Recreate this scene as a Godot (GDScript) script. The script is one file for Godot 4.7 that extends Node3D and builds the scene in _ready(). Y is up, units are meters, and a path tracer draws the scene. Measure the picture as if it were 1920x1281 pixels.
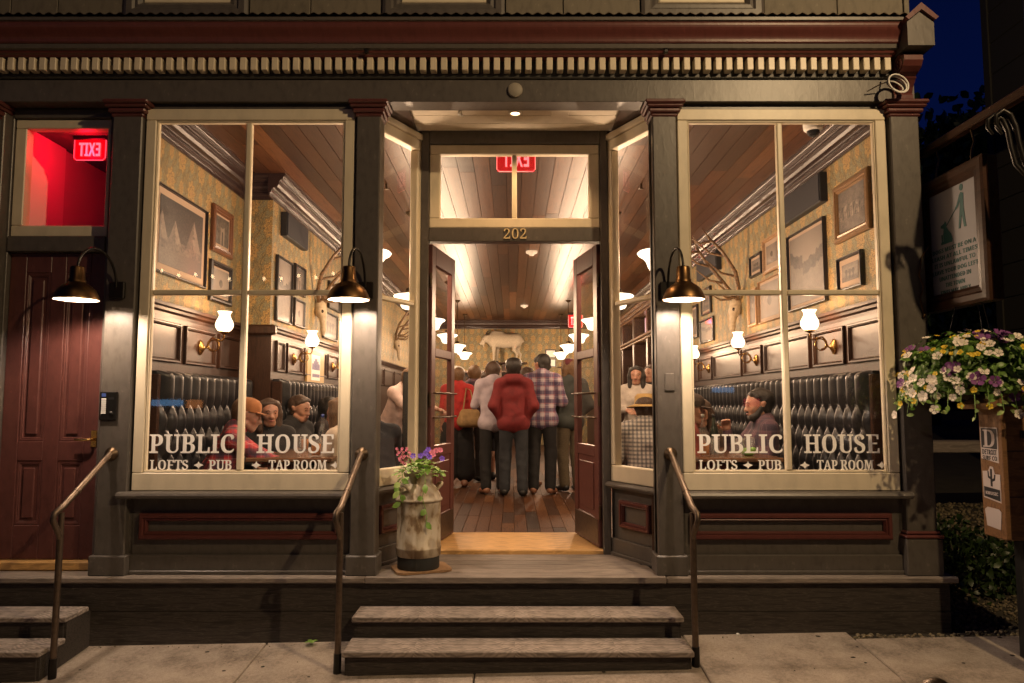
extends Node3D
# A corner pub with a timber shopfront at night.

const FLOOR := 0.545
var M := {}
var used := {}
var off := {}
var rng := RandomNumberGenerator.new()


func _ready() -> void:
	# camera
	var cam := Camera3D.new()
	cam.name = "camera"
	cam.position = Vector3(-0.02, 1.72, 5.3)
	cam.rotation_degrees = Vector3(4.72, 0, 0)
	cam.fov = 49.41
	cam.near = 0.05
	cam.far = 500.0
	add_child(cam)
	cam.current = true
	# night sky
	var sky_m := ProceduralSkyMaterial.new()
	sky_m.sky_top_color = lin(0.0004, 0.0014, 0.012)
	sky_m.sky_horizon_color = lin(0.0014, 0.006, 0.048)
	sky_m.sky_curve = 0.35
	sky_m.ground_bottom_color = lin(0.0008, 0.0008, 0.001)
	sky_m.ground_horizon_color = lin(0.001, 0.001, 0.0014)
	sky_m.sun_angle_max = 0.1
	var env := Environment.new()
	env.background_mode = Environment.BG_SKY
	env.sky = Sky.new()
	env.sky.sky_material = sky_m
	env.tonemap_mode = Environment.TONE_MAPPER_LINEAR
	env.tonemap_exposure = 1.0
	env.sdfgi_enabled = true
	env.ssao_enabled = true
	env.ssil_enabled = true
	var we := WorldEnvironment.new()
	we.name = "environment"
	we.environment = env
	add_child(we)
	# last glow of dusk and distant town light
	var dusk := DirectionalLight3D.new()
	dusk.name = "dusk"
	dusk.light_energy = 0.02
	dusk.light_color = Color(1.0, 0.82, 0.62)
	dusk.light_angular_distance = 20.0
	dusk.rotation_degrees = Vector3(-50, 20, 0)
	dusk.shadow_enabled = true
	dusk.sky_mode = DirectionalLight3D.SKY_MODE_LIGHT_ONLY
	add_child(dusk)
	rng.seed = 20202
	make_materials()
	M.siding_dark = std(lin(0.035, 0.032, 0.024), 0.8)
	build_facade()
	build_ground()
	build_room()
	build_outside()
	build_people()


func lin(r: float, g: float, b: float, a := 1.0) -> Color:
	var c := Color(r, g, b).linear_to_srgb()
	c.a = a
	return c


# ---------- shapes ----------
class B:
	var st := SurfaceTool.new()
	func _init():
		st.begin(Mesh.PRIMITIVE_TRIANGLES)
	func flat() -> B:
		st.set_smooth_group(-1)
		return self
	func smooth() -> B:
		st.set_smooth_group(0)
		return self
	func tri(a: Vector3, b: Vector3, c: Vector3) -> void:   # counter-clockwise seen from outside
		st.add_vertex(a); st.add_vertex(c); st.add_vertex(b)
	func quad(a: Vector3, b: Vector3, c: Vector3, d: Vector3) -> void:
		tri(a, b, c); tri(a, c, d)
	func uvquad(a: Vector3, b: Vector3, c: Vector3, d: Vector3) -> B:   # a lower left, b lower right, c upper right, d upper left
		st.set_smooth_group(-1)
		var p := [a, c, b, a, d, c]
		var u := [Vector2(0, 1), Vector2(1, 0), Vector2(1, 1), Vector2(0, 1), Vector2(0, 0), Vector2(1, 0)]
		for i in 6:
			st.set_uv(u[i]); st.add_vertex(p[i])
		return self
	func box(p0: Vector3, p1: Vector3, bev := 0.0, xf := Transform3D()) -> B:
		st.set_smooth_group(-1)
		var lo := Vector3(minf(p0.x, p1.x), minf(p0.y, p1.y), minf(p0.z, p1.z))
		var hi := Vector3(maxf(p0.x, p1.x), maxf(p0.y, p1.y), maxf(p0.z, p1.z))
		bev = minf(bev, 0.45 * minf(hi.x - lo.x, minf(hi.y - lo.y, hi.z - lo.z)))
		var c := (lo + hi) / 2.0
		var h := (hi - lo) / 2.0
		# v(axis, signs): the corner vertex lying on the face across that axis
		var v := func(ax: int, s: Vector3) -> Vector3:
			var q := Vector3(h.x - bev, h.y - bev, h.z - bev)
			q[ax] = h[ax]
			return xf * (c + q * s)
		for ax in 3:
			var u := (ax + 1) % 3
			var w := (ax + 2) % 3
			for sg in [-1.0, 1.0]:
				var s := []
				for k in [[-1, -1], [1, -1], [1, 1], [-1, 1]]:
					var q := Vector3.ZERO
					q[ax] = sg; q[u] = k[0]; q[w] = k[1]
					s.append(v.call(ax, q))
				if sg > 0: quad(s[0], s[1], s[2], s[3])
				else: quad(s[3], s[2], s[1], s[0])
		if bev <= 0.0:
			return self
		for ax in 3:      # edges along ax
			var u := (ax + 1) % 3
			var w := (ax + 2) % 3
			for su in [-1.0, 1.0]:
				for sw in [-1.0, 1.0]:
					var q0 := Vector3.ZERO
					q0[ax] = -1; q0[u] = su; q0[w] = sw
					var q1 := q0
					q1[ax] = 1
					var a: Vector3 = v.call(u, q0)
					var b: Vector3 = v.call(w, q0)
					var cc: Vector3 = v.call(w, q1)
					var d: Vector3 = v.call(u, q1)
					if su * sw > 0: quad(b, cc, d, a) if false else quad(a, b, cc, d)
					else: quad(d, cc, b, a)
		for sx in [-1.0, 1.0]:
			for sy in [-1.0, 1.0]:
				for sz in [-1.0, 1.0]:
					var s := Vector3(sx, sy, sz)
					var a: Vector3 = v.call(0, s)
					var b: Vector3 = v.call(1, s)
					var d: Vector3 = v.call(2, s)
					if sx * sy * sz > 0: tri(a, b, d)
					else: tri(a, d, b)
		return self
	func tube(pts: Array, radii: Array, sides := 8, caps := true) -> B:
		st.set_smooth_group(0)
		var n := pts.size()
		var rings := []
		var up := Vector3.UP
		for i in n:
			var t: Vector3 = (pts[mini(i + 1, n - 1)] - pts[maxi(i - 1, 0)]).normalized()
			if i == 0:
				up = t.cross(Vector3(0.31, 0.2, 0.93)).normalized()
			up = (up - t * up.dot(t)).normalized()
			var side := t.cross(up)
			var r: float = radii[i] if i < radii.size() else radii[-1]
			var ring := []
			for k in sides:
				var a := TAU * k / sides
				ring.append(pts[i] + (up * cos(a) + side * sin(a)) * r)
			rings.append(ring)
		for i in n - 1:
			for k in sides:
				var k2 := (k + 1) % sides
				quad(rings[i][k], rings[i][k2], rings[i + 1][k2], rings[i + 1][k])
		if caps:
			st.set_smooth_group(-1)
			for k in sides:
				tri(pts[0], rings[0][(k + 1) % sides], rings[0][k])
				tri(pts[n - 1], rings[n - 1][k], rings[n - 1][(k + 1) % sides])
			st.set_smooth_group(0)
		return self
	func lathe(prof: Array, seg := 20, at := Vector3.ZERO, xf := Transform3D(), sm := true) -> B:
		st.set_smooth_group(0 if sm else -1)
		for i in prof.size() - 1:
			var a: Vector2 = prof[i]
			var b: Vector2 = prof[i + 1]
			for k in seg:
				var t0 := TAU * k / seg
				var t1 := TAU * (k + 1) / seg
				var p := func(q: Vector2, t: float) -> Vector3: return xf * (at + Vector3(q.x * sin(t), q.y, q.x * cos(t)))
				if a.x < 1e-6: tri(p.call(a, t0), p.call(b, t1), p.call(b, t0))
				elif b.x < 1e-6: tri(p.call(a, t0), p.call(a, t1), p.call(b, t0))
				else: quad(p.call(a, t0), p.call(a, t1), p.call(b, t1), p.call(b, t0))
		return self
	func ball(c: Vector3, r: Vector3, seg := 12) -> B:
		var prof := []
		var m := seg / 2
		for i in m + 1:
			var t := PI * i / m - PI / 2
			prof.append(Vector2(cos(t) if i > 0 and i < m else 0.0, sin(t)))
		return lathe(prof, seg, Vector3.ZERO, Transform3D(Basis.from_scale(r), c))
	func prism(poly: Array, depth: float, xf := Transform3D(), sm := false) -> B:   # polygon in x,y (counter-clockwise), from z=0 to z=depth
		st.set_smooth_group(-1)
		var pv := PackedVector2Array(poly)
		if Geometry2D.is_polygon_clockwise(pv):
			pv.reverse()
		var ix := Geometry2D.triangulate_polygon(pv)
		var n := pv.size()
		for i in range(0, ix.size(), 3):
			var a := pv[ix[i]]
			var b := pv[ix[i + 1]]
			var c := pv[ix[i + 2]]
			if (b - a).cross(c - a) < 0:
				var t := b
				b = c
				c = t
			tri(xf * Vector3(a.x, a.y, depth), xf * Vector3(b.x, b.y, depth), xf * Vector3(c.x, c.y, depth))
			tri(xf * Vector3(a.x, a.y, 0), xf * Vector3(c.x, c.y, 0), xf * Vector3(b.x, b.y, 0))
		if sm: st.set_smooth_group(1)
		for i in n:
			var a := pv[i]
			var b := pv[(i + 1) % n]
			quad(xf * Vector3(a.x, a.y, 0), xf * Vector3(b.x, b.y, 0), xf * Vector3(b.x, b.y, depth), xf * Vector3(a.x, a.y, depth))
		st.set_smooth_group(-1)
		return self
	func mesh() -> ArrayMesh:
		st.generate_normals()
		return st.commit()


# extrude along x: polygon given as (z, y)
func along_x(b: B, zy: Array, x0: float, x1: float) -> B:
	return b.prism(zy, x1 - x0, Transform3D(Basis(Vector3(0, 0, 1), Vector3(0, 1, 0), Vector3(1, 0, 0)), Vector3(x0, 0, 0)))


# extrude along z: polygon given as (x, y)
func along_z(b: B, xy: Array, z0: float, z1: float) -> B:
	return b.prism(xy, z1 - z0, Transform3D(Basis(), Vector3(0, 0, z0)))


# rectangular moulding frame in the plane whose axes are u and v; w is the outward direction
func frame_loop(b: B, o: Vector3, u: Vector3, v: Vector3, w: Vector3, su: float, sv: float, wd: float, dp: float) -> B:
	# o lower-left outer corner; mitred, with a sloping inner half
	b.flat()
	var P := func(a: float, c: float, h: float) -> Vector3: return o + u * a + v * c + w * h
	var rings := [[0.0, 0.0], [0.0, dp * 0.75], [wd * 0.18, dp], [wd * 0.5, dp], [wd * 0.62, dp * 0.7], [wd * 0.8, dp * 0.8], [wd, dp * 0.3], [wd, 0.0]]
	for i in rings.size() - 1:
		var r0: Array = rings[i]
		var r1: Array = rings[i + 1]
		var c0 := [P.call(r0[0], r0[0], r0[1]), P.call(su - r0[0], r0[0], r0[1]), P.call(su - r0[0], sv - r0[0], r0[1]), P.call(r0[0], sv - r0[0], r0[1])]
		var c1 := [P.call(r1[0], r1[0], r1[1]), P.call(su - r1[0], r1[0], r1[1]), P.call(su - r1[0], sv - r1[0], r1[1]), P.call(r1[0], sv - r1[0], r1[1])]
		for k in 4:
			b.quad(c0[k], c0[(k + 1) % 4], c1[(k + 1) % 4], c1[k])
	return b


# ---------- objects ----------
func numbered(called: String) -> String:
	if not used.has(called):
		used[called] = 0
		return called
	used[called] += 1
	return "%s_%03d" % [called, used[called]]


func put(o: Node3D, parent: Node) -> Node3D:
	parent.add_child(o, true)
	return o


func part(called: String, shape, m: Material, parent: Node3D, label := "") -> MeshInstance3D:
	var o := MeshInstance3D.new()
	o.mesh = shape.mesh() if shape is B else shape
	o.material_override = m
	var n := called
	var i := 0
	while parent.has_node(n):
		i += 1
		n = "%s_%03d" % [called, i]
	o.name = n
	parent.add_child(o)
	if off.has(parent):
		o.position = -off[parent]
	if label: o.set_meta("label", label)
	return o


func tag(o: Node, label: String, category: String, group := "") -> Node:
	o.set_meta("label", label)
	o.set_meta("category", category)
	if group: o.set_meta("group", group)
	return o


func thing(called: String, label: String, category: String, at := Vector3.ZERO, turn := 0.0, group := "") -> Node3D:
	var o := Node3D.new()
	o.name = numbered(called)
	add_child(o)
	o.position = at
	o.rotation.y = turn
	tag(o, label, category, group)
	return o


# a thing whose parts are given in world coordinates
func wthing(called: String, label: String, category: String, at: Vector3, group := "") -> Node3D:
	var o := thing(called, label, category, at, 0.0, group)
	off[o] = at
	return o


func solo(called: String, shape, m: Material, label: String, category: String, group := "", at := Vector3.ZERO) -> MeshInstance3D:
	var o := MeshInstance3D.new()
	o.mesh = shape.mesh() if shape is B else shape
	o.material_override = m
	o.name = numbered(called)
	add_child(o)
	o.position = at
	tag(o, label, category, group)
	return o


func struct(called: String, shape, m: Material, parent: Node = null) -> MeshInstance3D:
	var o := MeshInstance3D.new()
	o.mesh = shape.mesh() if shape is B else shape
	o.material_override = m
	o.name = numbered(called)
	(parent if parent else self).add_child(o)
	if parent == null: o.set_meta("kind", "structure")
	return o


func dup(root: Node3D, at: Vector3, turn: float, label: String) -> Node3D:
	var base := str(root.name)
	if base.length() > 4 and base[base.length() - 4] == "_" and base.right(3).is_valid_int(): base = base.left(-4)
	var r: Node3D = root.duplicate()
	r.name = numbered(base)
	add_child(r)
	r.position = at
	r.rotation.y = turn
	r.set_meta("label", label)
	return r


func omni(at: Vector3, energy: float, col: Color, parent: Node3D, size := 0.03, rad := 25.0) -> OmniLight3D:
	var l := OmniLight3D.new()
	l.name = "bulb_light"
	l.position = at
	l.light_energy = energy
	l.light_color = col
	l.light_size = size
	l.omni_range = rad
	l.omni_attenuation = 2.0
	l.shadow_enabled = true
	parent.add_child(l, true)
	return l


func letters(s: String, w: float, h: float, font: Font, m: Material, parent: Node3D, at: Vector3, turn := 0.0, depth := 0.002, called := "lettering") -> MeshInstance3D:
	# at: the middle of the lettering's lower edge
	var t := TextMesh.new()
	t.text = s
	t.font = font
	t.font_size = 48
	t.pixel_size = 0.01
	t.depth = 0.01
	t.curve_step = 1.0
	var bb := t.get_aabb()
	var o := part(called, t, m, parent)
	var sc := Vector3(w / bb.size.x, h / bb.size.y, depth / 0.01)
	var bas := Basis(Vector3.UP, turn)
	o.transform = Transform3D(bas * Basis.from_scale(sc), o.position + at - bas * (Vector3(bb.get_center().x, bb.position.y, bb.get_center().z) * sc))
	return o


# ---------- materials ----------
func noise(seed_: int, freq: float, octaves := 4, type := FastNoiseLite.TYPE_SIMPLEX_SMOOTH) -> FastNoiseLite:
	var n := FastNoiseLite.new()
	n.seed = seed_
	n.frequency = freq
	n.noise_type = type
	n.fractal_octaves = octaves
	return n


func ntex(n: FastNoiseLite, stops: Array, size := 512) -> NoiseTexture2D:
	var t := NoiseTexture2D.new()
	t.width = size
	t.height = size
	t.seamless = true
	t.noise = n
	var g := Gradient.new()
	var offs := PackedFloat32Array()
	var cols := PackedColorArray()
	for s in stops:
		offs.append(s[0])
		var v: float = s[1]
		cols.append(lin(v, v, v))
	g.offsets = offs
	g.colors = cols
	t.color_ramp = g
	return t


func ctex(n: FastNoiseLite, stops: Array, size := 512) -> NoiseTexture2D:
	var t := ntex(n, [[0.0, 0.0], [1.0, 1.0]], size)
	var g := Gradient.new()
	var offs := PackedFloat32Array()
	var cols := PackedColorArray()
	for s in stops:
		offs.append(s[0])
		cols.append(lin(s[1], s[2], s[3]))
	g.offsets = offs
	g.colors = cols
	t.color_ramp = g
	return t


func std(col: Color, rough := 0.6, metal := 0.0) -> StandardMaterial3D:
	var m := StandardMaterial3D.new()
	m.albedo_color = col
	m.roughness = rough
	m.metallic = metal
	return m


func tri3(m: StandardMaterial3D, tex: Texture2D, sc: Vector3, world := false) -> StandardMaterial3D:
	m.albedo_texture = tex
	m.uv1_triplanar = true
	m.uv1_world_triplanar = world
	m.uv1_scale = sc
	return m


func bump(m: StandardMaterial3D, tex: Texture2D, cm: float) -> StandardMaterial3D:
	m.heightmap_enabled = true
	m.heightmap_texture = tex
	m.heightmap_scale = cm
	return m


func glow(col: Color, e: float) -> StandardMaterial3D:
	var m := std(Color(0.9, 0.88, 0.84), 0.4)
	m.emission_enabled = true
	m.emission = col
	m.emission_energy_multiplier = e
	return m


func pane_mat(alpha := 0.06) -> StandardMaterial3D:
	var m := std(Color(0.9, 0.95, 0.93, alpha), 0.02)
	m.transparency = BaseMaterial3D.TRANSPARENCY_ALPHA
	return m


func img_tex(w: int, h: int, f: Callable) -> ImageTexture:
	var im := Image.create(w, h, false, Image.FORMAT_RGB8)
	for y in h:
		for x in w:
			im.set_pixel(x, y, f.call(x, y))
	return ImageTexture.create_from_image(im)


func plaid(base: Color, a: Color, b: Color, line: Color) -> ImageTexture:
	return img_tex(64, 64, func(x: int, y: int) -> Color:
		var c := base
		if x < 30: c = c.lerp(a, 0.62)
		if y < 30: c = c.lerp(a, 0.62)
		if x >= 26 and x < 36: c = c.lerp(b, 0.3)
		if y >= 26 and y < 36: c = c.lerp(b, 0.3)
		if x == 45 or x == 46 or y == 45 or y == 46: c = c.lerp(line, 0.6)
		if (x + y) % 2 == 0: c = c.darkened(0.06)
		return c)


func make_wallpaper() -> ImageTexture:
	var nz := noise(5, 0.055, 3)
	var nz2 := noise(6, 0.16, 2)
	var gold := lin(0.46, 0.285, 0.095)
	var gold2 := lin(0.30, 0.185, 0.065)
	var olive := lin(0.20, 0.175, 0.085)
	var teal := lin(0.135, 0.15, 0.115)
	var dark := lin(0.07, 0.062, 0.038)
	return img_tex(320, 320, func(x: int, y: int) -> Color:
		var u := x / 320.0
		var v := y / 320.0
		var n := nz.get_noise_2d(x, y)
		var m := nz2.get_noise_2d(x, y)
		var c := teal.lerp(olive, clampf(0.5 + n * 1.6, 0, 1))
		# scrolling leaves filling the ground
		for s in 3:
			var su := absf(fposmod(u + s * 0.333, 1.0) - 0.5)
			var path := 0.25 + 0.16 * sin(TAU * v + s * 2.1)
			var d := absf(su - path)
			var leaf := absf(sin(TAU * 3.0 * v + s * 1.3)) * 0.075 + 0.012
			if d < leaf:
				c = gold2.lerp(olive, clampf(0.4 + 1.8 * m, 0, 1))
				if fposmod(d * 60.0 + v * 40.0, 1.0) < 0.35: c = c.lerp(dark, 0.45)
			if d < 0.012: c = dark
			if absf(d - leaf) < 0.007: c = dark
		# blooms
		for k in 4:
			var cu: float = [0.0, 0.5, 0.0, 0.5][k]
			var cv: float = [0.12, 0.62, 0.62, 0.12][k]
			var R: float = [0.23, 0.23, 0.13, 0.13][k]
			var du := fposmod(u - cu + 0.5, 1.0) - 0.5
			var dv := fposmod(v - cv + 0.5, 1.0) - 0.5
			var r := Vector2(du * 1.1, dv * 0.85).length()
			var th := atan2(dv, du)
			var lobe := R * (0.86 + 0.14 * cos(th * 9.0 + k))
			if r < lobe:
				var t := r / lobe
				c = gold.lerp(gold2, clampf(absf(sin(th * 9.0 + t * 5.0)) * 0.8 + m, 0, 1))
				if absf(t - 0.5) < 0.06 or t > 0.94: c = dark.lerp(gold2, 0.4)
				if t < 0.22: c = lin(0.30, 0.17, 0.07)
		c = c.lerp(lin(0.27, 0.195, 0.09), 0.30)
		var sp := clampf(1.0 + m * 1.0, 0.55, 1.5)
		return Color(c.r * sp, c.g * sp, c.b * sp))


func photo(kind: int, seed_: int) -> ImageTexture:
	var nz := noise(seed_, 0.035, 6)
	var nf := noise(seed_ + 100, 0.13, 4)
	var w := 128
	var h := 128
	var sep := func(t: float) -> Color: return lin(t * 0.30, t * 0.24, t * 0.195)
	return img_tex(w, h, func(x: int, y: int) -> Color:
		var u := float(x) / w
		var v := 1.0 - float(y) / h
		var n := nz.get_noise_2d(x, y) + 0.7 * nf.get_noise_2d(x, y)
		var t := 0.3
		if kind == 0:      # tents under dark trees by water
			t = 0.06 + 0.1 * absf(n)
			if v < 0.42: t = 0.35 + 0.35 * n
			if v < 0.25: t = 0.25 + 0.3 * absf(sin(v * 60.0 + n * 4.0)) * u
			for q in [[0.22, 0.17, 0.86], [0.66, 0.13, 0.72], [0.95, 0.12, 0.8]]:
				var half: float = q[1] * (q[2] - v) / (q[2] - 0.42)
				if v > 0.38 + 0.05 * n and v < q[2] and absf(u - q[0]) < half: t = (0.72 if u < q[0] + 0.03 * n else 0.42) + 0.25 * n - 0.2 * (q[2] - v)
		elif kind == 1:    # mountain and open slope
			var ridge := 0.72 - 0.25 * u + 0.07 * nz.get_noise_1d(x * 2.0) if u < 0.6 else 0.5 + 0.3 * u + 0.06 * nz.get_noise_1d(x * 2.0)
			t = 0.85 - 0.1 * v
			if v < ridge: t = 0.2 + 0.2 * n
			if v < ridge - 0.18: t = 0.55 + 0.15 * n
		elif kind == 2:    # standing figures
			t = 0.6 + 0.2 * n
			if v < 0.3: t = 0.35 + 0.2 * n
			for q in [0.3, 0.5, 0.72]:
				if absf(u - q + 0.03 * n) < 0.06 + 0.03 * sin(v * 14.0) and v > 0.12 and v < 0.68: t = 0.14 + 0.2 * n
				if Vector2(u - q, v - 0.74).length() < 0.055: t = 0.7
		elif kind == 3:    # crowd on a hill
			t = 0.42 + 0.25 * n
			if v > 0.3 and v < 0.62 and fposmod(u * 9.0 + v * 3.0, 1.0) < 0.5 and n > -0.1: t = 0.9 if fposmod(u * 4.5, 1.0) < 0.5 else 0.1
		elif kind == 4:    # pale paper with a small vignette
			t = 0.8 + 0.05 * n
			if Vector2((u - 0.5) * 1.4, v - 0.5).length() < 0.16 + 0.05 * n: t = 0.2 + 0.2 * n
		else:              # arched rock
			t = 0.7 + 0.1 * n
			if absf(u - 0.5) > 0.16 or v > 0.7 + 0.08 * sin(u * 9.0): t = 0.22 + 0.25 * n
			if absf(u - 0.5) < 0.05 and v < 0.5: t = 0.08
		t *= 1.0 - 0.55 * Vector2(u - 0.5, v - 0.5).length_squared() * 2.0
		t += 0.10 * nf.get_noise_2d(x * 2.0, y * 2.0)
		return sep.call(clampf(t, 0.02, 1.0)))


func make_materials() -> void:
	var grain := ntex(noise(11, 0.012, 5), [[0.0, 0.45], [0.35, 0.7], [0.5, 1.0], [0.62, 0.75], [1.0, 0.95]])
	var grain_hi := ntex(noise(12, 0.02, 4), [[0.0, 0.25], [0.42, 0.55], [0.5, 1.0], [0.56, 0.5], [1.0, 0.9]])
	var mott := ntex(noise(13, 0.008, 5), [[0.0, 0.55], [0.5, 0.85], [1.0, 1.0]])
	var fine := ntex(noise(14, 0.05, 3), [[0.0, 0.3], [1.0, 1.0]])
	var rust := ntex(noise(15, 0.01, 5), [[0.0, 0.18], [0.42, 0.45], [0.55, 0.9], [1.0, 1.0]])
	M.grain = grain; M.mott = mott; M.fine = fine; M.grain_hi = grain_hi
	# old paint: streaks, grime and a few small chips
	var coat := ntex(noise(61, 0.014, 6), [[0.0, 0.46], [0.25, 0.56], [0.42, 0.62], [0.6, 0.65], [0.82, 0.65], [0.845, 0.84], [1.0, 0.88]], 1024)
	var clean := ntex(noise(62, 0.012, 5), [[0.0, 0.56], [0.3, 0.63], [0.6, 0.67], [1.0, 0.68]], 512)
	var paint := func(c: Color, r := 0.45) -> StandardMaterial3D:
		var m: StandardMaterial3D = tri3(std((c.srgb_to_linear() * 1.5).linear_to_srgb(), r), coat, Vector3(1.1, 0.55, 1.1), true)
		m.albedo_color.a = 1.0
		return bump(m, grain, 0.16)
	M.trim = paint.call(lin(0.100, 0.088, 0.076), 0.38)
	M.trim_dark = paint.call(lin(0.045, 0.043, 0.036), 0.5)
	M.maroon = paint.call(lin(0.118, 0.036, 0.031), 0.34)
	M.door_red = paint.call(lin(0.103, 0.036, 0.030), 0.36)
	M.cream = paint.call(lin(0.66, 0.58, 0.43), 0.4)
	M.cream.albedo_texture = clean
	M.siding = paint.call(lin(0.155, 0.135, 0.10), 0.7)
	M.porch_white = paint.call(lin(0.62, 0.55, 0.44), 0.5)
	M.porch_white.albedo_texture = clean
	M.deck = bump(tri3(std(lin(0.24, 0.20, 0.17), 0.75), grain, Vector3(0.35, 3.0, 5.0)), grain, 0.2)
	M.deck2 = bump(tri3(std(lin(0.27, 0.225, 0.19), 0.75), grain, Vector3(0.4, 3.0, 4.0)), grain, 0.2)
	M.base_board = bump(tri3(std(lin(0.075, 0.062, 0.052), 0.8), grain_hi, Vector3(0.35, 4.0, 4.0)), grain_hi, 0.2)
	M.tread = bump(tri3(std(lin(0.46, 0.39, 0.34), 0.85), sawn_tex(), Vector3(1.6, 1.6, 1.6)), M.sawn, 0.25)
	M.concrete = bump(tri3(std(lin(0.47, 0.40, 0.335), 0.85), concrete_tex(), Vector3(0.45, 0.45, 0.45), true), fine, 0.15)
	M.soil = tri3(std(lin(0.05, 0.042, 0.03), 0.95), mott, Vector3(0.6, 0.6, 0.6), true)
	M.road = tri3(std(lin(0.05, 0.05, 0.05), 0.9), fine, Vector3(0.5, 0.5, 0.5), true)
	M.pebble = tri3(std(lin(0.20, 0.17, 0.115), 0.9), mott, Vector3(6, 6, 6))
	M.pebble.vertex_color_use_as_albedo = true
	M.brass = tri3(std(lin(0.20, 0.115, 0.05), 0.34, 1.0), mott, Vector3(3, 3, 3))
	M.brass_bright = std(lin(0.75, 0.48, 0.17), 0.22, 1.0)
	M.bronze = tri3(std(lin(0.11, 0.075, 0.045), 0.4, 0.9), mott, Vector3(5, 5, 5))
	M.pipe = tri3(std(lin(0.17, 0.125, 0.09), 0.42, 0.8), mott, Vector3(4, 4, 4))
	M.number_gold = std(lin(0.62, 0.50, 0.28), 0.35)
	M.black = std(lin(0.012, 0.012, 0.012), 0.5)
	M.black_metal = std(lin(0.02, 0.018, 0.016), 0.35, 0.6)
	M.steel = std(lin(0.5, 0.48, 0.46), 0.3, 1.0)
	M.liner = std(lin(0.42, 0.38, 0.32), 0.6)
	M.glass = pane_mat(0.004)
	M.white_vinyl = std(lin(0.92, 0.90, 0.87), 0.7)
	M.white = std(lin(0.75, 0.74, 0.70), 0.5)
	M.yellow_wood = tri3(std(lin(0.62, 0.36, 0.13), 0.5), grain, Vector3(0.6, 3, 5))
	M.ply = tri3(std(lin(0.36, 0.21, 0.10), 0.6), grain, Vector3(1, 3, 6))
	M.ceil = []
	for c in [[0.105, 0.042, 0.017], [0.062, 0.026, 0.011], [0.145, 0.060, 0.024], [0.084, 0.036, 0.016], [0.046, 0.021, 0.011]]:
		var m := tri3(std(lin(c[0], c[1], c[2]), 0.36), grain, Vector3(3.5, 3.5, 0.3))
		m.roughness = 0.34
		m.metallic_specular = 0.27
		M.ceil.append(bump(m, grain, 0.08))
	M.planks = []
	for c in [[0.135, 0.056, 0.024], [0.045, 0.022, 0.013], [0.17, 0.076, 0.034], [0.075, 0.036, 0.021], [0.11, 0.048, 0.024]]:
		M.planks.append(bump(tri3(std(lin(c[0], c[1], c[2]), 0.5), grain_hi, Vector3(4, 4, 0.5)), grain, 0.1))
		M.planks[-1].metallic_specular = 0.3
	M.dark_wood = tri3(std(lin(0.048, 0.021, 0.012), 0.34), grain, Vector3(3, 3, 0.5), true)
	M.dark_wood_v = tri3(std(lin(0.048, 0.022, 0.013), 0.38), grain, Vector3(3, 0.5, 3), true)
	M.panel_wood = tri3(std(lin(0.048, 0.022, 0.013), 0.36), grain, Vector3(3, 0.6, 3), true)
	M.table = tri3(std(lin(0.13, 0.062, 0.032), 0.25), grain, Vector3(3, 3, 0.6), true)
	M.crown = std(lin(0.038, 0.022, 0.018), 0.26)
	M.leather = bump(tri3(std(lin(0.020, 0.019, 0.022), 0.33), mott, Vector3(3, 3, 3)), fine, 0.04)
	M.wallpaper = tri3(std(Color.WHITE, 0.65), make_wallpaper(), Vector3(2.6, 2.1, 2.6), true)
	M.wall_plain = std(lin(0.10, 0.075, 0.055), 0.8)
	M.red_wall = std(lin(0.55, 0.50, 0.48), 0.7)
	M.bone = tri3(std(lin(0.50, 0.40, 0.27), 0.6), mott, Vector3(4, 4, 4))
	M.antler = tri3(std(lin(0.22, 0.13, 0.065), 0.5), rust, Vector3(6, 6, 6))
	M.goat = bump(tri3(std(lin(0.66, 0.56, 0.42), 0.95), fine, Vector3(2, 2, 2)), fine, 1.0)
	M.can = tri3(std(Color.WHITE, 0.55, 0.15), ctex(noise(31, 0.011, 5), [[0.0, 0.07, 0.04, 0.02], [0.36, 0.20, 0.13, 0.065], [0.46, 0.40, 0.33, 0.22], [0.6, 0.52, 0.46, 0.35], [1.0, 0.56, 0.51, 0.42]]), Vector3(1.5, 0.8, 1.5))
	M.can_dark = std(lin(0.025, 0.028, 0.027), 0.6)
	var leaf := std(lin(0.17, 0.30, 0.055), 0.45)
	leaf.backlight_enabled = true
	leaf.backlight = Color(0.25, 0.4, 0.1)
	M.leaf = leaf
	M.leaf_pale = leaf.duplicate()
	M.leaf_pale.albedo_color = lin(0.34, 0.46, 0.14)
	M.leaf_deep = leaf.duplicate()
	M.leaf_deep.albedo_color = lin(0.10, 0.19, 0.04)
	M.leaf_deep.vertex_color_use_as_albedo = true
	M.petal_white = std(lin(0.80, 0.72, 0.62), 0.6)
	M.petal_yellow = std(lin(0.75, 0.52, 0.03), 0.6)
	M.petal_purple = std(lin(0.18, 0.05, 0.20), 0.6)
	M.petal_violet = std(lin(0.14, 0.06, 0.50), 0.6)
	M.petal_pink = std(lin(0.60, 0.16, 0.24), 0.6)
	M.opal = glow(Color(1.0, 0.93, 0.82), 2.4)
	M.opal_sconce = glow(Color(1.0, 0.88, 0.72), 3.2)
	M.bulb = glow(Color(1.0, 0.80, 0.58), 9.0)
	M.string_bulb = glow(Color(1.0, 0.86, 0.66), 22.0)
	M.shop_glow = [glow(Color(0.45, 0.75, 1.0), 3.5), glow(Color(1.0, 0.6, 0.3), 3.5), glow(Color(1.0, 0.25, 0.3), 2.5), glow(Color(1.0, 0.8, 0.55), 0.9)]
	M.exit_panel = std(Color(0.85, 0.02, 0.10, 0.55), 0.3)
	M.exit_panel.transparency = BaseMaterial3D.TRANSPARENCY_ALPHA
	M.exit_panel.emission_enabled = true
	M.exit_panel.emission = Color(0.75, 0.0, 0.07)
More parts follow.
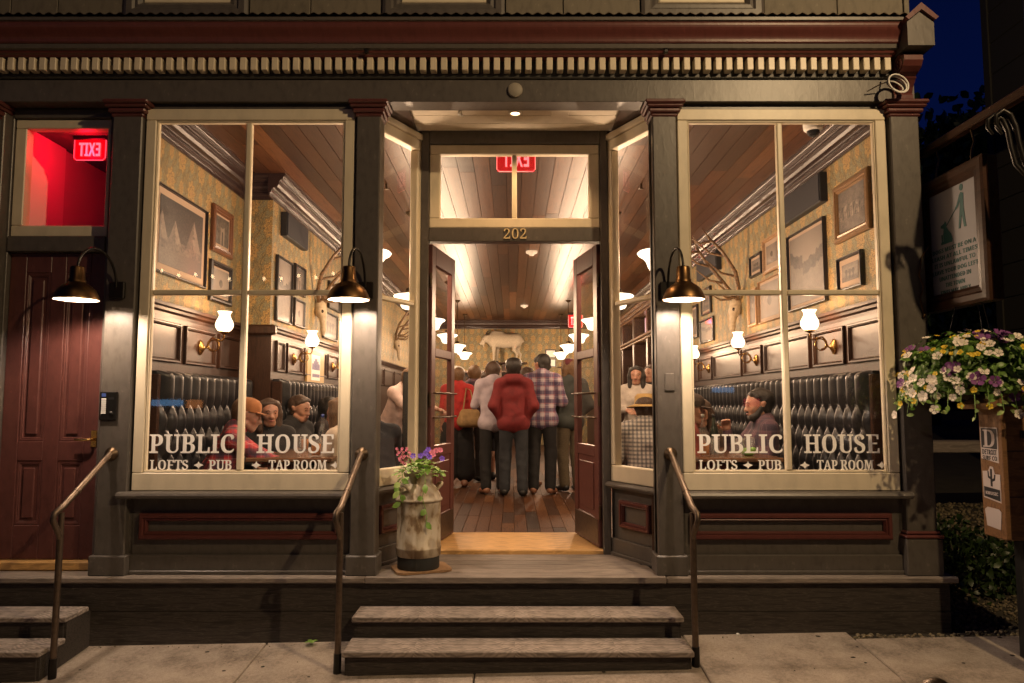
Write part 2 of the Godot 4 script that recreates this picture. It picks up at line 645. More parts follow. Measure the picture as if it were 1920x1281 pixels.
	M.exit_panel.emission_energy_multiplier = 0.7
	M.exit_letter = glow(Color(1.0, 0.45, 0.50), 1.3)
	M.exit_edge = glow(Color(1.0, 0.25, 0.32), 1.6)
	M.skin = tri3(std(lin(0.42, 0.215, 0.14), 0.5), mott, Vector3(4, 4, 4))
	M.skin2 = tri3(std(lin(0.34, 0.165, 0.105), 0.5), mott, Vector3(4, 4, 4))
	for s in [M.skin, M.skin2]:
		s.subsurf_scatter_enabled = true
		s.subsurf_scatter_strength = 0.15
	M.eye = std(lin(0.03, 0.02, 0.015), 0.2)
	M.lip = std(lin(0.36, 0.12, 0.10), 0.45)
	M.photos = []
	for k in 6:
		var m := std(Color.WHITE, 0.5)
		m.albedo_texture = photo(k, 40 + k)
		m.clearcoat_enabled = true
		m.clearcoat = 0.8
		m.clearcoat_roughness = 0.05
		M.photos.append(m)
	M.mat_board = std(lin(0.36, 0.26, 0.185), 0.7)
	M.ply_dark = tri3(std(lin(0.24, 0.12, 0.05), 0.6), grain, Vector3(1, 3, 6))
	for q in [M.dark_wood, M.dark_wood_v, M.panel_wood, M.crown]: q.metallic_specular = 0.36


func cloth(c: Color, sc := 9.0) -> StandardMaterial3D:
	var m := tri3(std(c, 0.85), M.mott, Vector3(2, 2, 2))
	m.rim_enabled = true
	m.rim = 0.25
	m.rim_tint = 0.6
	return bump(m, M.mott, 1.6)


func sawn_tex() -> ImageTexture:
	var nz := noise(77, 0.02, 3)
	# saw marks: arcs across the board
	var t := img_tex(256, 256, func(x: int, y: int) -> Color:
		var n := nz.get_noise_2d(x, y)
		var r := Vector2(fposmod(x * 1.0, 256.0) - 128.0, (y - 128) * 0.6 + 240.0).length()
		var v := 0.78 + 0.22 * sin(r * 0.9 + n * 5.0) + 0.35 * n
		v = clampf(v * 0.75, 0.12, 1.0)
		return lin(v, v, v))
	M.sawn = t
	return t


func rust_soft() -> NoiseTexture2D:
	return ntex(noise(21, 0.006, 6), [[0.0, 0.45], [0.38, 0.72], [0.5, 0.9], [0.7, 1.0], [1.0, 0.85]], 1024)


func concrete_tex() -> ImageTexture:
	var a := noise(51, 0.010, 5)
	var b := noise(52, 0.09, 3)
	var c := noise(53, 0.35, 2)
	var rd := noise(54, 0.006, 3)
	return img_tex(640, 640, func(x: int, y: int) -> Color:
		# wrap by blending two halves of the noise field
		var u := x / 640.0
		var n := lerpf(a.get_noise_2d(x, y), a.get_noise_2d(x - 640, y), u)
		var m := b.get_noise_2d(x, y)
		var k := c.get_noise_2d(x, y)
		var v := 0.78 + 0.55 * n + 0.20 * m + 0.14 * k
		if n > 0.16 and m > 0.05: v -= 0.16
		if k > 0.46: v -= 0.35
		if k < -0.5: v += 0.15
		var r := absf(rd.get_noise_2d(x + m * 30.0, y + n * 30.0))
		if r < 0.004: v -= 0.3
		v = clampf(v, 0.18, 1.0)
		return lin(v, v * (0.985 + 0.03 * n), v * (0.96 + 0.06 * n)))


# ---------- the building's front ----------
func pilaster(bld: Node3D, x0: float, x1: float, big_base := false) -> void:
	var b := B.new()
	b.box(Vector3(x0, 0.528, -0.10), Vector3(x1, 3.86, 0.04), 0.008)
	var mid := (x0 + x1) / 2.0
	b.box(Vector3(x0 - (0.0 if absf(mid) < 2.0 and mid > 0 else 0.03), 0.528, -0.14), Vector3(x1 + (0.0 if absf(mid) < 2.0 and mid < 0 else 0.03), 3.86, -0.02), 0.006)
	var p := part("pilaster", b, M.trim, bld)
	var pb := B.new()
	var ph := 0.78 if big_base else 0.665
	pb.box(Vector3(x0 - 0.022, 0.527, -0.14), Vector3(x1 + 0.022, ph, 0.065), 0.008)
	part("base_block", pb, M.trim, p)
	if big_base:
		var rb := B.new()
		rb.box(Vector3(x0 - 0.03, 0.782, -0.1), Vector3(x1 + 0.03, 0.805, 0.075), 0.008)
		rb.box(Vector3(x0 - 0.015, 0.806, -0.1), Vector3(x1 + 0.015, 0.83, 0.058), 0.008)
		part("base_ring", rb, M.maroon, p)
	var c := B.new()
	var prof := [[0.012, 3.80, 3.825], [0.028, 3.826, 3.86], [0.046, 3.861, 3.885], [0.058, 3.886, 3.915]]
	for q in prof:
		c.box(Vector3(x0 - q[0], q[1], -0.14), Vector3(x1 + q[0], q[2], 0.04 + q[0]), 0.010)
	part("capital", c, M.maroon, p)


func trim_panel(bld: Node3D, x0: float, x1: float) -> void:
	var b := B.new()
	frame_loop(b, Vector3(x0, 0.765, -0.018), Vector3.RIGHT, Vector3.UP, Vector3.BACK, x1 - x0, 0.18, 0.055, 0.042)
	part("panel_trim", b, M.maroon, bld)


func shop_window(bld: Node3D, x0: float, x1: float, xm: float, label: String) -> MeshInstance3D:
	var b := B.new()
	var y0 := 1.103
	var y1 := 3.87
	b.box(Vector3(x0, y1 - 0.085, -0.06), Vector3(x1, y1, 0.012), 0.006)
	b.box(Vector3(x0, y0, -0.06), Vector3(x1, y0 + 0.125, 0.012), 0.006)
	b.box(Vector3(x0, y0 + 0.126, -0.06), Vector3(x0 + 0.075, y1 - 0.086, 0.012), 0.006)
	b.box(Vector3(x1 - 0.075, y0 + 0.126, -0.06), Vector3(x1, y1 - 0.086, 0.012), 0.006)
	var f := part("shop_window", b, M.cream, bld, label)
	var s := B.new()   # glazing bead
	frame_loop(s, Vector3(x0 + 0.076, y0 + 0.127, -0.03), Vector3.RIGHT, Vector3.UP, Vector3.BACK, x1 - x0 - 0.152, y1 - y0 - 0.214, 0.016, 0.03)
	part("glazing_bead", s, M.cream, f)
	var mv := B.new()
	mv.box(Vector3(xm - 0.021, y0 + 0.14, -0.05), Vector3(xm + 0.021, y1 - 0.10, 0.0), 0.008)
	part("muntin", mv, M.cream, f)
	for k in [[x0 + 0.09, xm - 0.022], [xm + 0.022, x1 - 0.09]]:
		var mh := B.new()
		mh.box(Vector3(k[0], 2.495, -0.048), Vector3(k[1], 2.533, -0.004), 0.008)
		part("muntin", mh, M.cream, f)
	for k in [[x0 + 0.075, xm], [xm, x1 - 0.075]]:
		for v in [[y0 + 0.125, 2.514], [2.514, y1 - 0.085]]:
			var g := B.new()
			g.quad(Vector3(k[0], v[0], -0.027), Vector3(k[1], v[0], -0.027), Vector3(k[1], v[1], -0.027), Vector3(k[0], v[1], -0.027))
			part("pane", g, M.glass, f)
	return f


func window_lettering(f: MeshInstance3D, xa: float, wa: float, xb: float, wb: float) -> void:
	var font := SystemFont.new()
	font.font_names = ["Droid Serif"]
	font.font_weight = 700
	var z := -0.021
	letters("PUBLIC", wa, 0.132, font, M.white_vinyl, f, Vector3(xa, 1.364, z))
	letters("HOUSE", wb, 0.132, font, M.white_vinyl, f, Vector3(xb, 1.364, z))
	letters("LOFTS", wa * 0.45, 0.068, font, M.white_vinyl, f, Vector3(xa - wa * 0.26, 1.247, z))
	letters("PUB", wa * 0.27, 0.068, font, M.white_vinyl, f, Vector3(xa + wa * 0.345, 1.247, z))
	letters("TAP ROOM", wb * 0.75, 0.068, font, M.white_vinyl, f, Vector3(xb + 0.02, 1.247, z))
	for x in [xa + wa * 0.09, xb - wb * 0.5, xb + wb * 0.52]:
		var d := B.new()
		d.prism([Vector2(-0.034, 0), Vector2(-0.008, -0.012), Vector2(0, -0.026), Vector2(0.008, -0.012), Vector2(0.034, 0), Vector2(0.008, 0.012), Vector2(0, 0.026), Vector2(-0.008, 0.012)], 0.002, Transform3D(Basis(), Vector3(x, 1.279, z)))
		part("diamond", d, M.white_vinyl, f)


func splay(bld: Node3D, s: float) -> void:
	# slanted side of the entry: from the pilaster (s*0.975, -0.08) in to the door frame (s*0.755, -0.70)
	var a := Vector3(s * 1.075, 0, -0.105)
	var c := Vector3(s * 0.762, 0, -0.70)
	var along := (c - a).normalized()
	var out := Vector3(-s * absf(along.z), 0, absf(along.x)) # towards the entry
	out = (out - along * out.dot(along)).normalized()
	var L := (c - a).length()
	# basis: x along the wall, y up, z towards the entry
	var xf := Transform3D(Basis(along, Vector3.UP, out), a)
	if s > 0: pass
	var b := B.new()
	b.box(Vector3(0, 0.528, -0.12), Vector3(L, 1.05, -0.018), 0.0, xf)
	var w := part("splay_bulkhead", b, M.trim, bld)
	var bb := B.new()
	bb.box(Vector3(0.0, 0.528, -0.015), Vector3(L, 0.66, 0.012), 0.005, xf)
	bb.box(Vector3(0.0, 0.528, 0.013), Vector3(L, 0.556, 0.026), 0.005, xf)
	part("base_board", bb, M.trim, w)
	var sl := B.new()
	sl.box(Vector3(0.0, 1.052, -0.13), Vector3(L, 1.10, 0.06), 0.018, xf)
	part("sill", sl, M.trim, w)
	var t := B.new()
	var su := L - 0.30
	if s < 0:
		frame_loop(t, xf * Vector3(0.17, 0.755, -0.018), along, Vector3.UP, out, su, 0.21, 0.045, 0.036)
	else:
		frame_loop(t, xf * Vector3(0.17 + su, 0.755, -0.018), -along, Vector3.UP, out, su, 0.21, 0.045, 0.036)
	part("panel_trim", t, M.maroon, w)
	var f := B.new()
	f.box(Vector3(0, 3.785, -0.06), Vector3(L, 3.87, 0.012), 0.006, xf)
	f.box(Vector3(0, 3.872, -0.06), Vector3(L, 3.925, 0.03), 0.006, xf)
	f.box(Vector3(0, 1.103, -0.06), Vector3(L, 1.228, 0.012), 0.006, xf)
	f.box(Vector3(0, 1.23, -0.06), Vector3(0.075, 3.783, 0.012), 0.006, xf)
	f.box(Vector3(L - 0.085, 1.23, -0.06), Vector3(L, 3.783, 0.012), 0.006, xf)
	var fr := part("side_window", f, M.cream, bld)
	var m := B.new()
	m.box(Vector3(0.076, 2.495, -0.048), Vector3(L - 0.086, 2.533, -0.002), 0.008, xf)
	part("muntin", m, M.cream, fr)
	for v in [[1.228, 2.514], [2.514, 3.785]]:
		var g := B.new()
		g.quad(xf * Vector3(0.07, v[0], -0.027), xf * Vector3(L - 0.08, v[0], -0.027), xf * Vector3(L - 0.08, v[1], -0.027), xf * Vector3(0.07, v[1], -0.027))
		part("pane", g, M.glass, fr)


func door_leaf(bld: Node3D, s: float) -> void:
	# s = -1 left leaf, hinged at the left; opened inwards by about 79 degrees
	var W := 0.70
	var ang := deg_to_rad(79.0)
	var dir := Vector3(-s * cos(ang), 0, -sin(ang))
	var nrm := Vector3(-s * sin(ang), 0, cos(ang))   # towards the opening
	var xf := Transform3D(Basis(dir, Vector3.UP, nrm), Vector3(s * 0.692, 0.0, -0.70))
	var b := B.new()
	var t := 0.022
	b.box(Vector3(0, 0.575, -t), Vector3(0.105, 3.015, t), 0.004, xf)
	b.box(Vector3(W - 0.105, 0.575, -t), Vector3(W, 3.015, t), 0.004, xf)
	for v in [[2.86, 3.015], [2.10, 2.17], [1.28, 1.37], [0.575, 0.80]]:
		b.box(Vector3(0.106, v[0], -t), Vector3(W - 0.106, v[1], t), 0.004, xf)
	b.box(Vector3(0.106, 0.802, -0.012), Vector3(W - 0.106, 1.278, 0.012), 0.0, xf)
	b.box(Vector3(0.15, 0.85, 0.013), Vector3(W - 0.15, 1.23, 0.02), 0.006, xf)
	b.box(Vector3(0.15, 0.85, -0.02), Vector3(W - 0.15, 1.23, -0.013), 0.006, xf)
	var d := part("entry_door", b, M.door_red, bld)
	for v in [[1.37, 2.10], [2.17, 2.86]]:
		var g := B.new()
		g.quad(xf * Vector3(0.105, v[0], 0), xf * Vector3(W - 0.105, v[0], 0), xf * Vector3(W - 0.105, v[1], 0), xf * Vector3(0.105, v[1], 0))
		part("pane", g, M.glass, d)
	for y in [1.60, 1.80]:
		var r := B.new()
		for q in [-1.0, 1.0]:
			r.tube([xf * Vector3(0.03, y, 0.03 * q), xf * Vector3(0.05, y, 0.055 * q), xf * Vector3(W - 0.05, y, 0.055 * q), xf * Vector3(W - 0.03, y, 0.03 * q)], [0.007], 6)
		part("push_bar", r, M.bronze, d)
	var k := B.new()
	for q in [-1.0, 1.0]:
		k.box(Vector3(0.02, 0.60, (t + 0.001) * q), Vector3(W - 0.02, 0.79, (t + 0.004) * q), 0.0, xf)
	part("kick_plate", k, M.pipe, d)
	for y in [0.85, 1.75, 2.72]:
		var h := B.new()
		h.tube([xf * Vector3(-0.012, y - 0.055, 0.014), xf * Vector3(-0.012, y + 0.055, 0.014)], [0.011], 8)
		part("hinge", h, M.bronze, d)


func panelled_door(bld: Node3D) -> void:
	var x0 := -3.74
	var x1 := -3.02
	var y0 := 0.60
	var y1 := 2.83
	var z := -0.15
	var b := B.new()
	b.box(Vector3(x0, y0, z - 0.045), Vector3(x1, y1, z - 0.012))
	var xs := [x0, x0 + 0.12, -3.435, -3.325, x1 - 0.12, x1]
	for k in [0, 2, 4]:
		b.box(Vector3(xs[k], y0, z - 0.012), Vector3(xs[k + 1], y1, z + 0.006), 0.004)
	for k in [1, 3]:
		for v in [[y0, y0 + 0.24], [1.30, 1.44], [2.68, y1]]:
			b.box(Vector3(xs[k], v[0], z - 0.012), Vector3(xs[k + 1], v[1], z + 0.006), 0.004)
	var d := part("side_door", b, M.door_red, bld, "maroon six-foot panelled door left of the big window" if false else "maroon panelled door under the red lit transom")
	for k in [1, 3]:
		for v in [[y0 + 0.24, 1.30], [1.44, 2.68]]:
			var p := B.new()
			var a := Vector3(xs[k], v[0], z - 0.012)
			frame_loop(p, a, Vector3.RIGHT, Vector3.UP, Vector3.BACK, xs[k + 1] - xs[k], v[1] - v[0], 0.03, 0.012)
			p.box(Vector3(xs[k] + 0.05, v[0] + 0.05, z - 0.011), Vector3(xs[k + 1] - 0.05, v[1] - 0.05, z + 0.004), 0.016)
			part("door_panel", p, M.door_red, d)
	var h := B.new()
	h.box(Vector3(-3.085, 1.40, z + 0.007), Vector3(-3.04, 1.52, z + 0.013), 0.003)
	h.tube([Vector3(-3.06, 1.455, z + 0.012), Vector3(-3.06, 1.455, z + 0.055), Vector3(-3.08, 1.455, z + 0.062), Vector3(-3.12, 1.452, z + 0.062), Vector3(-3.175, 1.456, z + 0.06)], [0.011, 0.010, 0.010, 0.011, 0.007], 8)
	part("handle", h, M.brass_bright, d)


func build_facade() -> void:
	var bld := wthing("pub_building", "two storey timber pub front with olive and maroon trim and cream windows", "building", Vector3(0, 0.1, -0.1))
	# foundation boards and the ledge
	var xl := -5.6
	for v in [[-0.2, 0.288], [0.291, 0.484]]:
		part("base_board", B.new().box(Vector3(xl, v[0], -0.2), Vector3(3.0, v[1], 0.06), 0.003), M.base_board, bld)
	part("ledge", B.new().box(Vector3(xl, 0.486, -0.14), Vector3(-1.03, 0.527, 0.10), 0.008), M.deck2, bld)
	part("ledge", B.new().box(Vector3(1.04, 0.486, -0.14), Vector3(3.045, 0.527, 0.10), 0.008), M.deck2, bld)
	# entry deck boards
	var z := 0.105
	for k in 6:
		var z1 := z - 0.135
		part("deck_board", B.new().box(Vector3(-1.028 if k < 2 else -0.98 + 0.05 * (k - 2), 0.487 if k == 0 else 0.495, z1 + 0.003), Vector3(1.037 if k < 2 else 0.98 - 0.05 * (k - 2), 0.530 + rng.randf_range(-0.001, 0.001), z), 0.004), [M.deck, M.deck2, M.deck][k % 3], bld)
		z = z1
	part("deck_board", B.new().box(Vector3(-3.76, 0.50, -0.22), Vector3(-2.95, 0.5265, -0.141), 0.003), M.deck2, bld)
	# threshold
	part("threshold", B.new().box(Vector3(-0.735, 0.50, -1.46), Vector3(0.735, 0.566, -0.665), 0.008), M.yellow_wood, bld)
	part("threshold", B.new().box(Vector3(-3.76, 0.53, -0.24), Vector3(-2.98, 0.595, -0.085), 0.01), M.yellow_wood, bld, "narrow yellow wood threshold under the side door")
	# bulkheads under the windows
	for q in [[-2.70, -1.15], [1.17, 2.72]]:
		var w := part("bulkhead", B.new().box(Vector3(q[0], 0.528, -0.14), Vector3(q[1], 1.05, -0.02)), M.trim, bld)
		var bb := B.new()
		bb.box(Vector3(q[0], 0.529, -0.019), Vector3(q[1], 0.66, 0.010), 0.005)
		bb.box(Vector3(q[0], 0.529, 0.011), Vector3(q[1], 0.556, 0.024), 0.005)
		part("base_board", bb, M.trim, w)
	for q in [[-2.765, -1.165], [1.185, 2.765]]:
		var s := B.new()
		along_x(s, [Vector2(-0.10, 1.055), Vector2(0.075, 1.055), Vector2(0.092, 1.062), Vector2(0.098, 1.078), Vector2(0.09, 1.094), Vector2(0.072, 1.101), Vector2(-0.10, 1.102)], q[0], q[1])
		part("sill", s, M.trim, bld)
	trim_panel(bld, -2.635, -1.215)
	trim_panel(bld, 1.235, 2.645)
	var wl := shop_window(bld, -2.70, -1.17, -1.95, "big cream window left of the entry")
	var wr := shop_window(bld, 1.19, 2.715, 1.942, "big cream window right of the entry")
	window_lettering(wl, -2.298, 0.60, -1.56, 0.55)
	window_lettering(wr, 1.60, 0.605, 2.325, 0.535)
	pilaster(bld, -4.02, -3.79)
	pilaster(bld, -2.93, -2.715)
	pilaster(bld, -1.152, -0.978)
	pilaster(bld, 1.003, 1.178)
	pilaster(bld, 2.735, 2.945, true)
	splay(bld, -1.0)
	splay(bld, 1.0)
	# door frame, transom
	var fr := B.new()
	for s in [-1.0, 1.0]:
		fr.box(Vector3(s * 0.70, 0.53, -0.76), Vector3(s * 0.765, 3.97, -0.655), 0.006)
	fr.box(Vector3(-0.699, 3.03, -0.76), Vector3(0.699, 3.145, -0.655), 0.006)
	fr.box(Vector3(-0.699, 3.845, -0.76), Vector3(0.699, 4.02, -0.655), 0.006)
	part("door_frame", fr, M.trim, bld)
	var tw := B.new()
	tw.box(Vector3(-0.698, 3.762, -0.74), Vector3(0.698, 3.843, -0.67), 0.006)
	tw.box(Vector3(-0.698, 3.147, -0.74), Vector3(0.698, 3.225, -0.67), 0.006)
	for s in [-1.0, 1.0]:
		tw.box(Vector3(s * 0.698, 3.226, -0.74), Vector3(s * 0.61, 3.761, -0.67), 0.006)
	var tf := part("transom_window", tw, M.cream, bld)
	part("mullion", B.new().box(Vector3(-0.021, 3.227, -0.735), Vector3(0.021, 3.76, -0.68), 0.006), M.cream, tf)
	for k in [[-0.62, 0.0], [0.0, 0.62]]:
		var g := B.new()
		g.quad(Vector3(k[0], 3.22, -0.705), Vector3(k[1], 3.22, -0.705), Vector3(k[1], 3.77, -0.705), Vector3(k[0], 3.77, -0.705))
		part("pane", g, M.glass, tf)
	var sf := SystemFont.new()
	sf.font_names = ["Droid Serif"]
	sf.font_weight = 400
	letters("202", 0.185, 0.085, sf, M.number_gold, bld, Vector3(0.005, 3.05, -0.648), 0.0, 0.012, "house_number")
	door_leaf(bld, -1.0)
	door_leaf(bld, 1.0)
	# side door bay
	panelled_door(bld)
	var sb := B.new()
	sb.box(Vector3(-3.79, 0.596, -0.24), Vector3(-3.742, 3.90, -0.10), 0.004)
	sb.box(Vector3(-3.018, 0.596, -0.24), Vector3(-2.94, 3.90, -0.10), 0.004)
	sb.box(Vector3(-3.741, 2.832, -0.24), Vector3(-3.019, 2.945, -0.09), 0.004)
	sb.box(Vector3(-3.741, 3.842, -0.24), Vector3(-3.019, 3.909, -0.09), 0.004)
	part("side_door_frame", sb, M.trim, bld)
	var st := B.new()
	st.box(Vector3(-3.738, 2.947, -0.20), Vector3(-3.022, 3.03, -0.115), 0.006)
	st.box(Vector3(-3.738, 3.77, -0.20), Vector3(-3.022, 3.84, -0.115), 0.006)
	st.box(Vector3(-3.738, 3.031, -0.20), Vector3(-3.655, 3.769, -0.115), 0.006)
	st.box(Vector3(-3.05, 3.031, -0.20), Vector3(-3.022, 3.769, -0.115), 0.006)
	var stf := part("side_transom", st, M.cream, bld, "square cream framed transom glowing red above the side door")
	var g2 := B.new()
	g2.quad(Vector3(-3.66, 3.025, -0.16), Vector3(-3.04, 3.025, -0.16), Vector3(-3.04, 3.775, -0.16), Vector3(-3.66, 3.775, -0.16))
	part("pane", g2, M.glass, stf)
	# frieze and cornice
	var fz := B.new()
	fz.box(Vector3(xl, 3.917, -0.14), Vector3(2.93, 4.083, 0.03), 0.004)
	for q in [[-2.70, -1.17], [1.19, 2.715]]: fz.box(Vector3(q[0], 3.872, -0.14), Vector3(q[1], 3.916, -0.02), 0.003)
	part("frieze", fz, M.trim, bld)
	part("frieze_disc", B.new().lathe([Vector2(0, 0), Vector2(0.055, 0), Vector2(0.055, 0.014), Vector2(0.048, 0.02), Vector2(0, 0.021)], 28, Vector3.ZERO, Transform3D(Basis(Vector3.RIGHT, PI / 2), Vector3(0.003, 4.0, 0.03))), std(lin(0.28, 0.25, 0.20), 0.6), bld)
	var co := B.new()
	along_x(co, [Vector2(-0.14, 4.085), Vector2(0.042, 4.085), Vector2(0.05, 4.092), Vector2(0.05, 4.115), Vector2(0.045, 4.122), Vector2(0.045, 4.215), Vector2(-0.14, 4.215)], xl, 2.76)
	var cor := part("cornice", co, M.trim_dark, bld)
	var bm := B.new()
	along_x(bm, [Vector2(0.0, 4.217), Vector2(0.112, 4.217), Vector2(0.118, 4.228), Vector2(0.135, 4.236), Vector2(0.142, 4.25), Vector2(0.0, 4.25)], xl, 2.75)
	part("bed_moulding", bm, M.maroon, cor)
	var fa := B.new()
	along_x(fa, [Vector2(-0.14, 4.252), Vector2(0.145, 4.252), Vector2(0.165, 4.258), Vector2(0.172, 4.285), Vector2(-0.14, 4.285)], xl, 2.755)
	along_x(fa, [Vector2(-0.14, 4.418), Vector2(0.232, 4.418), Vector2(0.248, 4.424), Vector2(0.248, 4.446), Vector2(-0.14, 4.452)], xl, 2.755)
	part("fascia", fa, M.trim, cor)
	var cy := B.new()
	var cyp := [Vector2(-0.14, 4.287), Vector2(0.176, 4.287), Vector2(0.186, 4.296)]
	for k in 9:
		var t := k / 8.0
		cyp.append(Vector2(0.186 + 0.046 * (t - sin(t * TAU) * 0.11), 4.30 + 0.11 * t))
	cyp.append_array([Vector2(0.235, 4.417), Vector2(-0.14, 4.417)])
	along_x(cy, cyp, xl, 2.755)
	part("crown_moulding", cy, M.maroon, cor)
	var dm := BoxMesh.new()
	dm.size = Vector3(0.047, 0.094, 0.07)
	var dmesh := B.new().box(Vector3(-0.0225, -0.047, -0.035), Vector3(0.0225, 0.047, 0.035), 0.004).mesh()
	for k in 90:
		var d := part("dentil", dmesh, M.cream, cor)
		d.position = Vector3(2.70 - k * 0.0765, 4.166 + rng.randf_range(-0.001, 0.001), 0.08)
	# corrugated metal strip on the cornice
	var wv := B.new()
	wv.smooth()
	var n := 900
	var x0 := xl
	for k in n:
		var xa := x0 + (2.80 - x0) * k / n
		var xb := x0 + (2.80 - x0) * (k + 1) / n
		var ya := 4.465 + 0.008 * sin(xa * TAU / 0.072)
		var yb := 4.465 + 0.008 * sin(xb * TAU / 0.072)
		wv.quad(Vector3(xa, ya, 0.262), Vector3(xb, yb, 0.262), Vector3(xb, yb + 0.03, -0.05), Vector3(xa, ya + 0.03, -0.05))
		wv.quad(Vector3(xa, ya - 0.004, 0.262), Vector3(xb, yb - 0.004, 0.262), Vector3(xb, yb, 0.262), Vector3(xa, ya, 0.262))
	part("corrugated_flashing", wv, M.pipe, cor)
	# end block and scroll bracket
	var eb := B.new()
	along_z(eb, [Vector2(2.757, 4.22), Vector2(2.945, 4.22), Vector2(2.945, 4.42), Vector2(2.85, 4.50), Vector2(2.757, 4.42)], -0.1, 0.285)
	var ebo := part("end_block", eb, M.trim, bld)
	var er := B.new()
	along_z(er, [Vector2(2.735, 4.415), Vector2(2.757, 4.395), Vector2(2.85, 4.47), Vector2(2.945, 4.395), Vector2(2.968, 4.415), Vector2(2.85, 4.52)], -0.12, 0.31)
	part("gable_cap", er, M.maroon, ebo)
	var sc := B.new()
	var zy := [Vector2(0.0, 3.92), Vector2(0.06, 3.92), Vector2(0.062, 3.955), Vector2(0.05, 3.97), Vector2(0.068, 4.01), Vector2(0.10, 4.05), Vector2(0.115, 4.062), Vector2(0.105, 4.075), Vector2(0.15, 4.09), Vector2(0.19, 4.115), Vector2(0.212, 4.15), Vector2(0.21, 4.185), Vector2(0.18, 4.21), Vector2(0.0, 4.218)]
	along_x(sc, zy, 2.765, 2.90)
	var ss := part("scroll_bracket", sc, M.maroon, bld)
	var sp := B.new()
	for s in [2.762, 2.903]:
		var pts := []
		for k in 26:
			var t := k / 25.0
			var a := t * TAU * 1.6 + 0.6
			var r := 0.062 * (1.0 - t * 0.8)
			pts.append(Vector3(s, 4.148 + r * sin(a), 0.145 + r * cos(a)))
		sp.tube(pts, [0.007], 6)
	part("scroll", sp, M.maroon, ss)
	# upper storey
	var xs := [xl, -4.9, -4.3, -3.62, -3.35, -2.91]
	var segs := [[-5.6, -4.9], [-4.9, -4.3], [-4.3, -3.75], [-3.75, -3.40], [-3.40, -2.905], [-1.975, -1.52], [-1.52, -0.985], [-0.07, 0.36], [0.36, 0.935], [1.855, 2.40], [2.40, 2.89]]
	for q in segs:
		part("siding_panel", B.new().box(Vector3(q[0] + 0.003, 4.45, -0.14), Vector3(q[1] - 0.003, 6.6, rng.randf_range(-0.002, 0.002)), 0.004), M.siding, bld)
	part("corner_board", B.new().box(Vector3(2.892, 4.45, -0.14), Vector3(2.93, 6.6, 0.012), 0.003), M.siding, bld)
	for q in [[-2.90, -1.98], [-0.98, -0.075], [0.94, 1.85]]:
		var u := B.new()
		frame_loop(u, Vector3(q[0], 4.56, -0.02), Vector3.RIGHT, Vector3.UP, Vector3.BACK, q[1] - q[0], 1.9, 0.13, 0.05)
		var uw := part("upper_window", u, M.trim, bld)
		var us := B.new()
		frame_loop(us, Vector3(q[0] + 0.132, 4.692, -0.05), Vector3.RIGHT, Vector3.UP, Vector3.BACK, q[1] - q[0] - 0.264, 1.636, 0.05, 0.04)
		part("sash", us, M.cream, uw)
		part("sub_wall", B.new().box(Vector3(q[0], 4.45, -0.14), Vector3(q[1], 4.559, 0.0)), M.trim, uw)
		var up := B.new()
		up.quad(Vector3(q[0] + 0.17, 4.73, -0.04), Vector3(q[1] - 0.17, 4.73, -0.04), Vector3(q[1] - 0.17, 6.3, -0.04), Vector3(q[0] + 0.17, 6.3, -0.04))
		part("pane", up, M.glass, uw)
		part("blind", B.new().box(Vector3(q[0] + 0.13, 4.6, -0.14), Vector3(q[1] - 0.13, 6.4, -0.12)), M.wall_plain, uw)
	# sides and top of the shell
	part("side_wall", B.new().box(Vector3(2.86, -0.2, -15.9), Vector3(2.93, 6.6, -0.141)), M.siding, bld)
	part("side_wall", B.new().box(Vector3(-5.6, 4.2, -15.9), Vector3(-5.5, 6.6, -0.141)), M.siding, bld)
	part("roof", B.new().box(Vector3(-5.65, 6.6, -16), Vector3(3.0, 6.75, 0.1)), M.black, bld)
	part("left_wing_wall", B.new().box(Vector3(-5.6, 0.3, -0.2), Vector3(-4.02, 3.915, -0.1)), M.trim, bld)
	# porch ceiling boards with the lamp opening
	for k in 4:
		var zz := 0.0 - k * 0.166
		part("porch_ceiling_board", B.new().box(Vector3(-0.98, 3.955, zz - 0.163), Vector3(0.98, 3.985, zz), 0.004), M.porch_white, bld)
	part("porch_cover_plate", B.new().box(Vector3(0.28, 3.951, -0.36), Vector3(0.42, 3.9555, -0.22), 0.002), M.porch_white, bld)


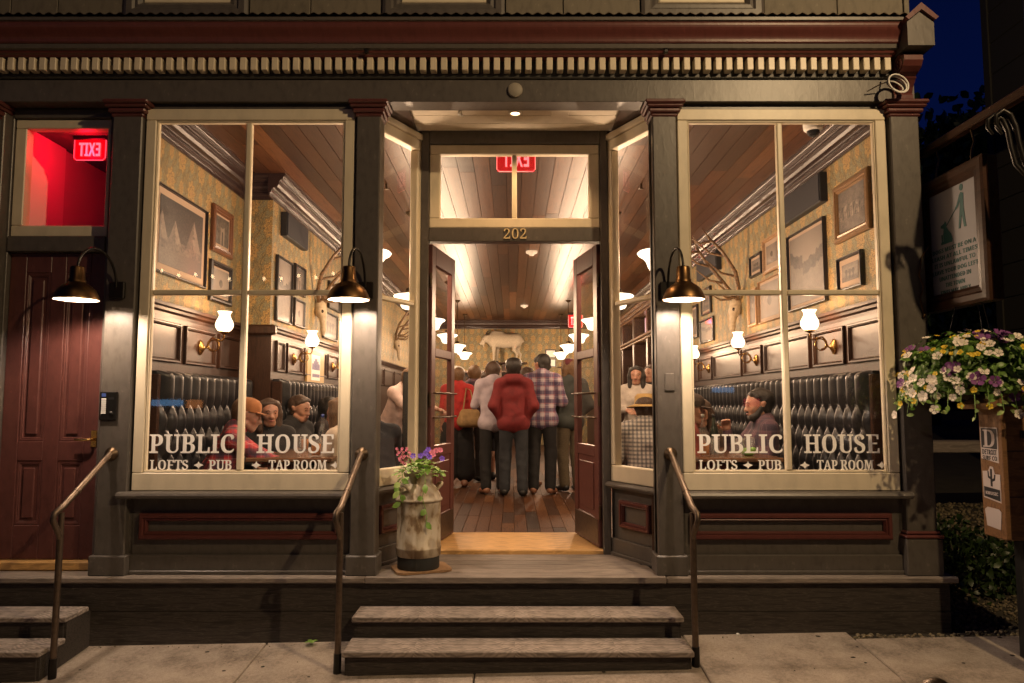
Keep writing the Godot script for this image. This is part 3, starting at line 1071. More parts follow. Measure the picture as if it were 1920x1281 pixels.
func gooseneck(called_label: String, x: float, side: float) -> Node3D:
	# base plate on the pilaster; arm rises and loops out to a bell shade
	var px := x
	var t := thing("wall_lamp", called_label, "lamp", Vector3(px, 2.52, 0.04), 0.0, "gooseneck lamps on the pilasters")
	part("back_plate", B.new().box(Vector3(-0.055, -0.06, 0.0), Vector3(0.055, 0.06, 0.03), 0.006), M.black_metal, t)
	var sx := side
	var pts := []
	for k in 17:
		var u := k / 16.0
		var a := PI * u
		# from the plate up and over to the shade's neck
		pts.append(Vector3(sx * (0.5 - 0.5 * cos(a)), 0.02 + 0.075 * (1.0 - u) * 0 + 0.20 * sin(a) + 0.085 * u, 0.03 + 0.28 * (0.5 - 0.5 * cos(a))))
	part("arm", B.new().tube(pts, [0.009], 8), M.black_metal, t)
	var c := Vector3(sx, 0.0, 0.31)
	var prof := [Vector2(0.0, 0.117), Vector2(0.040, 0.116), Vector2(0.044, 0.108), Vector2(0.049, 0.030), Vector2(0.054, 0.026), Vector2(0.054, 0.012), Vector2(0.060, 0.004), Vector2(0.092, -0.018), Vector2(0.116, -0.042), Vector2(0.131, -0.072), Vector2(0.141, -0.098), Vector2(0.144, -0.108), Vector2(0.141, -0.113), Vector2(0.137, -0.109)]
	var s := part("shade", B.new().lathe(prof, 32, c), M.brass, t)
	var lin_ := [Vector2(0.1365, -0.1085), Vector2(0.126, -0.075), Vector2(0.108, -0.04), Vector2(0.08, -0.014), Vector2(0.04, 0.004), Vector2(0.0, 0.012)]
	part("liner", B.new().lathe(lin_, 28, c), M.liner, s)
	part("bulb", B.new().ball(c + Vector3(0, -0.058, 0), Vector3(0.03, 0.034, 0.03), 14), M.bulb, t)
	omni(c + Vector3(0, -0.06, 0), 1.4, Color(1.0, 0.88, 0.77), t, 0.028)
	return t


func handrail(label: String, xt: float, xb: float) -> void:
	var t := wthing("handrail", label, "handrail", Vector3(xb, 0.09, 0.6), "pipe handrails by the steps")
	var top := Vector3(xt, 1.362, 0.065)
	var gy := 0.115 + 0.018 * xb - 0.07 * 0.58
	var q := xb - signf(xb) * -0.02
	part("rail", B.new().tube([top, top.lerp(Vector3(xb, 1.055, 0.55), 0.5), Vector3(xb, 1.065, 0.535), Vector3(q, 1.03, 0.585), Vector3(q, 0.99, 0.60), Vector3(xb, 0.90, 0.565), Vector3(xb, 0.86, 0.55)], [0.021, 0.021, 0.021, 0.020, 0.019, 0.017, 0.015], 10), M.pipe, t)
	part("post", B.new().tube([Vector3(xb, 1.03, 0.545), Vector3(xb, 0.86, 0.55), Vector3(xb, 0.55, 0.552), Vector3(xb, gy, 0.56)], [0.017, 0.02, 0.02, 0.02], 10), M.pipe, t)
	part("foot_sleeve", B.new().tube([Vector3(xb, gy - 0.005, 0.56), Vector3(xb, gy + 0.12, 0.56)], [0.025, 0.024], 10), M.black_metal, t)
	part("collar", B.new().tube([Vector3(xt + (xb - xt) * 0.68, 1.362 - 0.307 * 0.68, 0.065 + 0.485 * 0.68), Vector3(xt + (xb - xt) * 0.72, 1.362 - 0.307 * 0.72, 0.065 + 0.485 * 0.72)], [0.024], 10), M.pipe, t)
	var fl := Transform3D(Basis(Vector3.RIGHT, PI / 2), Vector3(xt, 1.362, 0.041))
	part("wall_flange", B.new().lathe([Vector2(0.0, 0.0), Vector2(0.046, 0.0), Vector2(0.047, 0.007), Vector2(0.036, 0.012), Vector2(0.026, 0.03), Vector2(0.0, 0.032)], 20, Vector3.ZERO, fl), M.bronze, t)


func steps(label: String, x0: float, x1: float) -> void:
	var t := wthing("wooden_steps", label, "steps", Vector3((x0 + x1) / 2, 0.09, 0.4), "weathered wooden steps")
	for v in [[0.337, 0.37, 0.102], [0.205, 0.635, 0.355]]:
		var zf: float = v[1]
		var zb: float = v[2]
		var zm := lerpf(zf, zb, 0.5)
		for q in [[zm + 0.002, zf], [zb, zm - 0.002]]:
			part("tread", B.new().box(Vector3(x0, v[0] - 0.034, q[0]), Vector3(x1, v[0] + rng.randf_range(-0.0015, 0.0015), q[1]), 0.006), M.tread, t)
		part("riser", B.new().box(Vector3(x0 + 0.03, -0.02, zf - 0.06), Vector3(x1 - 0.03, v[0] - 0.036, zf - 0.03), 0.003), M.base_board, t)
	for x in [x0 + 0.012, x1 - 0.03]:
		var s := B.new()
		var xf := Transform3D(Basis(Vector3(0, 0, 1), Vector3(0, 1, 0), Vector3(1, 0, 0)), Vector3(x, 0, 0))
		s.prism([Vector2(0.061, -0.02), Vector2(0.60, -0.02), Vector2(0.60, 0.169), Vector2(0.335, 0.169), Vector2(0.335, 0.301), Vector2(0.061, 0.301)], 0.018, xf)
		part("stringer", s, M.base_board, t)


func leaf_mesh(l: float, w: float) -> ArrayMesh:
	var b := B.new()
	b.smooth()
	var mid := [Vector3(0, 0, 0), Vector3(0, 0.10 * l, l * 0.35), Vector3(0, 0.09 * l, l * 0.7), Vector3(0, -0.02 * l, l)]
	var ww := [0.08 * w, 0.5 * w, 0.42 * w, 0.0]
	for i in 3:
		for s in [-1.0, 1.0]:
			var a: Vector3 = mid[i] + Vector3(s * ww[i], 0.12 * ww[i], 0)
			var c: Vector3 = mid[i + 1] + Vector3(s * ww[i + 1], 0.12 * ww[i + 1], 0)
			if s > 0: b.quad(mid[i], a, c, mid[i + 1])
			else: b.quad(mid[i], mid[i + 1], c, a)
	return b.mesh()


func flower_mesh(r: float, petals: int, cup: float) -> ArrayMesh:
	var b := B.new()
	b.smooth()
	for k in petals:
		var a0 := TAU * k / petals
		var prev_l := Vector3.ZERO
		var hw := PI / petals * 0.98
		var pts := []
		for q in [[0.0, 0.15], [-hw, 0.62], [-hw * 0.75, 0.95], [0.0, 1.05], [hw * 0.75, 0.95], [hw, 0.62]]:
			var rr: float = q[1] * r
			pts.append(Vector3(cos(a0 + q[0]) * rr, cup * rr * rr / r * (1.0 if absf(q[0]) > 0.01 else 0.7), sin(a0 + q[0]) * rr))
		for i in range(1, pts.size() - 1):
			b.tri(pts[0], pts[i + 1], pts[i])
	b.ball(Vector3(0, 0.04 * r, 0), Vector3(0.18, 0.12, 0.18) * r, 6)
	return b.mesh()


func face(dir: Vector3, spin: float) -> Basis:   # y axis along dir
	var y := dir.normalized()
	var x := y.cross(Vector3(0.3, 0.1, 0.94)).normalized()
	var z := x.cross(y)
	return Basis(x, y, z) * Basis(Vector3.UP, spin)


func build_ground() -> void:
	var tilt := Basis(Vector3.RIGHT, 0.07) * Basis(Vector3(0, 0, 1), 0.018)
	var sw := Node3D.new()
	sw.name = "sidewalk"
	add_child(sw)
	sw.set_meta("kind", "structure")
	sw.transform = Transform3D(tilt, Vector3(0, 0.115, 0))
	var xs := [-8.0, -6.2, -4.6, -3.15, -1.70, -0.25, 1.15, 2.28]
	var zs := [0.0, 1.35, 2.7]
	for i in xs.size() - 1:
		for k in 2:
			part("paving_slab", B.new().box(Vector3(xs[i] + 0.004, -0.12, (zs[k] if k else -0.10) + 0.004), Vector3(xs[i + 1] - 0.004, 0.0, zs[k + 1] - 0.004), 0.006), M.concrete, sw)
	for i in 4:
		part("paving_slab", B.new().box(Vector3(2.284 + i * 1.5, -0.12, 0.17 + (0.0 if i else 0.0)), Vector3(2.276 + (i + 1) * 1.5, 0.0, 1.346), 0.006), M.concrete, sw)
		part("paving_slab", B.new().box(Vector3(2.284 + i * 1.5, -0.12, 1.354), Vector3(2.276 + (i + 1) * 1.5, 0.0, 2.7), 0.006), M.concrete, sw)
	part("kerb", B.new().box(Vector3(-8, -0.26, 2.705), Vector3(8.3, 0.0, 2.86), 0.02), M.concrete, sw)
	struct("road", B.new().box(Vector3(-60, -0.5, 2.8), Vector3(60, -0.235, 14)), M.road)
	struct("ground", B.new().box(Vector3(-200, -0.8, -220), Vector3(200, -0.30, 120)), M.soil)
	# planted and gravelled plot at the right
	var gb := struct("gravel_bed", B.new().box(Vector3(2.96, -0.3, -14), Vector3(14, -0.022, 0.168)).box(Vector3(2.29, -0.3, -0.02), Vector3(2.97, -0.022, 0.168)), M.soil)
	gb.transform = sw.transform
	var pm := B.new().ball(Vector3.ZERO, Vector3(1.0, 0.6, 0.8), 6).mesh()
	var mm := MultiMesh.new()
	mm.transform_format = MultiMesh.TRANSFORM_3D
	mm.use_colors = true
	mm.mesh = pm
	mm.instance_count = 9000
	for i in mm.instance_count:
		var x := rng.randf_range(2.3, 6.2)
		var z := 0.165 - pow(rng.randf(), 1.5) * 4.2
		if x < 3.05 and z < 0.075: x = rng.randf_range(3.05, 5.0)
		var r := rng.randf_range(0.006, 0.019) * (1.0 if z > -1.5 else 1.5)
		var p := sw.transform * Vector3(x, -0.018 + r * 0.3, z)
		mm.set_instance_transform(i, Transform3D(Basis.from_euler(Vector3(rng.randf() * 0.6, rng.randf() * TAU, rng.randf() * 0.6)).scaled(Vector3.ONE * r), p))
		var t := rng.randf_range(0.45, 1.5)
		mm.set_instance_color(i, Color(t, t * rng.randf_range(0.9, 1.0), t * rng.randf_range(0.75, 0.95)))
	var mi := MultiMeshInstance3D.new()
	mi.name = "gravel"
	mi.multimesh = mm
	mi.material_override = M.pebble
	add_child(mi)
	mi.set_meta("kind", "stuff")
	mi.set_meta("label", "loose tan gravel in the bed beside the pub corner")
	mi.set_meta("category", "gravel")
	# fallen leaf and grit on the pavement
	var lf := wthing("fallen_leaf", "small green leaf sprig lying on the pavement by the foundation", "leaf", Vector3(-1.38, 0.09, 0.12))
	for k in 4:
		var o := part("leaf", leaf_mesh(0.05, 0.035), M.leaf, lf)
		o.transform = Transform3D(Basis(Vector3.UP, k * 1.7 + 0.4) * Basis(Vector3.RIGHT, -0.25), Vector3(0, 0.008, 0))
	var cr := B.new()
	for k in 70:
		var p := sw.transform * Vector3(rng.randf_range(-3, 2.3), 0.002, rng.randf_range(0.075, 0.13) if k < 45 else rng.randf_range(0.1, 1.2))
		cr.ball(p, Vector3.ONE * rng.randf_range(0.002, 0.006), 5)
	var cro := struct("pavement_grit", cr, M.pebble)
	cro.set_meta("kind", "stuff")
	var gum := B.new()
	var gr := RandomNumberGenerator.new()
	gr.seed = 9
	for k in 46:
		var c := sw.transform * Vector3(gr.randf_range(-3.4, 4.0), 0.0015, gr.randf_range(0.10, 1.3))
		var r := gr.randf_range(0.005, 0.017)
		gum.lathe([Vector2(r, 0), Vector2(r * 0.8, 0.0015), Vector2(0, 0.002)], 9, Vector3.ZERO, Transform3D(tilt * Basis.from_scale(Vector3(1, 1, gr.randf_range(0.6, 1.0))), c))
	struct("pavement_gum_spots", gum, M.soil).set_meta("kind", "stuff")
	solo("bottle_cap_stone", B.new().ball(Vector3(0, 0.01, 0), Vector3(0.014, 0.011, 0.013), 8), M.white, "small pale pebble at the foot of the foundation board right of the entry", "pebble", "", sw.transform * Vector3(1.52, 0.0, 0.09))


func build_outside() -> void:
	steps("weathered two tread wooden steps in front of the open entry", -1.058, 1.093)
	steps("weathered two tread wooden steps at the left under the maroon side door", -5.2, -2.905)
	handrail("pipe handrail with bent end left of the entry steps", -1.075, -1.10)
	handrail("pipe handrail with bent end right of the entry steps", 1.092, 1.118)
	handrail("pipe handrail with bent end in front of the maroon side door", -2.83, -2.86)
	gooseneck("brass gooseneck lamp in front of the maroon side door", -2.835, -0.115)
	gooseneck("brass gooseneck lamp on the pilaster left of the entry", -1.065, -0.055)
	gooseneck("brass gooseneck lamp on the pilaster right of the entry", 1.09, 0.045)
	# recessed porch light
	var pl := thing("porch_downlight", "small round recessed light in the cream porch ceiling", "lamp", Vector3(0.005, 3.954, -0.28))
	part("trim_ring", B.new().lathe([Vector2(0.052, 0.0), Vector2(0.05, -0.006), Vector2(0.036, -0.007), Vector2(0.034, 0.0)], 20), M.white, pl)
	part("lamp_face", B.new().lathe([Vector2(0, -0.003), Vector2(0.034, -0.003)], 20), M.bulb, pl)
	var sp := SpotLight3D.new()
	sp.name = "porch_spot"
	sp.position = Vector3(0, -0.012, 0)
	sp.rotation.x = -PI / 2
	sp.light_energy = 1.2
	sp.light_color = Color(1, 0.78, 0.55)
	sp.spot_angle = 62
	sp.spot_angle_attenuation = 0.6
	sp.spot_range = 8
	sp.light_size = 0.03
	sp.shadow_enabled = true
	pl.add_child(sp)
	solo("porch_sensor", B.new().box(Vector3(-0.018, -0.03, -0.012), Vector3(0.018, 0, 0.012), 0.004).tube([Vector3(0, -0.012, 0.01), Vector3(0.02, -0.05, 0.03)], [0.011], 8), M.white, "small white spot fitting on the porch ceiling left of the downlight", "fitting", "", Vector3(-0.42, 3.954, -0.24))
	# intercom, cover plate, conduit box
	var ic := thing("intercom", "dark metal intercom panel with name buttons on the pilaster by the side door", "intercom", Vector3(-2.865, 1.598, 0.042))
	part("plate", B.new().box(Vector3(-0.062, 0, 0), Vector3(0.062, 0.2, 0.014), 0.004), M.black_metal, ic)
	for k in 8:
		part("button", B.new().box(Vector3(-0.045, 0.045 + k * 0.014, 0.0145), Vector3(-0.012, 0.055 + k * 0.014, 0.018), 0.001), M.white, ic)
	part("screen", B.new().box(Vector3(-0.045, 0.165, 0.0145), Vector3(-0.015, 0.188, 0.017), 0.001), std(lin(0.05, 0.09, 0.3), 0.2), ic)
	part("camera_lens", B.new().lathe([Vector2(0, 0.01), Vector2(0.012, 0.008), Vector2(0.014, 0)], 12, Vector3.ZERO, Transform3D(Basis(Vector3.RIGHT, PI / 2), Vector3(0.025, 0.05, 0.0145))), M.black, ic)
	part("speaker_slot", B.new().box(Vector3(0.005, 0.145, 0.0145), Vector3(0.04, 0.16, 0.016)), M.black, ic)
	solo("cover_plate", B.new().box(Vector3(-0.034, -0.062, 0), Vector3(0.034, 0.062, 0.008), 0.003), M.trim, "blank grey cover plate on the pilaster right of the entry", "cover plate", "", Vector3(1.095, 1.866, 0.041))
	# coiled cable at the corner
	var cc := thing("cable_coil", "white coil of spare cable hanging on the corner bracket", "cable", Vector3(2.735, 3.99, 0.13))
	for k in 4:
		var pts := []
		var r := 0.062 + 0.007 * k
		var tiltb := Basis.from_euler(Vector3(-0.5 + 0.12 * k, 0.25, -0.5 + 0.1 * k))
		for i in 25:
			var a := TAU * i / 24.0
			pts.append(tiltb * Vector3(r * cos(a), r * 0.85 * sin(a), 0.012 * k))
		part("loop", B.new().tube(pts, [0.0055], 6), M.white if k != 1 else M.black, cc)
	part("tail", B.new().tube([Vector3(-0.06, 0.03, 0), Vector3(-0.1, 0.02, -0.02), Vector3(-0.17, -0.01, -0.07)], [0.0045], 6), M.pipe, cc)
	part("hook", B.new().tube([Vector3(-0.045, 0.09, -0.06), Vector3(-0.04, 0.075, 0.01), Vector3(-0.04, 0.055, 0.02)], [0.006], 6), M.bronze, cc)
	var cl := B.new()
	cl.box(Vector3(0, 0, 0), Vector3(0.03, 0.025, 0.03), 0.004)
	solo("light_clip", cl, M.black_metal, "small dark cable clip under the cornice left of the entry", "clip", "cable clips under the cornice", Vector3(-1.08, 4.222, 0.143))
	solo("light_clip", cl.st.commit(), M.black_metal, "small dark cable clip under the cornice right of the entry", "clip", "cable clips under the cornice", Vector3(1.07, 4.222, 0.143))
	# loose cable on the corner pilaster
	var lc := []
	for k in 12:
		lc.append(Vector3(0.012 * sin(k * 1.3), -k * 0.042, 0.006 * cos(k * 2.1)))
	lc[0] += Vector3(0.06, 0.03, 0)
	solo("loose_cable", B.new().tube(lc, [0.006], 6).ball(lc[11], Vector3(0.012, 0.016, 0.012), 8), M.brass, "yellowish loose cable hanging down the corner pilaster", "cable", "", Vector3(2.90, 2.80, 0.055))
	milk_can()
	right_side()
	street_tree()
	# bollard near the camera
	var bo := thing("bollard", "dark metal bollard with a domed top at the lower edge of the picture", "bollard", Vector3(1.335, -0.085, 2.85))
	part("post", B.new().tube([Vector3(0, 0, 0), Vector3(0, 0.86, 0)], [0.045], 20), M.bronze, bo)
	part("dome", B.new().lathe([Vector2(0.0, 0.862), Vector2(0.055, 0.862), Vector2(0.058, 0.875), Vector2(0.055, 0.892), Vector2(0.042, 0.912), Vector2(0.022, 0.924), Vector2(0, 0.928)], 24), M.bronze, bo)
	part("collar", B.new().lathe([Vector2(0.046, 0.80), Vector2(0.056, 0.81), Vector2(0.056, 0.83), Vector2(0.046, 0.84)], 20), M.bronze, bo)
	# street lamp beside the photographer: its light rakes the front
	var sl := thing("street_lamp", "tall street lamp post with a glowing globe at the kerb", "street lamp", Vector3(3.5, 0.06, 4.7))
	part("post", B.new().tube([Vector3.ZERO, Vector3(0, 0.6, 0), Vector3(0, 0.65, 0), Vector3(0, 5.75, 0)], [0.09, 0.08, 0.05, 0.04], 14), M.black_metal, sl)
	part("globe_holder", B.new().lathe([Vector2(0.04, 5.70), Vector2(0.1, 5.75), Vector2(0.1, 5.78), Vector2(0, 5.78)], 16), M.black_metal, sl)
	part("globe", B.new().ball(Vector3(0, 5.94, 0), Vector3(0.16, 0.17, 0.16), 20), glow(Color(1.0, 0.72, 0.42), 6.0), sl)
	omni(Vector3(0, 5.94, 0), 22.0, Color(1.0, 0.85, 0.64), sl, 0.06, 60.0)


func street_tree() -> void:
	# unseen tree added out of the frame to keep the lamp off the corner
	var g := RandomNumberGenerator.new()
	g.seed = 77
	var t := thing("street_tree", "unseen young tree added at the kerb to shade the pub corner", "tree", Vector3(4.75, -0.1, 2.55))
	var tr := B.new()
	tr.tube([Vector3.ZERO, Vector3(0.02, 1.5, 0), Vector3(0, 3.0, 0), Vector3(0, 4.0, 0)], [0.06, 0.05, 0.035, 0.015], 8)
	for k in 9:
		var a := g.randf() * TAU
		var y := 2.0 + 0.17 * k
		tr.tube([Vector3(0, y, 0), Vector3(cos(a) * 0.6, y + 0.35, sin(a) * 0.6)], [0.02, 0.006], 6)
	part("trunk", tr, M.soil, t)
	var mm := MultiMesh.new()
	mm.transform_format = MultiMesh.TRANSFORM_3D
	mm.use_colors = true
	mm.mesh = leaf_mesh(0.12, 0.08)
	mm.instance_count = 4200
	for i in mm.instance_count:
		var v := Vector3(g.randfn(), g.randfn(), g.randfn()).normalized() * pow(g.randf(), 0.4)
		mm.set_instance_transform(i, Transform3D(Basis.from_euler(Vector3(g.randf() * 6, g.randf() * 6, g.randf() * 6)), Vector3(v.x * 1.0, 3.2 + v.y * 1.25, v.z * 0.8)))
		var b := g.randf_range(0.6, 1.4)
		mm.set_instance_color(i, Color(b, b, b))
	var mi := MultiMeshInstance3D.new()
	mi.name = "crown"
	mi.multimesh = mm
	mi.material_override = M.leaf_deep
	mi.set_meta("kind", "stuff")
	t.add_child(mi)


func milk_can() -> void:
	var at := Vector3(-0.69, 0.532, -0.13)
	solo("can_board", B.new().prism(rounded(0.40, 0.30, 0.06), 0.016, Transform3D(Basis(Vector3(0.94, 0, -0.34), Vector3(-0.34, 0, -0.94), Vector3(0, 1, 0)), at + Vector3(0.02, 0, 0.0))), M.ply, "thin rounded plywood board under the old milk can", "board")
	var y := 0.017
	var t := thing("milk_can", "rusty old metal milk can used as a planter on the porch", "milk can", at + Vector3(0, y, 0))
	part("base_band", B.new().lathe([Vector2(0, 0), Vector2(0.148, 0), Vector2(0.150, 0.004), Vector2(0.150, 0.085)], 32), M.can_dark, t)
	part("body", B.new().lathe([Vector2(0.150, 0.085), Vector2(0.158, 0.09), Vector2(0.159, 0.135), Vector2(0.162, 0.14), Vector2(0.162, 0.15), Vector2(0.157, 0.155), Vector2(0.155, 0.44), Vector2(0.157, 0.47)], 36), M.can, t)
	part("shoulder", B.new().lathe([Vector2(0.157, 0.47), Vector2(0.168, 0.473), Vector2(0.169, 0.485), Vector2(0.160, 0.492), Vector2(0.150, 0.52), Vector2(0.128, 0.56), Vector2(0.102, 0.585), Vector2(0.096, 0.595)], 36), M.can, t)
	part("neck", B.new().lathe([Vector2(0.096, 0.595), Vector2(0.095, 0.64), Vector2(0.102, 0.66), Vector2(0.112, 0.668), Vector2(0.112, 0.676), Vector2(0.09, 0.672), Vector2(0.088, 0.60), Vector2(0, 0.60)], 32), M.can, t)
	for s in [-1.0, 1.0]:
		var c := Vector3(s * 0.115, 0.545, 0.02) if s < 0 else Vector3(0.115, 0.545, -0.02)
		var dir := Vector3(s * 0.75, 0, 0.66 if s < 0 else -0.2).normalized()
		var tn := Vector3(-dir.z, 0, dir.x)
		var q := dir * 0.12 + Vector3(0, 0.55, 0)
		part("handle", B.new().tube([q - tn * 0.055 + dir * 0.0, q - tn * 0.058 + dir * 0.035 + Vector3(0, 0.035, 0), q + dir * 0.045 + Vector3(0, 0.045, 0), q + tn * 0.058 + dir * 0.035 + Vector3(0, 0.035, 0), q + tn * 0.055], [0.010], 8), M.can, t)
	var rb := B.new().lathe([Vector2(0.152, 0.088), Vector2(0.16, 0.09)], 8)
	# planting
	var pl := thing("potted_flowers", "green leafy plants with violet and pink blooms growing from the milk can", "flowers", at + Vector3(0, y + 0.64, 0))
	part("potting_soil", B.new().lathe([Vector2(0, 0.012), Vector2(0.085, 0.004)], 16), M.soil, pl)
	var lm := [leaf_mesh(0.055, 0.042), leaf_mesh(0.042, 0.036), leaf_mesh(0.068, 0.04)]
	for k in 120:
		var a := rng.randf() * TAU
		var r := sqrt(rng.randf()) * 0.155
		var h := 0.03 + 0.10 * (1.0 - pow(r / 0.17, 2.0)) * rng.randf_range(0.35, 1.1)
		if r > 0.11: h -= rng.randf() * 0.06
		var o := part("leaf", lm[k % 3], [M.leaf, M.leaf_pale, M.leaf][k % 3], pl)
		o.transform = Transform3D(Basis(Vector3.UP, -a + PI / 2 + rng.randf_range(-0.7, 0.7)) * Basis(Vector3.RIGHT, rng.randf_range(-0.5, 0.7)), Vector3(cos(a) * r, h, sin(a) * r))
	var fm := flower_mesh(0.021, 5, 0.25)
	for q in [[0.05, 0.17, 0.06, "v"], [0.02, 0.155, 0.10, "v"], [0.08, 0.145, 0.09, "v"], [0.06, 0.19, -0.02, "v"], [-0.04, 0.15, 0.05, "v"], [0.095, 0.175, 0.04, "p"], [0.105, 0.16, 0.07, "p"], [0.12, 0.185, 0.0, "p"], [0.165, 0.13, 0.03, "v"], [0.15, 0.19, 0.02, "p"]]:
		var o := part("bloom", fm, M.petal_violet if q[3] == "v" else M.petal_pink, pl)
		o.transform = Transform3D(face(Vector3(q[0] * 2, 0.35, 0.8), rng.randf() * 6.0), Vector3(q[0], q[1], q[2]))
	var small := flower_mesh(0.011, 5, 0.4)
	for s in [[-0.13, 0.0], [-0.16, 0.03], [-0.09, -0.02]]:
		part("stem", B.new().tube([Vector3(s[0] * 0.4, 0.02, s[1]), Vector3(s[0] * 0.8, 0.10, s[1]), Vector3(s[0], 0.19, s[1])], [0.0025], 5), M.leaf, pl)
		for k in 9:
			var o := part("small_bloom", small, M.petal_pink, pl)
			var u := k / 8.0
			o.transform = Transform3D(face(Vector3(rng.randf_range(-1, 1), 0.5, 1), k), Vector3(s[0] * (0.75 + 0.25 * u) + rng.randf_range(-0.012, 0.012), 0.09 + 0.11 * u, s[1] + rng.randf_range(-0.01, 0.01)))
	# trailing vine on the can's front
	for vine in [[-0.11, 0.12, -0.17, -0.12], [0.05, 0.15, -0.30, 0.065]]:
		var pts := []
		for k in 9:
			var u := k / 8.0
			pts.append(Vector3(lerpf(vine[0], vine[3], u) + 0.012 * sin(u * 9.0), 0.05 + (vine[2] - 0.05) * u, vine[1] + 0.015 * sin(u * 5.0) + 0.015))
		part("vine", B.new().tube(pts, [0.0025], 5), M.leaf, pl)
		for k in range(2, 9, 1 if vine[0] < 0 else 2):
			var o := part("leaf", lm[k % 3], M.leaf_pale if k % 2 else M.leaf, pl)
			o.transform = Transform3D(Basis(Vector3(0, 0, 1), rng.randf_range(-1.2, 1.2)) * Basis(Vector3.RIGHT, 1.0 + rng.randf() * 0.5), pts[k] + Vector3(0, 0, 0.004))


func rounded(w: float, h: float, r: float) -> Array:
	var out := []
	for q in [[1, 1, 0.0], [-1, 1, PI / 2], [-1, -1, PI], [1, -1, PI * 1.5]]:
		for k in 5:
			var a: float = q[2] + PI / 2 * k / 4.0
			out.append(Vector2(q[0] * (w / 2 - r) + r * cos(a), q[1] * (h / 2 - r) + r * sin(a)))
	return out


func right_side() -> void:
	var sans := SystemFont.new()
	sans.font_names = ["Droid Sans"]
	sans.font_weight = 700
	# iron post (out of the frame) carrying a beam, the sign and the basket
	var post := thing("sign_post", "dark iron post with a scrolled bracket and a beam holding the dog sign", "post", Vector3(3.12, 0.0, 1.0))
	part("pole", B.new().tube([Vector3.ZERO, Vector3(0, 4.2, 0)], [0.055, 0.045], 14), M.black_metal, post)
	part("beam", B.new().box(Vector3(-0.11, 3.54, -1.12), Vector3(-0.04, 3.60, 0.1), 0.008), M.dark_wood, post)
	var scr := B.new()
	for q in [Vector3.ZERO, Vector3(0.03, 0.015, 0.03), Vector3(0.055, 0.0, 0.0)]:
		var pts := []
		for v in [Vector3(2.875, 3.33, 0.95), Vector3(2.845, 3.37, 0.95), Vector3(2.85, 3.42, 0.95), Vector3(2.89, 3.45, 0.95), Vector3(2.935, 3.425, 0.95), Vector3(2.965, 3.35, 0.95), Vector3(2.975, 3.25, 0.955), Vector3(2.995, 3.14, 0.96), Vector3(3.05, 3.05, 0.98), Vector3(3.12, 3.0, 1.0)]:
			pts.append(v + q - Vector3(3.12, 0, 1.0))
		scr.tube(pts, [0.008, 0.012, 0.014, 0.016, 0.017, 0.016, 0.015, 0.014, 0.013], 8)
	part("scroll_bracket", scr, M.black_metal, post)
	# hanging sign, its face turned to the left
	var sg := wthing("hanging_sign", "wood framed white dog sign with green figures hanging at the pub corner", "sign", Vector3(3.0600, 2.39, 0.25))
	var fb := B.new()
	frame_loop(fb, Vector3(3.0250, 2.37, -0.12), Vector3(0, 0, 1), Vector3.UP, Vector3(-1, 0, 0), 0.76, 0.95, 0.115, 0.03)
	fb.box(Vector3(3.0300, 2.372, -0.118), Vector3(3.1050, 3.318, 0.638), 0.006)
	part("frame", fb, M.dark_wood, sg)
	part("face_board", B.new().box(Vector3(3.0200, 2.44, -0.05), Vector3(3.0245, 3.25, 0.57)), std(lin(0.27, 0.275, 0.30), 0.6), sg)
	var green := std(lin(0.008, 0.085, 0.085), 0.6)
	var bd := B.new()
	# green border line
	for q in [[-0.028, 2.458, -0.020, 3.235], [0.532, 2.458, 0.540, 3.235], [-0.019, 2.458, 0.531, 2.466], [-0.019, 3.227, 0.531, 3.235]]:
		bd.box(Vector3(3.0175, q[1], q[0]), Vector3(3.0195, q[3], q[2]))
	part("border", bd, green, sg)
	var X := Transform3D(Basis(Vector3(0, 0, 1), Vector3.UP, Vector3(-1, 0, 0)), Vector3(3.0195, 0, 0))
	var fig := B.new()   # walker
	fig.prism([Vector2(0.33, 2.90), Vector2(0.352, 2.90), Vector2(0.372, 2.99), Vector2(0.392, 2.90), Vector2(0.416, 2.90), Vector2(0.395, 3.04), Vector2(0.398, 3.13), Vector2(0.372, 3.145), Vector2(0.355, 3.13), Vector2(0.322, 3.07), Vector2(0.30, 3.05), Vector2(0.306, 3.035), Vector2(0.335, 3.052), Vector2(0.356, 3.09), Vector2(0.352, 3.03)], 0.002, X)
	var hd := []
	for k in 12: hd.append(Vector2(0.378 + 0.02 * cos(TAU * k / 12), 3.175 + 0.024 * sin(TAU * k / 12)))
	fig.prism(hd, 0.002, X)
	part("walker_figure", fig, green, sg)
	var dg := B.new()
	dg.prism([Vector2(0.12, 2.83), Vector2(0.25, 2.83), Vector2(0.255, 2.85), Vector2(0.24, 2.89), Vector2(0.21, 2.92), Vector2(0.19, 2.945), Vector2(0.19, 2.975), Vector2(0.178, 2.99), Vector2(0.165, 2.975), Vector2(0.125, 2.965), Vector2(0.125, 2.95), Vector2(0.158, 2.94), Vector2(0.15, 2.90), Vector2(0.15, 2.85), Vector2(0.12, 2.845)], 0.002, X)
	dg.box(Vector3(3.0175, 2.83, 0.128), Vector3(3.0195, 2.90, 0.142))
	part("dog_figure", dg, green, sg)
	part("leash", B.new().tube([Vector3(3.0180, 2.955, 0.195), Vector3(3.0180, 3.0, 0.25), Vector3(3.0180, 3.042, 0.303)], [0.0025], 5), green, sg)
	var lines := ["DOGS MUST BE ON A", "LEASH AT ALL TIMES", "IT IS UNLAWFUL TO", "LEAVE YOUR DOG LEFT", "UNATTENDED IN", "THE TOWN", "FINES MAY APPLY"]
	var wid := [0.50, 0.52, 0.47, 0.52, 0.36, 0.22, 0.34]
	for k in lines.size():
		letters(lines[k], wid[k], 0.030, sans, green, sg, Vector3(3.0185, 2.775 - k * 0.050, 0.26), -PI / 2, 0.002)
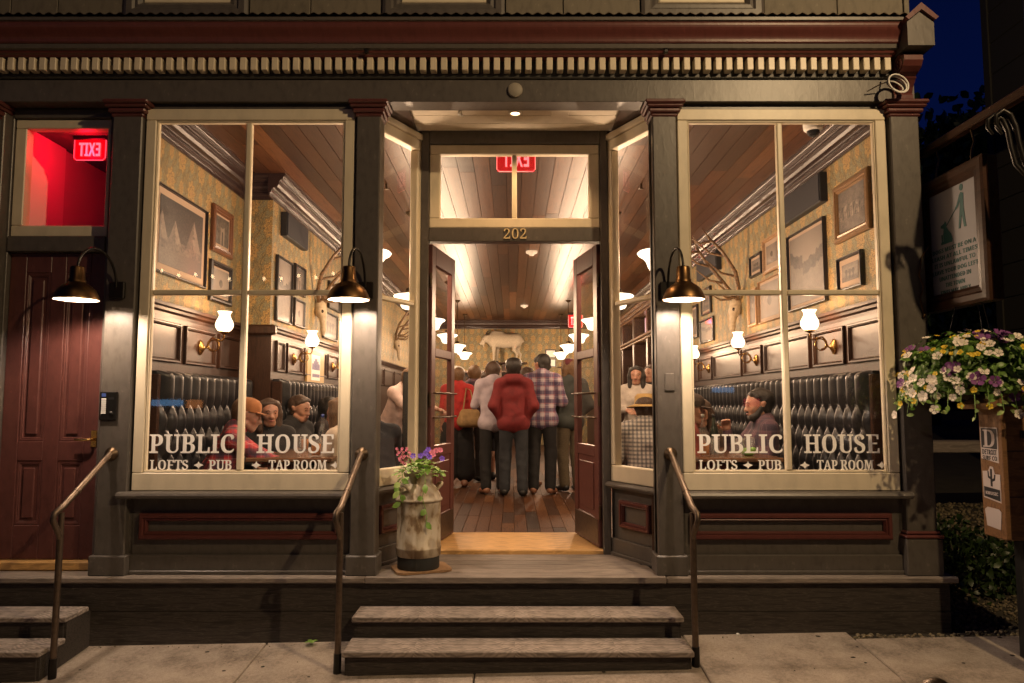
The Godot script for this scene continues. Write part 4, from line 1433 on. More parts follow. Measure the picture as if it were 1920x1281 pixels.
	for z in [0.05, 0.46]:
		part("chain", B.new().tube([Vector3(3.0550, 3.315, z), Vector3(3.0400, 3.36, z + 0.012), Vector3(3.0550, 3.41, z), Vector3(3.0650, 3.46, z + 0.012), Vector3(3.0550, 3.55, z)], [0.008], 6), M.bronze, sg)
	# flower basket
	var ba := wthing("hanging_basket", "round hanging basket overflowing with yellow white and purple flowers", "flower basket", Vector3(3.10, 1.88, 0.30))
	var C := Vector3(3.10, 1.93, 0.30)
	part("basket", B.new().lathe([Vector2(0, -0.20), Vector2(0.12, -0.18), Vector2(0.2, -0.1), Vector2(0.23, 0.02), Vector2(0.0, 0.02)], 20, C), M.soil, ba)
	for s in [-1.0, 0.0, 1.0]:
		part("hanger", B.new().tube([C + Vector3(0.2 * s, 0.02, 0.2 * (1 - absf(s)) - 0.05), C + Vector3(0, 0.82, 0)], [0.004], 5), M.black_metal, ba)
	var lmesh := leaf_mesh(0.055, 0.03)
	var mm := MultiMesh.new()
	mm.transform_format = MultiMesh.TRANSFORM_3D
	mm.use_colors = true
	mm.mesh = lmesh
	mm.instance_count = 4200
	var spot := func(k: float) -> Array:
		var a := rng.randf() * TAU
		var e := rng.randf_range(-0.35, 1.0)
		var d := Vector3(cos(a) * sqrt(1 - e * e * 0.98), e, sin(a) * sqrt(1 - e * e * 0.98))
		var lump := 1.0 + 0.10 * sin(a * 5.0) * cos(e * 4.0)
		var p := C + Vector3(d.x * 0.47, d.y * 0.24 + 0.02, d.z * 0.47) * k * lump
		var dist := Vector2(p.x - C.x, p.z - C.z).length()
		p.y -= pow(dist, 2.0) * 0.55 if e < 0.4 else pow(dist, 2.0) * 0.2
		return [p, d]
	for i in mm.instance_count:
		var q: Array = spot.call(rng.randf_range(0.55, 1.0))
		mm.set_instance_transform(i, Transform3D(face(q[1] + Vector3(rng.randf_range(-0.8, 0.8), rng.randf_range(-0.6, 0.8), rng.randf_range(-0.8, 0.8)), rng.randf() * TAU).scaled(Vector3.ONE * rng.randf_range(0.6, 1.2)), q[0]))
		var t := rng.randf_range(0.7, 1.7)
		mm.set_instance_color(i, Color(t, t, t * 0.8))
	var mi := MultiMeshInstance3D.new()
	mi.name = "foliage"
	mi.multimesh = mm
	mi.material_override = M.leaf_deep
	mi.set_meta("kind", "stuff")
	ba.add_child(mi)
	mi.position = -off[ba]
	var fl := [flower_mesh(0.020, 5, 0.3), flower_mesh(0.030, 5, 0.35), flower_mesh(0.043, 5, 0.5)]
	for i in 300:
		var q: Array = spot.call(rng.randf_range(0.96, 1.07))
		var d: Vector3 = q[1]
		var r := rng.randf()
		var low: bool = q[0].y < C.y + 0.02
		var kind := 0
		if low and d.x < 0.2: kind = 1 if r < 0.6 else (0 if r < 0.94 else 2)
		elif d.y > 0.5 and d.x > -0.3: kind = 2 if r < 0.4 else (0 if r < 0.75 else 1)
		else: kind = 0 if r < 0.62 else (1 if r < 0.92 else 2)
		var o := part("flower", fl[kind], [M.petal_yellow, M.petal_white, M.petal_purple][kind], ba)
		o.transform = Transform3D(face(d + Vector3(rng.randf_range(-0.4, 0.4), rng.randf_range(0.0, 0.6), rng.randf_range(-0.2, 0.7)), rng.randf() * TAU).scaled(Vector3.ONE * rng.randf_range(0.75, 1.15)), q[0] - off[ba])
	for k in 22:
		var a: float = 0.6 + k * 0.155
		var p := C + Vector3(cos(a) * 0.40, -0.06 - 0.02 * (k % 3), sin(a) * 0.40)
		var drop := rng.randf_range(0.10, 0.24)
		var tip := p + Vector3(cos(a) * 0.09, -drop, sin(a) * 0.09)
		part("trailing_stem", B.new().tube([p, p + Vector3(cos(a) * 0.06, -drop * 0.35, sin(a) * 0.06), tip], [0.004, 0.003, 0.002], 5), M.leaf, ba)
		for q in 5:
			var lo := part("trailing_leaf", lmesh, M.leaf if q % 2 else M.leaf_pale, ba)
			var u := (q + 1) / 5.0
			lo.transform = Transform3D(face(Vector3(rng.randf_range(-1, 1), rng.randf_range(-0.2, 0.6), rng.randf_range(-0.3, 1)), rng.randf() * TAU).scaled(Vector3.ONE * rng.randf_range(0.6, 0.95)), p.lerp(tip, u) - off[ba])
		if k % 2:
			var fo := part("flower", fl[k % 3 if k % 3 < 2 else 0], M.petal_white if k % 3 == 1 else M.petal_yellow, ba)
			fo.transform = Transform3D(face(Vector3(cos(a), 0.1, sin(a) + 0.5), k), tip - off[ba])
	# wooden box with stickers on a dark stand
	var bx := wthing("wooden_box", "brown wooden box with a peaked lid and stickers on a dark stand", "wooden box", Vector3(3.2, 0.05, 0.6))
	var x0 := 3.005
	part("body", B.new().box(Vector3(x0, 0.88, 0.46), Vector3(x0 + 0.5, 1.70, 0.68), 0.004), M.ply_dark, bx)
	for y in [1.14, 1.42]:
		part("board_joint", B.new().box(Vector3(x0 + 0.012, y, 0.6805), Vector3(x0 + 0.49, y + 0.006, 0.6825)), M.black, bx)
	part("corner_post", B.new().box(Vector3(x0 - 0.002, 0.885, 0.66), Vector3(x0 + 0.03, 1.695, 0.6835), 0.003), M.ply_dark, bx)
	var ro := B.new()
	along_z(ro, [Vector2(x0 - 0.09, 1.68), Vector2(x0 + 0.13, 1.775), Vector2(x0 + 0.56, 1.775), Vector2(x0 + 0.56, 1.81), Vector2(x0 + 0.12, 1.81), Vector2(x0 - 0.10, 1.71)], 0.42, 0.72)
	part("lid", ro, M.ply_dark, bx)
	for y in [1.03, 1.50]:
		part("strap_hinge", B.new().box(Vector3(x0 + 0.11, y, 0.683), Vector3(x0 + 0.4, y + 0.05, 0.70), 0.004), M.black, bx)
	part("stand", B.new().box(Vector3(x0 + 0.16, 0.0, 0.49), Vector3(x0 + 0.36, 0.878, 0.57), 0.01), M.black, bx)
	stickers(bx, x0, sans)
	# dark shrubs added behind the gravel, standing in for black unlit ground
	for q in [[3.75, -1.0, 0.62, "dark shrub added to blacken the unlit bed beside the corner pilaster base", 501], [4.75, -1.2, 0.75, "dark shrub added to blacken the bed under the wooden box, right of the first", 502], [4.1, -2.2, 0.7, "dark shrub added to blacken the bed farther back between the two others", 503]]:
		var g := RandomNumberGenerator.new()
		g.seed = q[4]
		var sh := thing("low_shrub", q[3], "shrub", Vector3(q[0], 0.12, q[1]), 0.0, "added dark shrubs beside the pub corner")
		var stems := B.new()
		for k in 9:
			var a := TAU * k / 9.0
			stems.tube([Vector3.ZERO, Vector3(cos(a) * 0.2, 0.25, sin(a) * 0.2), Vector3(cos(a) * 0.4, 0.42, sin(a) * 0.35)], [0.012, 0.009, 0.004], 5)
		part("stem", stems, M.soil, sh)
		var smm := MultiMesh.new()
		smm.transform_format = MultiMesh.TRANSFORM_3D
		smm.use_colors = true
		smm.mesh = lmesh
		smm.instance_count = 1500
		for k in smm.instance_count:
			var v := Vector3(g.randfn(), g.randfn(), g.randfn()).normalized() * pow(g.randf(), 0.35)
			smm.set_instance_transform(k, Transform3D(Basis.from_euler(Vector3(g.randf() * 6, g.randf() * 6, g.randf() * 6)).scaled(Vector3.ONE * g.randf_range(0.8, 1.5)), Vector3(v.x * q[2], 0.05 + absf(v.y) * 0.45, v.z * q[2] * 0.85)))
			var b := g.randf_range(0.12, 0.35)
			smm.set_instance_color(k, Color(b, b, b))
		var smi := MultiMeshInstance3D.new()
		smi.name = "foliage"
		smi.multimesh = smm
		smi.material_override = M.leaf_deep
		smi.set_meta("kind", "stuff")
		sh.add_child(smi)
	# pale bench slab behind, neighbouring house, trees
	var bn := thing("bench", "plain wooden bench standing in the dark behind the flowers", "bench", Vector3(5.3, 0.05, -3.2))
	part("seat", B.new().box(Vector3(-0.8, 1.18, -0.2), Vector3(0.8, 1.24, 0.2), 0.01), M.deck2, bn)
	part("seat", B.new().box(Vector3(-0.8, 1.12, 0.21), Vector3(0.8, 1.23, 0.25), 0.01), M.deck2, bn)
	for s in [-0.7, 0.7]:
		part("leg", B.new().box(Vector3(s - 0.04, 0, -0.18), Vector3(s + 0.04, 1.18, 0.18), 0.01), M.deck2, bn)
	var nb := wthing("neighbour_house", "dark timber house with an eave beyond the pub corner", "house", Vector3(8, 0, -5))
	for k in 18:
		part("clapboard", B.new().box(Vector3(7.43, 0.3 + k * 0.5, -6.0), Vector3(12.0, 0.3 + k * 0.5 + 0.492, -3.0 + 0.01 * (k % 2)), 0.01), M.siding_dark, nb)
	part("corner_board", B.new().box(Vector3(7.41, 0, -6.02), Vector3(7.55, 9.4, -5.86), 0.01), M.siding_dark, nb)
	var ev := B.new()
	along_z(ev, [Vector2(6.6, 5.66), Vector2(6.7, 5.62), Vector2(7.425, 5.95), Vector2(7.425, 6.15), Vector2(6.6, 5.76)], -5.4, -2.6)
	var evo := part("porch_roof", ev, M.siding_dark, nb)
	part("gutter", B.new().tube([Vector3(6.56, 5.70, -5.45), Vector3(6.56, 5.70, -2.6)], [0.06], 10), M.black_metal, evo)
	part("roof", B.new().box(Vector3(7.2, 9.3, -6.3), Vector3(12.3, 9.5, -2.7)), M.black, nb)
	for q in [[10.3, -13.0, 7.4, 1.9, "dark leafy tree showing against the night sky beside the pub corner", 901], [11.75, -12.0, 10.4, 2.4, "taller dark tree behind the neighbouring house", 902]]:
		tree(q[0], q[1], q[2], q[3], q[4], q[5])
	var fh := wthing("far_house", "dark low house far behind the flower basket", "house", Vector3(17, -0.2, -22))
	for k in 12:
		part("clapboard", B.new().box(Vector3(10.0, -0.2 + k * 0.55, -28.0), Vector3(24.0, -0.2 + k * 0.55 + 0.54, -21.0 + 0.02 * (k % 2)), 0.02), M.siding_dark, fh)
	var fr := B.new()
	along_x(fr, [Vector2(-29, 6.4), Vector2(-20.4, 6.4), Vector2(-24.5, 8.4)], 9.6, 24.5)
	part("roof", fr, M.black, fh)
	# bulbs strung across the street behind the photographer; the left window mirrors them
	var sl := wthing("string_lights", "string of small warm bulbs across the street, mirrored in the left window", "string lights", Vector3(-5.0, 4.2, 9.0))
	var wire := []
	for k in 15:
		var p := Vector3(-7.2 + k * 0.34, 4.12 + 0.012 * pow(k - 7.0, 2.0) * 0.35 + 0.03 * sin(k * 2.3), 9.0 - 0.02 * k)
		wire.append(p + Vector3(0, 0.05, 0))
		part("bulb", B.new().ball(p, Vector3(0.032, 0.04, 0.032), 8), M.string_bulb, sl)
	part("wire", B.new().tube(wire, [0.006], 5), M.black, sl)
	# shops across the street, behind the photographer: the panes mirror their lit windows faintly
	var op := wthing("shop_row", "dark row of shops across the street with lit windows, mirrored in the panes", "building", Vector3(0, -0.2, 18.5))
	part("wall", B.new().box(Vector3(-26, -0.25, 18.2), Vector3(26, 5.2, 22.0)), M.siding_dark, op)
	part("roof", B.new().box(Vector3(-26.3, 5.2, 17.9), Vector3(26.3, 5.5, 22.3)), M.black, op)
	for q in [[-11.4, 1.62, 1.0, 0.2, 0], [-10.3, 1.55, 0.5, 0.26, 1], [6.3, 2.05, 0.7, 0.16, 0], [7.3, 1.6, 0.5, 0.25, 2], [-6.3, 2.1, 0.9, 0.12, 3], [-14.8, 1.0, 1.8, 1.5, 3], [12.0, 1.0, 2.0, 1.5, 3], [1.6, 0.9, 1.4, 1.6, 3], [-2.6, 2.0, 0.7, 0.1, 2]]:
		part("lit_window", B.new().box(Vector3(q[0], q[1], 18.14), Vector3(q[0] + q[2], q[1] + q[3], 18.19), 0.01), M.shop_glow[q[4]], op)
	var lawn := struct("path", B.new().box(Vector3(3.2, -0.1, -12), Vector3(5.0, 0.16, -2.4)), M.concrete)


func stickers(bx: Node3D, x0: float, sans: Font) -> void:
	var dark := std(lin(0.02, 0.02, 0.025), 0.5)
	var pale := std(lin(0.55, 0.48, 0.46), 0.5)
	var xw := x0 - 0.0005
	var X := func(off_: float) -> Transform3D: return Transform3D(Basis(Vector3(0, 0, 1), Vector3.UP, Vector3(-1, 0, 0)), Vector3(xw - off_, 0, 0))
	# gothic letter over a surf company's name
	var s1 := part("sticker", B.new().prism([Vector2(0.475, 1.365), Vector2(0.645, 1.345), Vector2(0.645, 1.565), Vector2(0.475, 1.565)], 0.002, X.call(0.0)), pale, bx)
	part("dark_field", B.new().prism([Vector2(0.483, 1.435), Vector2(0.637, 1.43), Vector2(0.637, 1.558), Vector2(0.483, 1.558)], 0.001, X.call(0.002)), dark, s1)
	var serif := SystemFont.new()
	serif.font_names = ["Droid Serif"]
	serif.font_weight = 700
	letters("D", 0.115, 0.11, serif, pale, s1, Vector3(xw - 0.0038, 1.44, 0.56), -PI / 2, 0.0012)
	letters("DETROIT", 0.14, 0.032, sans, dark, s1, Vector3(xw - 0.0032, 1.393, 0.56), -PI / 2, 0.0012)
	letters("SURF CO", 0.14, 0.028, sans, dark, s1, Vector3(xw - 0.0032, 1.358, 0.56), -PI / 2, 0.0012)
	# cactus
	var s2 := part("sticker", B.new().prism([Vector2(0.48, 1.12), Vector2(0.65, 1.10), Vector2(0.65, 1.275), Vector2(0.60, 1.275), Vector2(0.585, 1.318), Vector2(0.555, 1.32), Vector2(0.535, 1.29), Vector2(0.48, 1.285)], 0.002, X.call(0.0)), pale, bx)
	part("dark_field", B.new().prism([Vector2(0.488, 1.128), Vector2(0.642, 1.11), Vector2(0.642, 1.18), Vector2(0.488, 1.19)], 0.001, X.call(0.002)), dark, s2)
	part("cactus_print", B.new().prism([Vector2(0.556, 1.195), Vector2(0.574, 1.195), Vector2(0.574, 1.225), Vector2(0.60, 1.235), Vector2(0.606, 1.27), Vector2(0.594, 1.27), Vector2(0.59, 1.248), Vector2(0.574, 1.242), Vector2(0.574, 1.305), Vector2(0.556, 1.305), Vector2(0.556, 1.255), Vector2(0.544, 1.258), Vector2(0.54, 1.29), Vector2(0.529, 1.288), Vector2(0.532, 1.248), Vector2(0.556, 1.238)], 0.001, X.call(0.002)), dark, s2)
	letters("KMUSIC", 0.12, 0.02, sans, pale, s2, Vector3(xw - 0.0038, 1.142, 0.565), -PI / 2, 0.0012)
	# jar shaped sticker with a small face-like print left plain
	part("sticker", B.new().prism([Vector2(0.50, 0.945), Vector2(0.63, 0.935), Vector2(0.64, 1.0), Vector2(0.645, 1.045), Vector2(0.62, 1.06), Vector2(0.51, 1.062), Vector2(0.485, 1.045), Vector2(0.492, 1.0)], 0.002, X.call(0.0)), pale, bx)


func tree(x: float, z: float, h: float, r: float, label: String, sd: int) -> void:
	var g := RandomNumberGenerator.new()
	g.seed = sd
	var t := thing("leafy_tree", label, "tree", Vector3(x, -0.25, z))
	var tr := B.new()
	tr.tube([Vector3.ZERO, Vector3(0.05, h * 0.4, 0), Vector3(0, h * 0.8, 0.1)], [0.2, 0.15, 0.05], 10)
	var tips := []
	for k in 16:
		var y := h * g.randf_range(0.3, 0.85)
		var a := g.randf() * TAU
		var l := r * g.randf_range(0.6, 1.0) * (1.15 - 0.6 * y / h)
		var tip := Vector3(cos(a) * l, y + l * 0.45, sin(a) * l)
		tr.tube([Vector3(0, y, 0), Vector3(cos(a) * l * 0.5, y + l * 0.15, sin(a) * l * 0.5), tip], [0.06, 0.04, 0.012], 6)
		tips.append(tip)
		tips.append(Vector3(cos(a) * l * 0.6, y + l * 0.35, sin(a) * l * 0.6))
	part("trunk", tr, M.soil, t)
	var mm := MultiMesh.new()
	mm.transform_format = MultiMesh.TRANSFORM_3D
	mm.use_colors = true
	mm.mesh = leaf_mesh(0.24, 0.16)
	mm.instance_count = 9000
	for i in mm.instance_count:
		var c: Vector3 = tips[i % tips.size()]
		var p := c + Vector3(g.randfn(), g.randfn() * 0.8, g.randfn()) * 0.42
		mm.set_instance_transform(i, Transform3D(Basis.from_euler(Vector3(g.randf() * 6, g.randf() * 6, g.randf() * 6)), p))
		var v := g.randf_range(0.3, 0.9)
		mm.set_instance_color(i, Color(v, v, v))
	var mi := MultiMeshInstance3D.new()
	mi.name = "crown"
	mi.multimesh = mm
	mi.material_override = M.leaf_deep
	t.add_child(mi)
	mi.set_meta("kind", "stuff")


# ---------- figures: a smooth field round tapered bones, meshed as surface nets ----------
func net(b: B, bones: Array, cell: float, k := 55.0, xf := Transform3D()) -> B:
	var lo := Vector3.INF
	var hi := -Vector3.INF
	var pad := 2.2 / k + cell
	for q in bones:
		var r := maxf(q[2], q[3]) + pad
		lo = lo.min((q[0] as Vector3).min(q[1]) - Vector3.ONE * r)
		hi = hi.max((q[0] as Vector3).max(q[1]) + Vector3.ONE * r)
	var nx := int((hi.x - lo.x) / cell) + 2
	var ny := int((hi.y - lo.y) / cell) + 2
	var nz := int((hi.z - lo.z) / cell) + 2
	var val := PackedFloat32Array()
	val.resize(nx * ny * nz)
	var sy := nx
	var sz := nx * ny
	for q in bones:
		var a: Vector3 = q[0]
		var c: Vector3 = q[1]
		var ra: float = q[2]
		var rb: float = q[3]
		var ab := c - a
		var l2 := maxf(ab.length_squared(), 1e-9)
		var r := maxf(ra, rb) + pad
		var p0 := (a.min(c) - Vector3.ONE * r - lo) / cell
		var p1 := (a.max(c) + Vector3.ONE * r - lo) / cell
		for iz in range(maxi(0, int(p0.z)), mini(nz - 1, int(p1.z) + 1)):
			for iy in range(maxi(0, int(p0.y)), mini(ny - 1, int(p1.y) + 1)):
				var row := iz * sz + iy * sy
				for ix in range(maxi(0, int(p0.x)), mini(nx - 1, int(p1.x) + 1)):
					var p := lo + Vector3(ix, iy, iz) * cell - a
					var t := clampf(p.dot(ab) / l2, 0.0, 1.0)
					var d := (p - ab * t).length() - ra - (rb - ra) * t
					if d < pad:
						val[row + ix] += exp(-k * d)
	var idx := PackedInt32Array()
	idx.resize(val.size())
	idx.fill(-1)
	var verts := PackedVector3Array()
	var crn := [0, 1, sy, sy + 1, sz, sz + 1, sz + sy, sz + sy + 1]
	var cp := [Vector3(0, 0, 0), Vector3(1, 0, 0), Vector3(0, 1, 0), Vector3(1, 1, 0), Vector3(0, 0, 1), Vector3(1, 0, 1), Vector3(0, 1, 1), Vector3(1, 1, 1)]
	var edges := [[0, 1], [2, 3], [4, 5], [6, 7], [0, 2], [1, 3], [4, 6], [5, 7], [0, 4], [1, 5], [2, 6], [3, 7]]
	var cells := PackedInt32Array()
	for iz in nz - 1:
		for iy in ny - 1:
			var row := iz * sz + iy * sy
			for ix in nx - 1:
				var i := row + ix
				var inside := 0
				for j in 8:
					if val[i + crn[j]] > 1.0: inside += 1
				if inside == 0 or inside == 8: continue
				var s := Vector3.ZERO
				var n := 0
				for e in edges:
					var va := val[i + crn[e[0]]]
					var vb := val[i + crn[e[1]]]
					if (va > 1.0) != (vb > 1.0):
						var fa := log(maxf(va, 1e-4))
						var fb := log(maxf(vb, 1e-4))
						s += (cp[e[0]] as Vector3).lerp(cp[e[1]], clampf(fa / (fa - fb), 0.05, 0.95))
						n += 1
				idx[i] = verts.size()
				verts.append(xf * (lo + (Vector3(ix, iy, iz) + s / n) * cell))
				cells.append(i)
	b.smooth()
	for i in cells:
		var in0 := val[i] > 1.0
		# edges from this corner along x, y, z
		for ax in 3:
			var st: int = [1, sy, sz][ax]
			if (val[i + st] > 1.0) == in0: continue
			var u: int = [sy, sz, 1][ax]
			var w: int = [sz, 1, sy][ax]
			if i - u - w < 0: continue
			var q := [idx[i], idx[i - u], idx[i - u - w], idx[i - w]]
			if q.min() < 0: continue
			if in0: b.quad(verts[q[0]], verts[q[1]], verts[q[2]], verts[q[3]])
			else: b.quad(verts[q[3]], verts[q[2]], verts[q[1]], verts[q[0]])
	return b


func grown(bones: Array, by: float) -> Array:
	var out := []
	for q in bones: out.append([q[0], q[1], q[2] + by, q[3] + by])
	return out


func hand_bones(wr: Vector3, dir: Vector3, palm_n: Vector3, thumb_side: float, curl: float) -> Array:
	var out := []
	var d := dir.normalized()
	var n := (palm_n - d * palm_n.dot(d)).normalized()
	var s := d.cross(n) * thumb_side
	out.append([wr, wr + d * 0.03, 0.024, 0.026])
	var len_ := [0.070, 0.080, 0.074, 0.058]
	for k in 4:
		var off_ := s * (0.030 - 0.020 * k)
		var kn := wr + d * 0.085 + off_
		out.append([wr + d * 0.03 + off_ * 0.7, kn, 0.015, 0.012])
		var l: float = len_[k]
		var m := kn + (d * cos(curl) + n * sin(curl)).normalized() * l * 0.5
		out.append([kn, m, 0.0095, 0.009])
		out.append([m, m + (d * cos(curl * 2.1) + n * sin(curl * 2.1)).normalized() * l * 0.5, 0.009, 0.0075])
	var tb := wr + d * 0.025 + s * 0.028
	var t1 := tb + (d * 0.6 + s * 0.8).normalized() * 0.04
	out.append([tb, t1, 0.014, 0.011])
	out.append([t1, t1 + (d * 0.9 + s * 0.25 + n * 0.3).normalized() * 0.035, 0.0105, 0.0085])
	return out


# o: pose and dress; see calls
func person(label: String, x: float, z: float, yaw: float, o: Dictionary) -> Node3D:
	var t := thing("person", label, "person", Vector3(x, FLOOR, z), yaw, "people inside the pub")
	var h: float = o.get("h", 1.75)
	var f := h / 1.75
	var sit: bool = o.get("sit", false)
	var wide: float = o.get("wide", 1.0)
	var lean: Vector3 = o.get("lean", Vector3.ZERO)     # forward/sideways lean of the upper body, radians about x and z
	var J := {}
	if sit:
		J.pelvis = Vector3(0, 0.47, 0)
		for s in [-1, 1]:
			J["hip%d" % s] = Vector3(s * 0.095, 0.46, 0.02)
			J["knee%d" % s] = Vector3(s * 0.12, 0.47, 0.42)
			J["ank%d" % s] = Vector3(s * 0.12, 0.09, 0.40)
			J["toe%d" % s] = Vector3(s * 0.13, 0.035, 0.56)
	else:
		J.pelvis = Vector3(0, 0.95, 0)
		for s in [-1, 1]:
			var st: float = o.get("stance", 0.0) * s
			J["hip%d" % s] = Vector3(s * 0.09, 0.92, 0)
			J["knee%d" % s] = Vector3(s * 0.105, 0.50, 0.025 + st * 0.5)
			J["ank%d" % s] = Vector3(s * (0.105 + absf(st) * 0.2), 0.09, -0.03 + st)
			J["toe%d" % s] = Vector3(s * (0.14 + absf(st) * 0.2), 0.035, 0.13 + st)
	var py: float = J.pelvis.y
	var up := Basis.from_euler(Vector3(lean.x, lean.y, lean.z))
	var U := func(v: Vector3) -> Vector3: return (J.pelvis + up * v)
	J.waist = U.call(Vector3(0, 0.14, 0.0))
	J.chest = U.call(Vector3(0, 0.35, 0.01))
	J.neck = U.call(Vector3(0, 0.53, -0.015))
	var hl: float = o.get("head_lift", 0.0)
	J.head = J.neck + (up * Basis(Vector3.RIGHT, o.get("nod", 0.0))) * Vector3(0, 0.135, 0.03)
	for s in [-1, 1]:
		J["sh%d" % s] = U.call(Vector3(s * 0.175 * wide, 0.465, -0.01))
		var arm: String = o.get("arm%d" % s, o.get("arms", "down"))
		var sh: Vector3 = J["sh%d" % s]
		var el: Vector3
		var wr: Vector3
		match arm:
			"down":
				el = sh + Vector3(s * 0.055, -0.29, -0.03)
				wr = el + Vector3(s * 0.0, -0.245, 0.05)
			"hang":
				el = sh + Vector3(s * 0.03, -0.29, -0.02)
				wr = el + Vector3(s * -0.04, -0.20, 0.13)
			"pocket":
				el = sh + Vector3(s * 0.09, -0.27, -0.05)
				wr = el + Vector3(s * -0.10, -0.19, 0.13)
			"front":
				el = sh + Vector3(s * 0.075, -0.27, 0.06)
				wr = el + Vector3(s * -0.14, -0.01, 0.215)
			"chin":
				el = sh + Vector3(s * 0.04, -0.22, 0.22)
				wr = el + Vector3(s * -0.12, 0.20, 0.06)
			"up":
				el = sh + Vector3(s * 0.12, -0.15, 0.2)
				wr = el + Vector3(s * -0.05, 0.22, 0.1)
			"reach":
				el = sh + Vector3(s * 0.06, -0.16, 0.22)
				wr = el + Vector3(s * -0.05, -0.06, 0.24)
		J["el%d" % s] = el
		J["wr%d" % s] = wr
	for key in J: J[key] = J[key] * f
	var sl: float = o.get("slim", 0.92)
	var torso := [
		[J["hip-1"], J["hip1"], 0.105 * f, 0.105 * f],
		[J.pelvis, J.waist, 0.122 * f * wide * sl, 0.108 * f * wide * sl],
		[J.pelvis + Vector3(-0.05, 0, 0) * f, J.waist + Vector3(-0.05, 0, 0) * f, 0.093 * f * sl, 0.086 * f * sl],
		[J.pelvis + Vector3(0.05, 0, 0) * f, J.waist + Vector3(0.05, 0, 0) * f, 0.093 * f * sl, 0.086 * f * sl],
		[J.waist + (up * Vector3(-0.06, 0, 0)) * f, J.chest + (up * Vector3(-0.07 * wide, 0.0, 0)) * f, 0.082 * f * wide * sl, 0.102 * f * wide * sl],
		[J.waist + (up * Vector3(0.06, 0, 0)) * f, J.chest + (up * Vector3(0.07 * wide, 0.0, 0)) * f, 0.082 * f * wide * sl, 0.102 * f * wide * sl],
		[J.chest, J.neck, 0.11 * f, 0.05 * f],
		[J.neck, J["sh-1"], 0.055 * f, 0.062 * f], [J.neck, J["sh1"], 0.055 * f, 0.062 * f]]
	var legs := []
	var lower := []
	var arms := []
	var fore := []
	for s in [-1, 1]:
		legs.append([J["hip%d" % s], J["knee%d" % s], 0.084 * f, 0.048 * f])
		lower.append([J["knee%d" % s], J["knee%d" % s].lerp(J["ank%d" % s], 0.3) + Vector3(0, 0, -0.012), 0.042 * f, 0.050 * f])
		lower.append([J["knee%d" % s].lerp(J["ank%d" % s], 0.3) + Vector3(0, 0, -0.012), J["ank%d" % s], 0.050 * f, 0.034 * f])
		arms.append([J["sh%d" % s], J["el%d" % s], 0.056 * f, 0.043 * f])
		fore.append([J["el%d" % s], J["wr%d" % s], 0.042 * f, 0.027 * f])
	var neckb := [[J.neck - Vector3(0, 0.03, 0), J.head - Vector3(0, 0.03, 0.01), 0.056 * f, 0.052 * f]]
	var skin: Material = o.get("skin", M.skin)
	# body, one surface; head and hands on finer grids
	var body := B.new()
	net(body, torso + legs + lower + arms + fore + neckb, 0.024, 60.0)
	var hb := Basis.from_euler(Vector3(lean.x * 0.5 + o.get("nod", 0.0), o.get("turn", 0.0), lean.z * 0.4))
	var hx := Transform3D(hb * Basis.from_scale(Vector3.ONE * f), J.head)
	var head := [
		[Vector3(0, 0.035, -0.02), Vector3(0, 0.035, 0.012), 0.092, 0.088],
		[Vector3(0, -0.02, 0.035), Vector3(0, -0.075, 0.048), 0.066, 0.045],
		[Vector3(-0.022, -0.10, 0.062), Vector3(0.022, -0.10, 0.062), 0.024, 0.024],
		[Vector3(-0.05, -0.065, 0.0), Vector3(-0.028, -0.095, 0.05), 0.03, 0.022], [Vector3(0.05, -0.065, 0.0), Vector3(0.028, -0.095, 0.05), 0.03, 0.022],
		[Vector3(-0.03, 0.018, 0.085), Vector3(0.03, 0.018, 0.085), 0.016, 0.016],
		[Vector3(-0.042, -0.025, 0.062), Vector3(-0.04, -0.03, 0.066), 0.024, 0.022], [Vector3(0.042, -0.025, 0.062), Vector3(0.04, -0.03, 0.066), 0.024, 0.022],
		[Vector3(0, 0.005, 0.094), Vector3(0, -0.034, 0.115), 0.009, 0.013],
		[Vector3(-0.012, -0.038, 0.102), Vector3(0.012, -0.038, 0.102), 0.010, 0.010],
		[Vector3(-0.02, -0.068, 0.088), Vector3(0.02, -0.068, 0.088), 0.011, 0.011],
		[Vector3(-0.087, -0.005, -0.012), Vector3(-0.092, 0.02, -0.018), 0.012, 0.018], [Vector3(0.087, -0.005, -0.012), Vector3(0.092, 0.02, -0.018), 0.012, 0.018]]
	net(body, head, 0.009 if o.get("far", false) else 0.007, 130.0, hx)
	for s in [-1, 1]:
		var wd: Vector3 = (J["wr%d" % s] - J["el%d" % s]).normalized()
		var pn := Vector3(-s, 0, 0.15) if absf(wd.y) > 0.6 else Vector3(-s * 0.3, -1, 0)
		net(body, hand_bones(J["wr%d" % s], wd, pn, 1.0 if (absf(wd.y) > 0.6) == (s > 0) else -1.0, o.get("curl", 0.45)), 0.008 if o.get("far", false) else 0.006, 220.0)
	var bo := part("body", body, skin, t)
	if not o.get("back", false):
		for s in [-1, 1]:
			part("eye", B.new().ball(hx * Vector3(s * 0.033, 0.002, 0.0965), Vector3(0.010, 0.006, 0.006) * f, 8), M.eye, bo)
			part("eyebrow", B.new().tube([hx * Vector3(s * 0.016, 0.024, 0.108), hx * Vector3(s * 0.034, 0.030, 0.105), hx * Vector3(s * 0.052, 0.023, 0.092)], [0.0035], 5), o.get("hair_m", M.eye), bo)
		part("mouth", B.new().tube([hx * Vector3(-0.025, -0.064, 0.100), hx * Vector3(0, -0.069, 0.107), hx * Vector3(0.025, -0.064, 0.100)], [0.003, 0.0065, 0.003], 6), M.lip, bo)
	# shirt
	var sm: Material = o.shirt
	var sleeve: float = o.get("sleeve", 1.0)
	var shirt := grown(torso, 0.015)
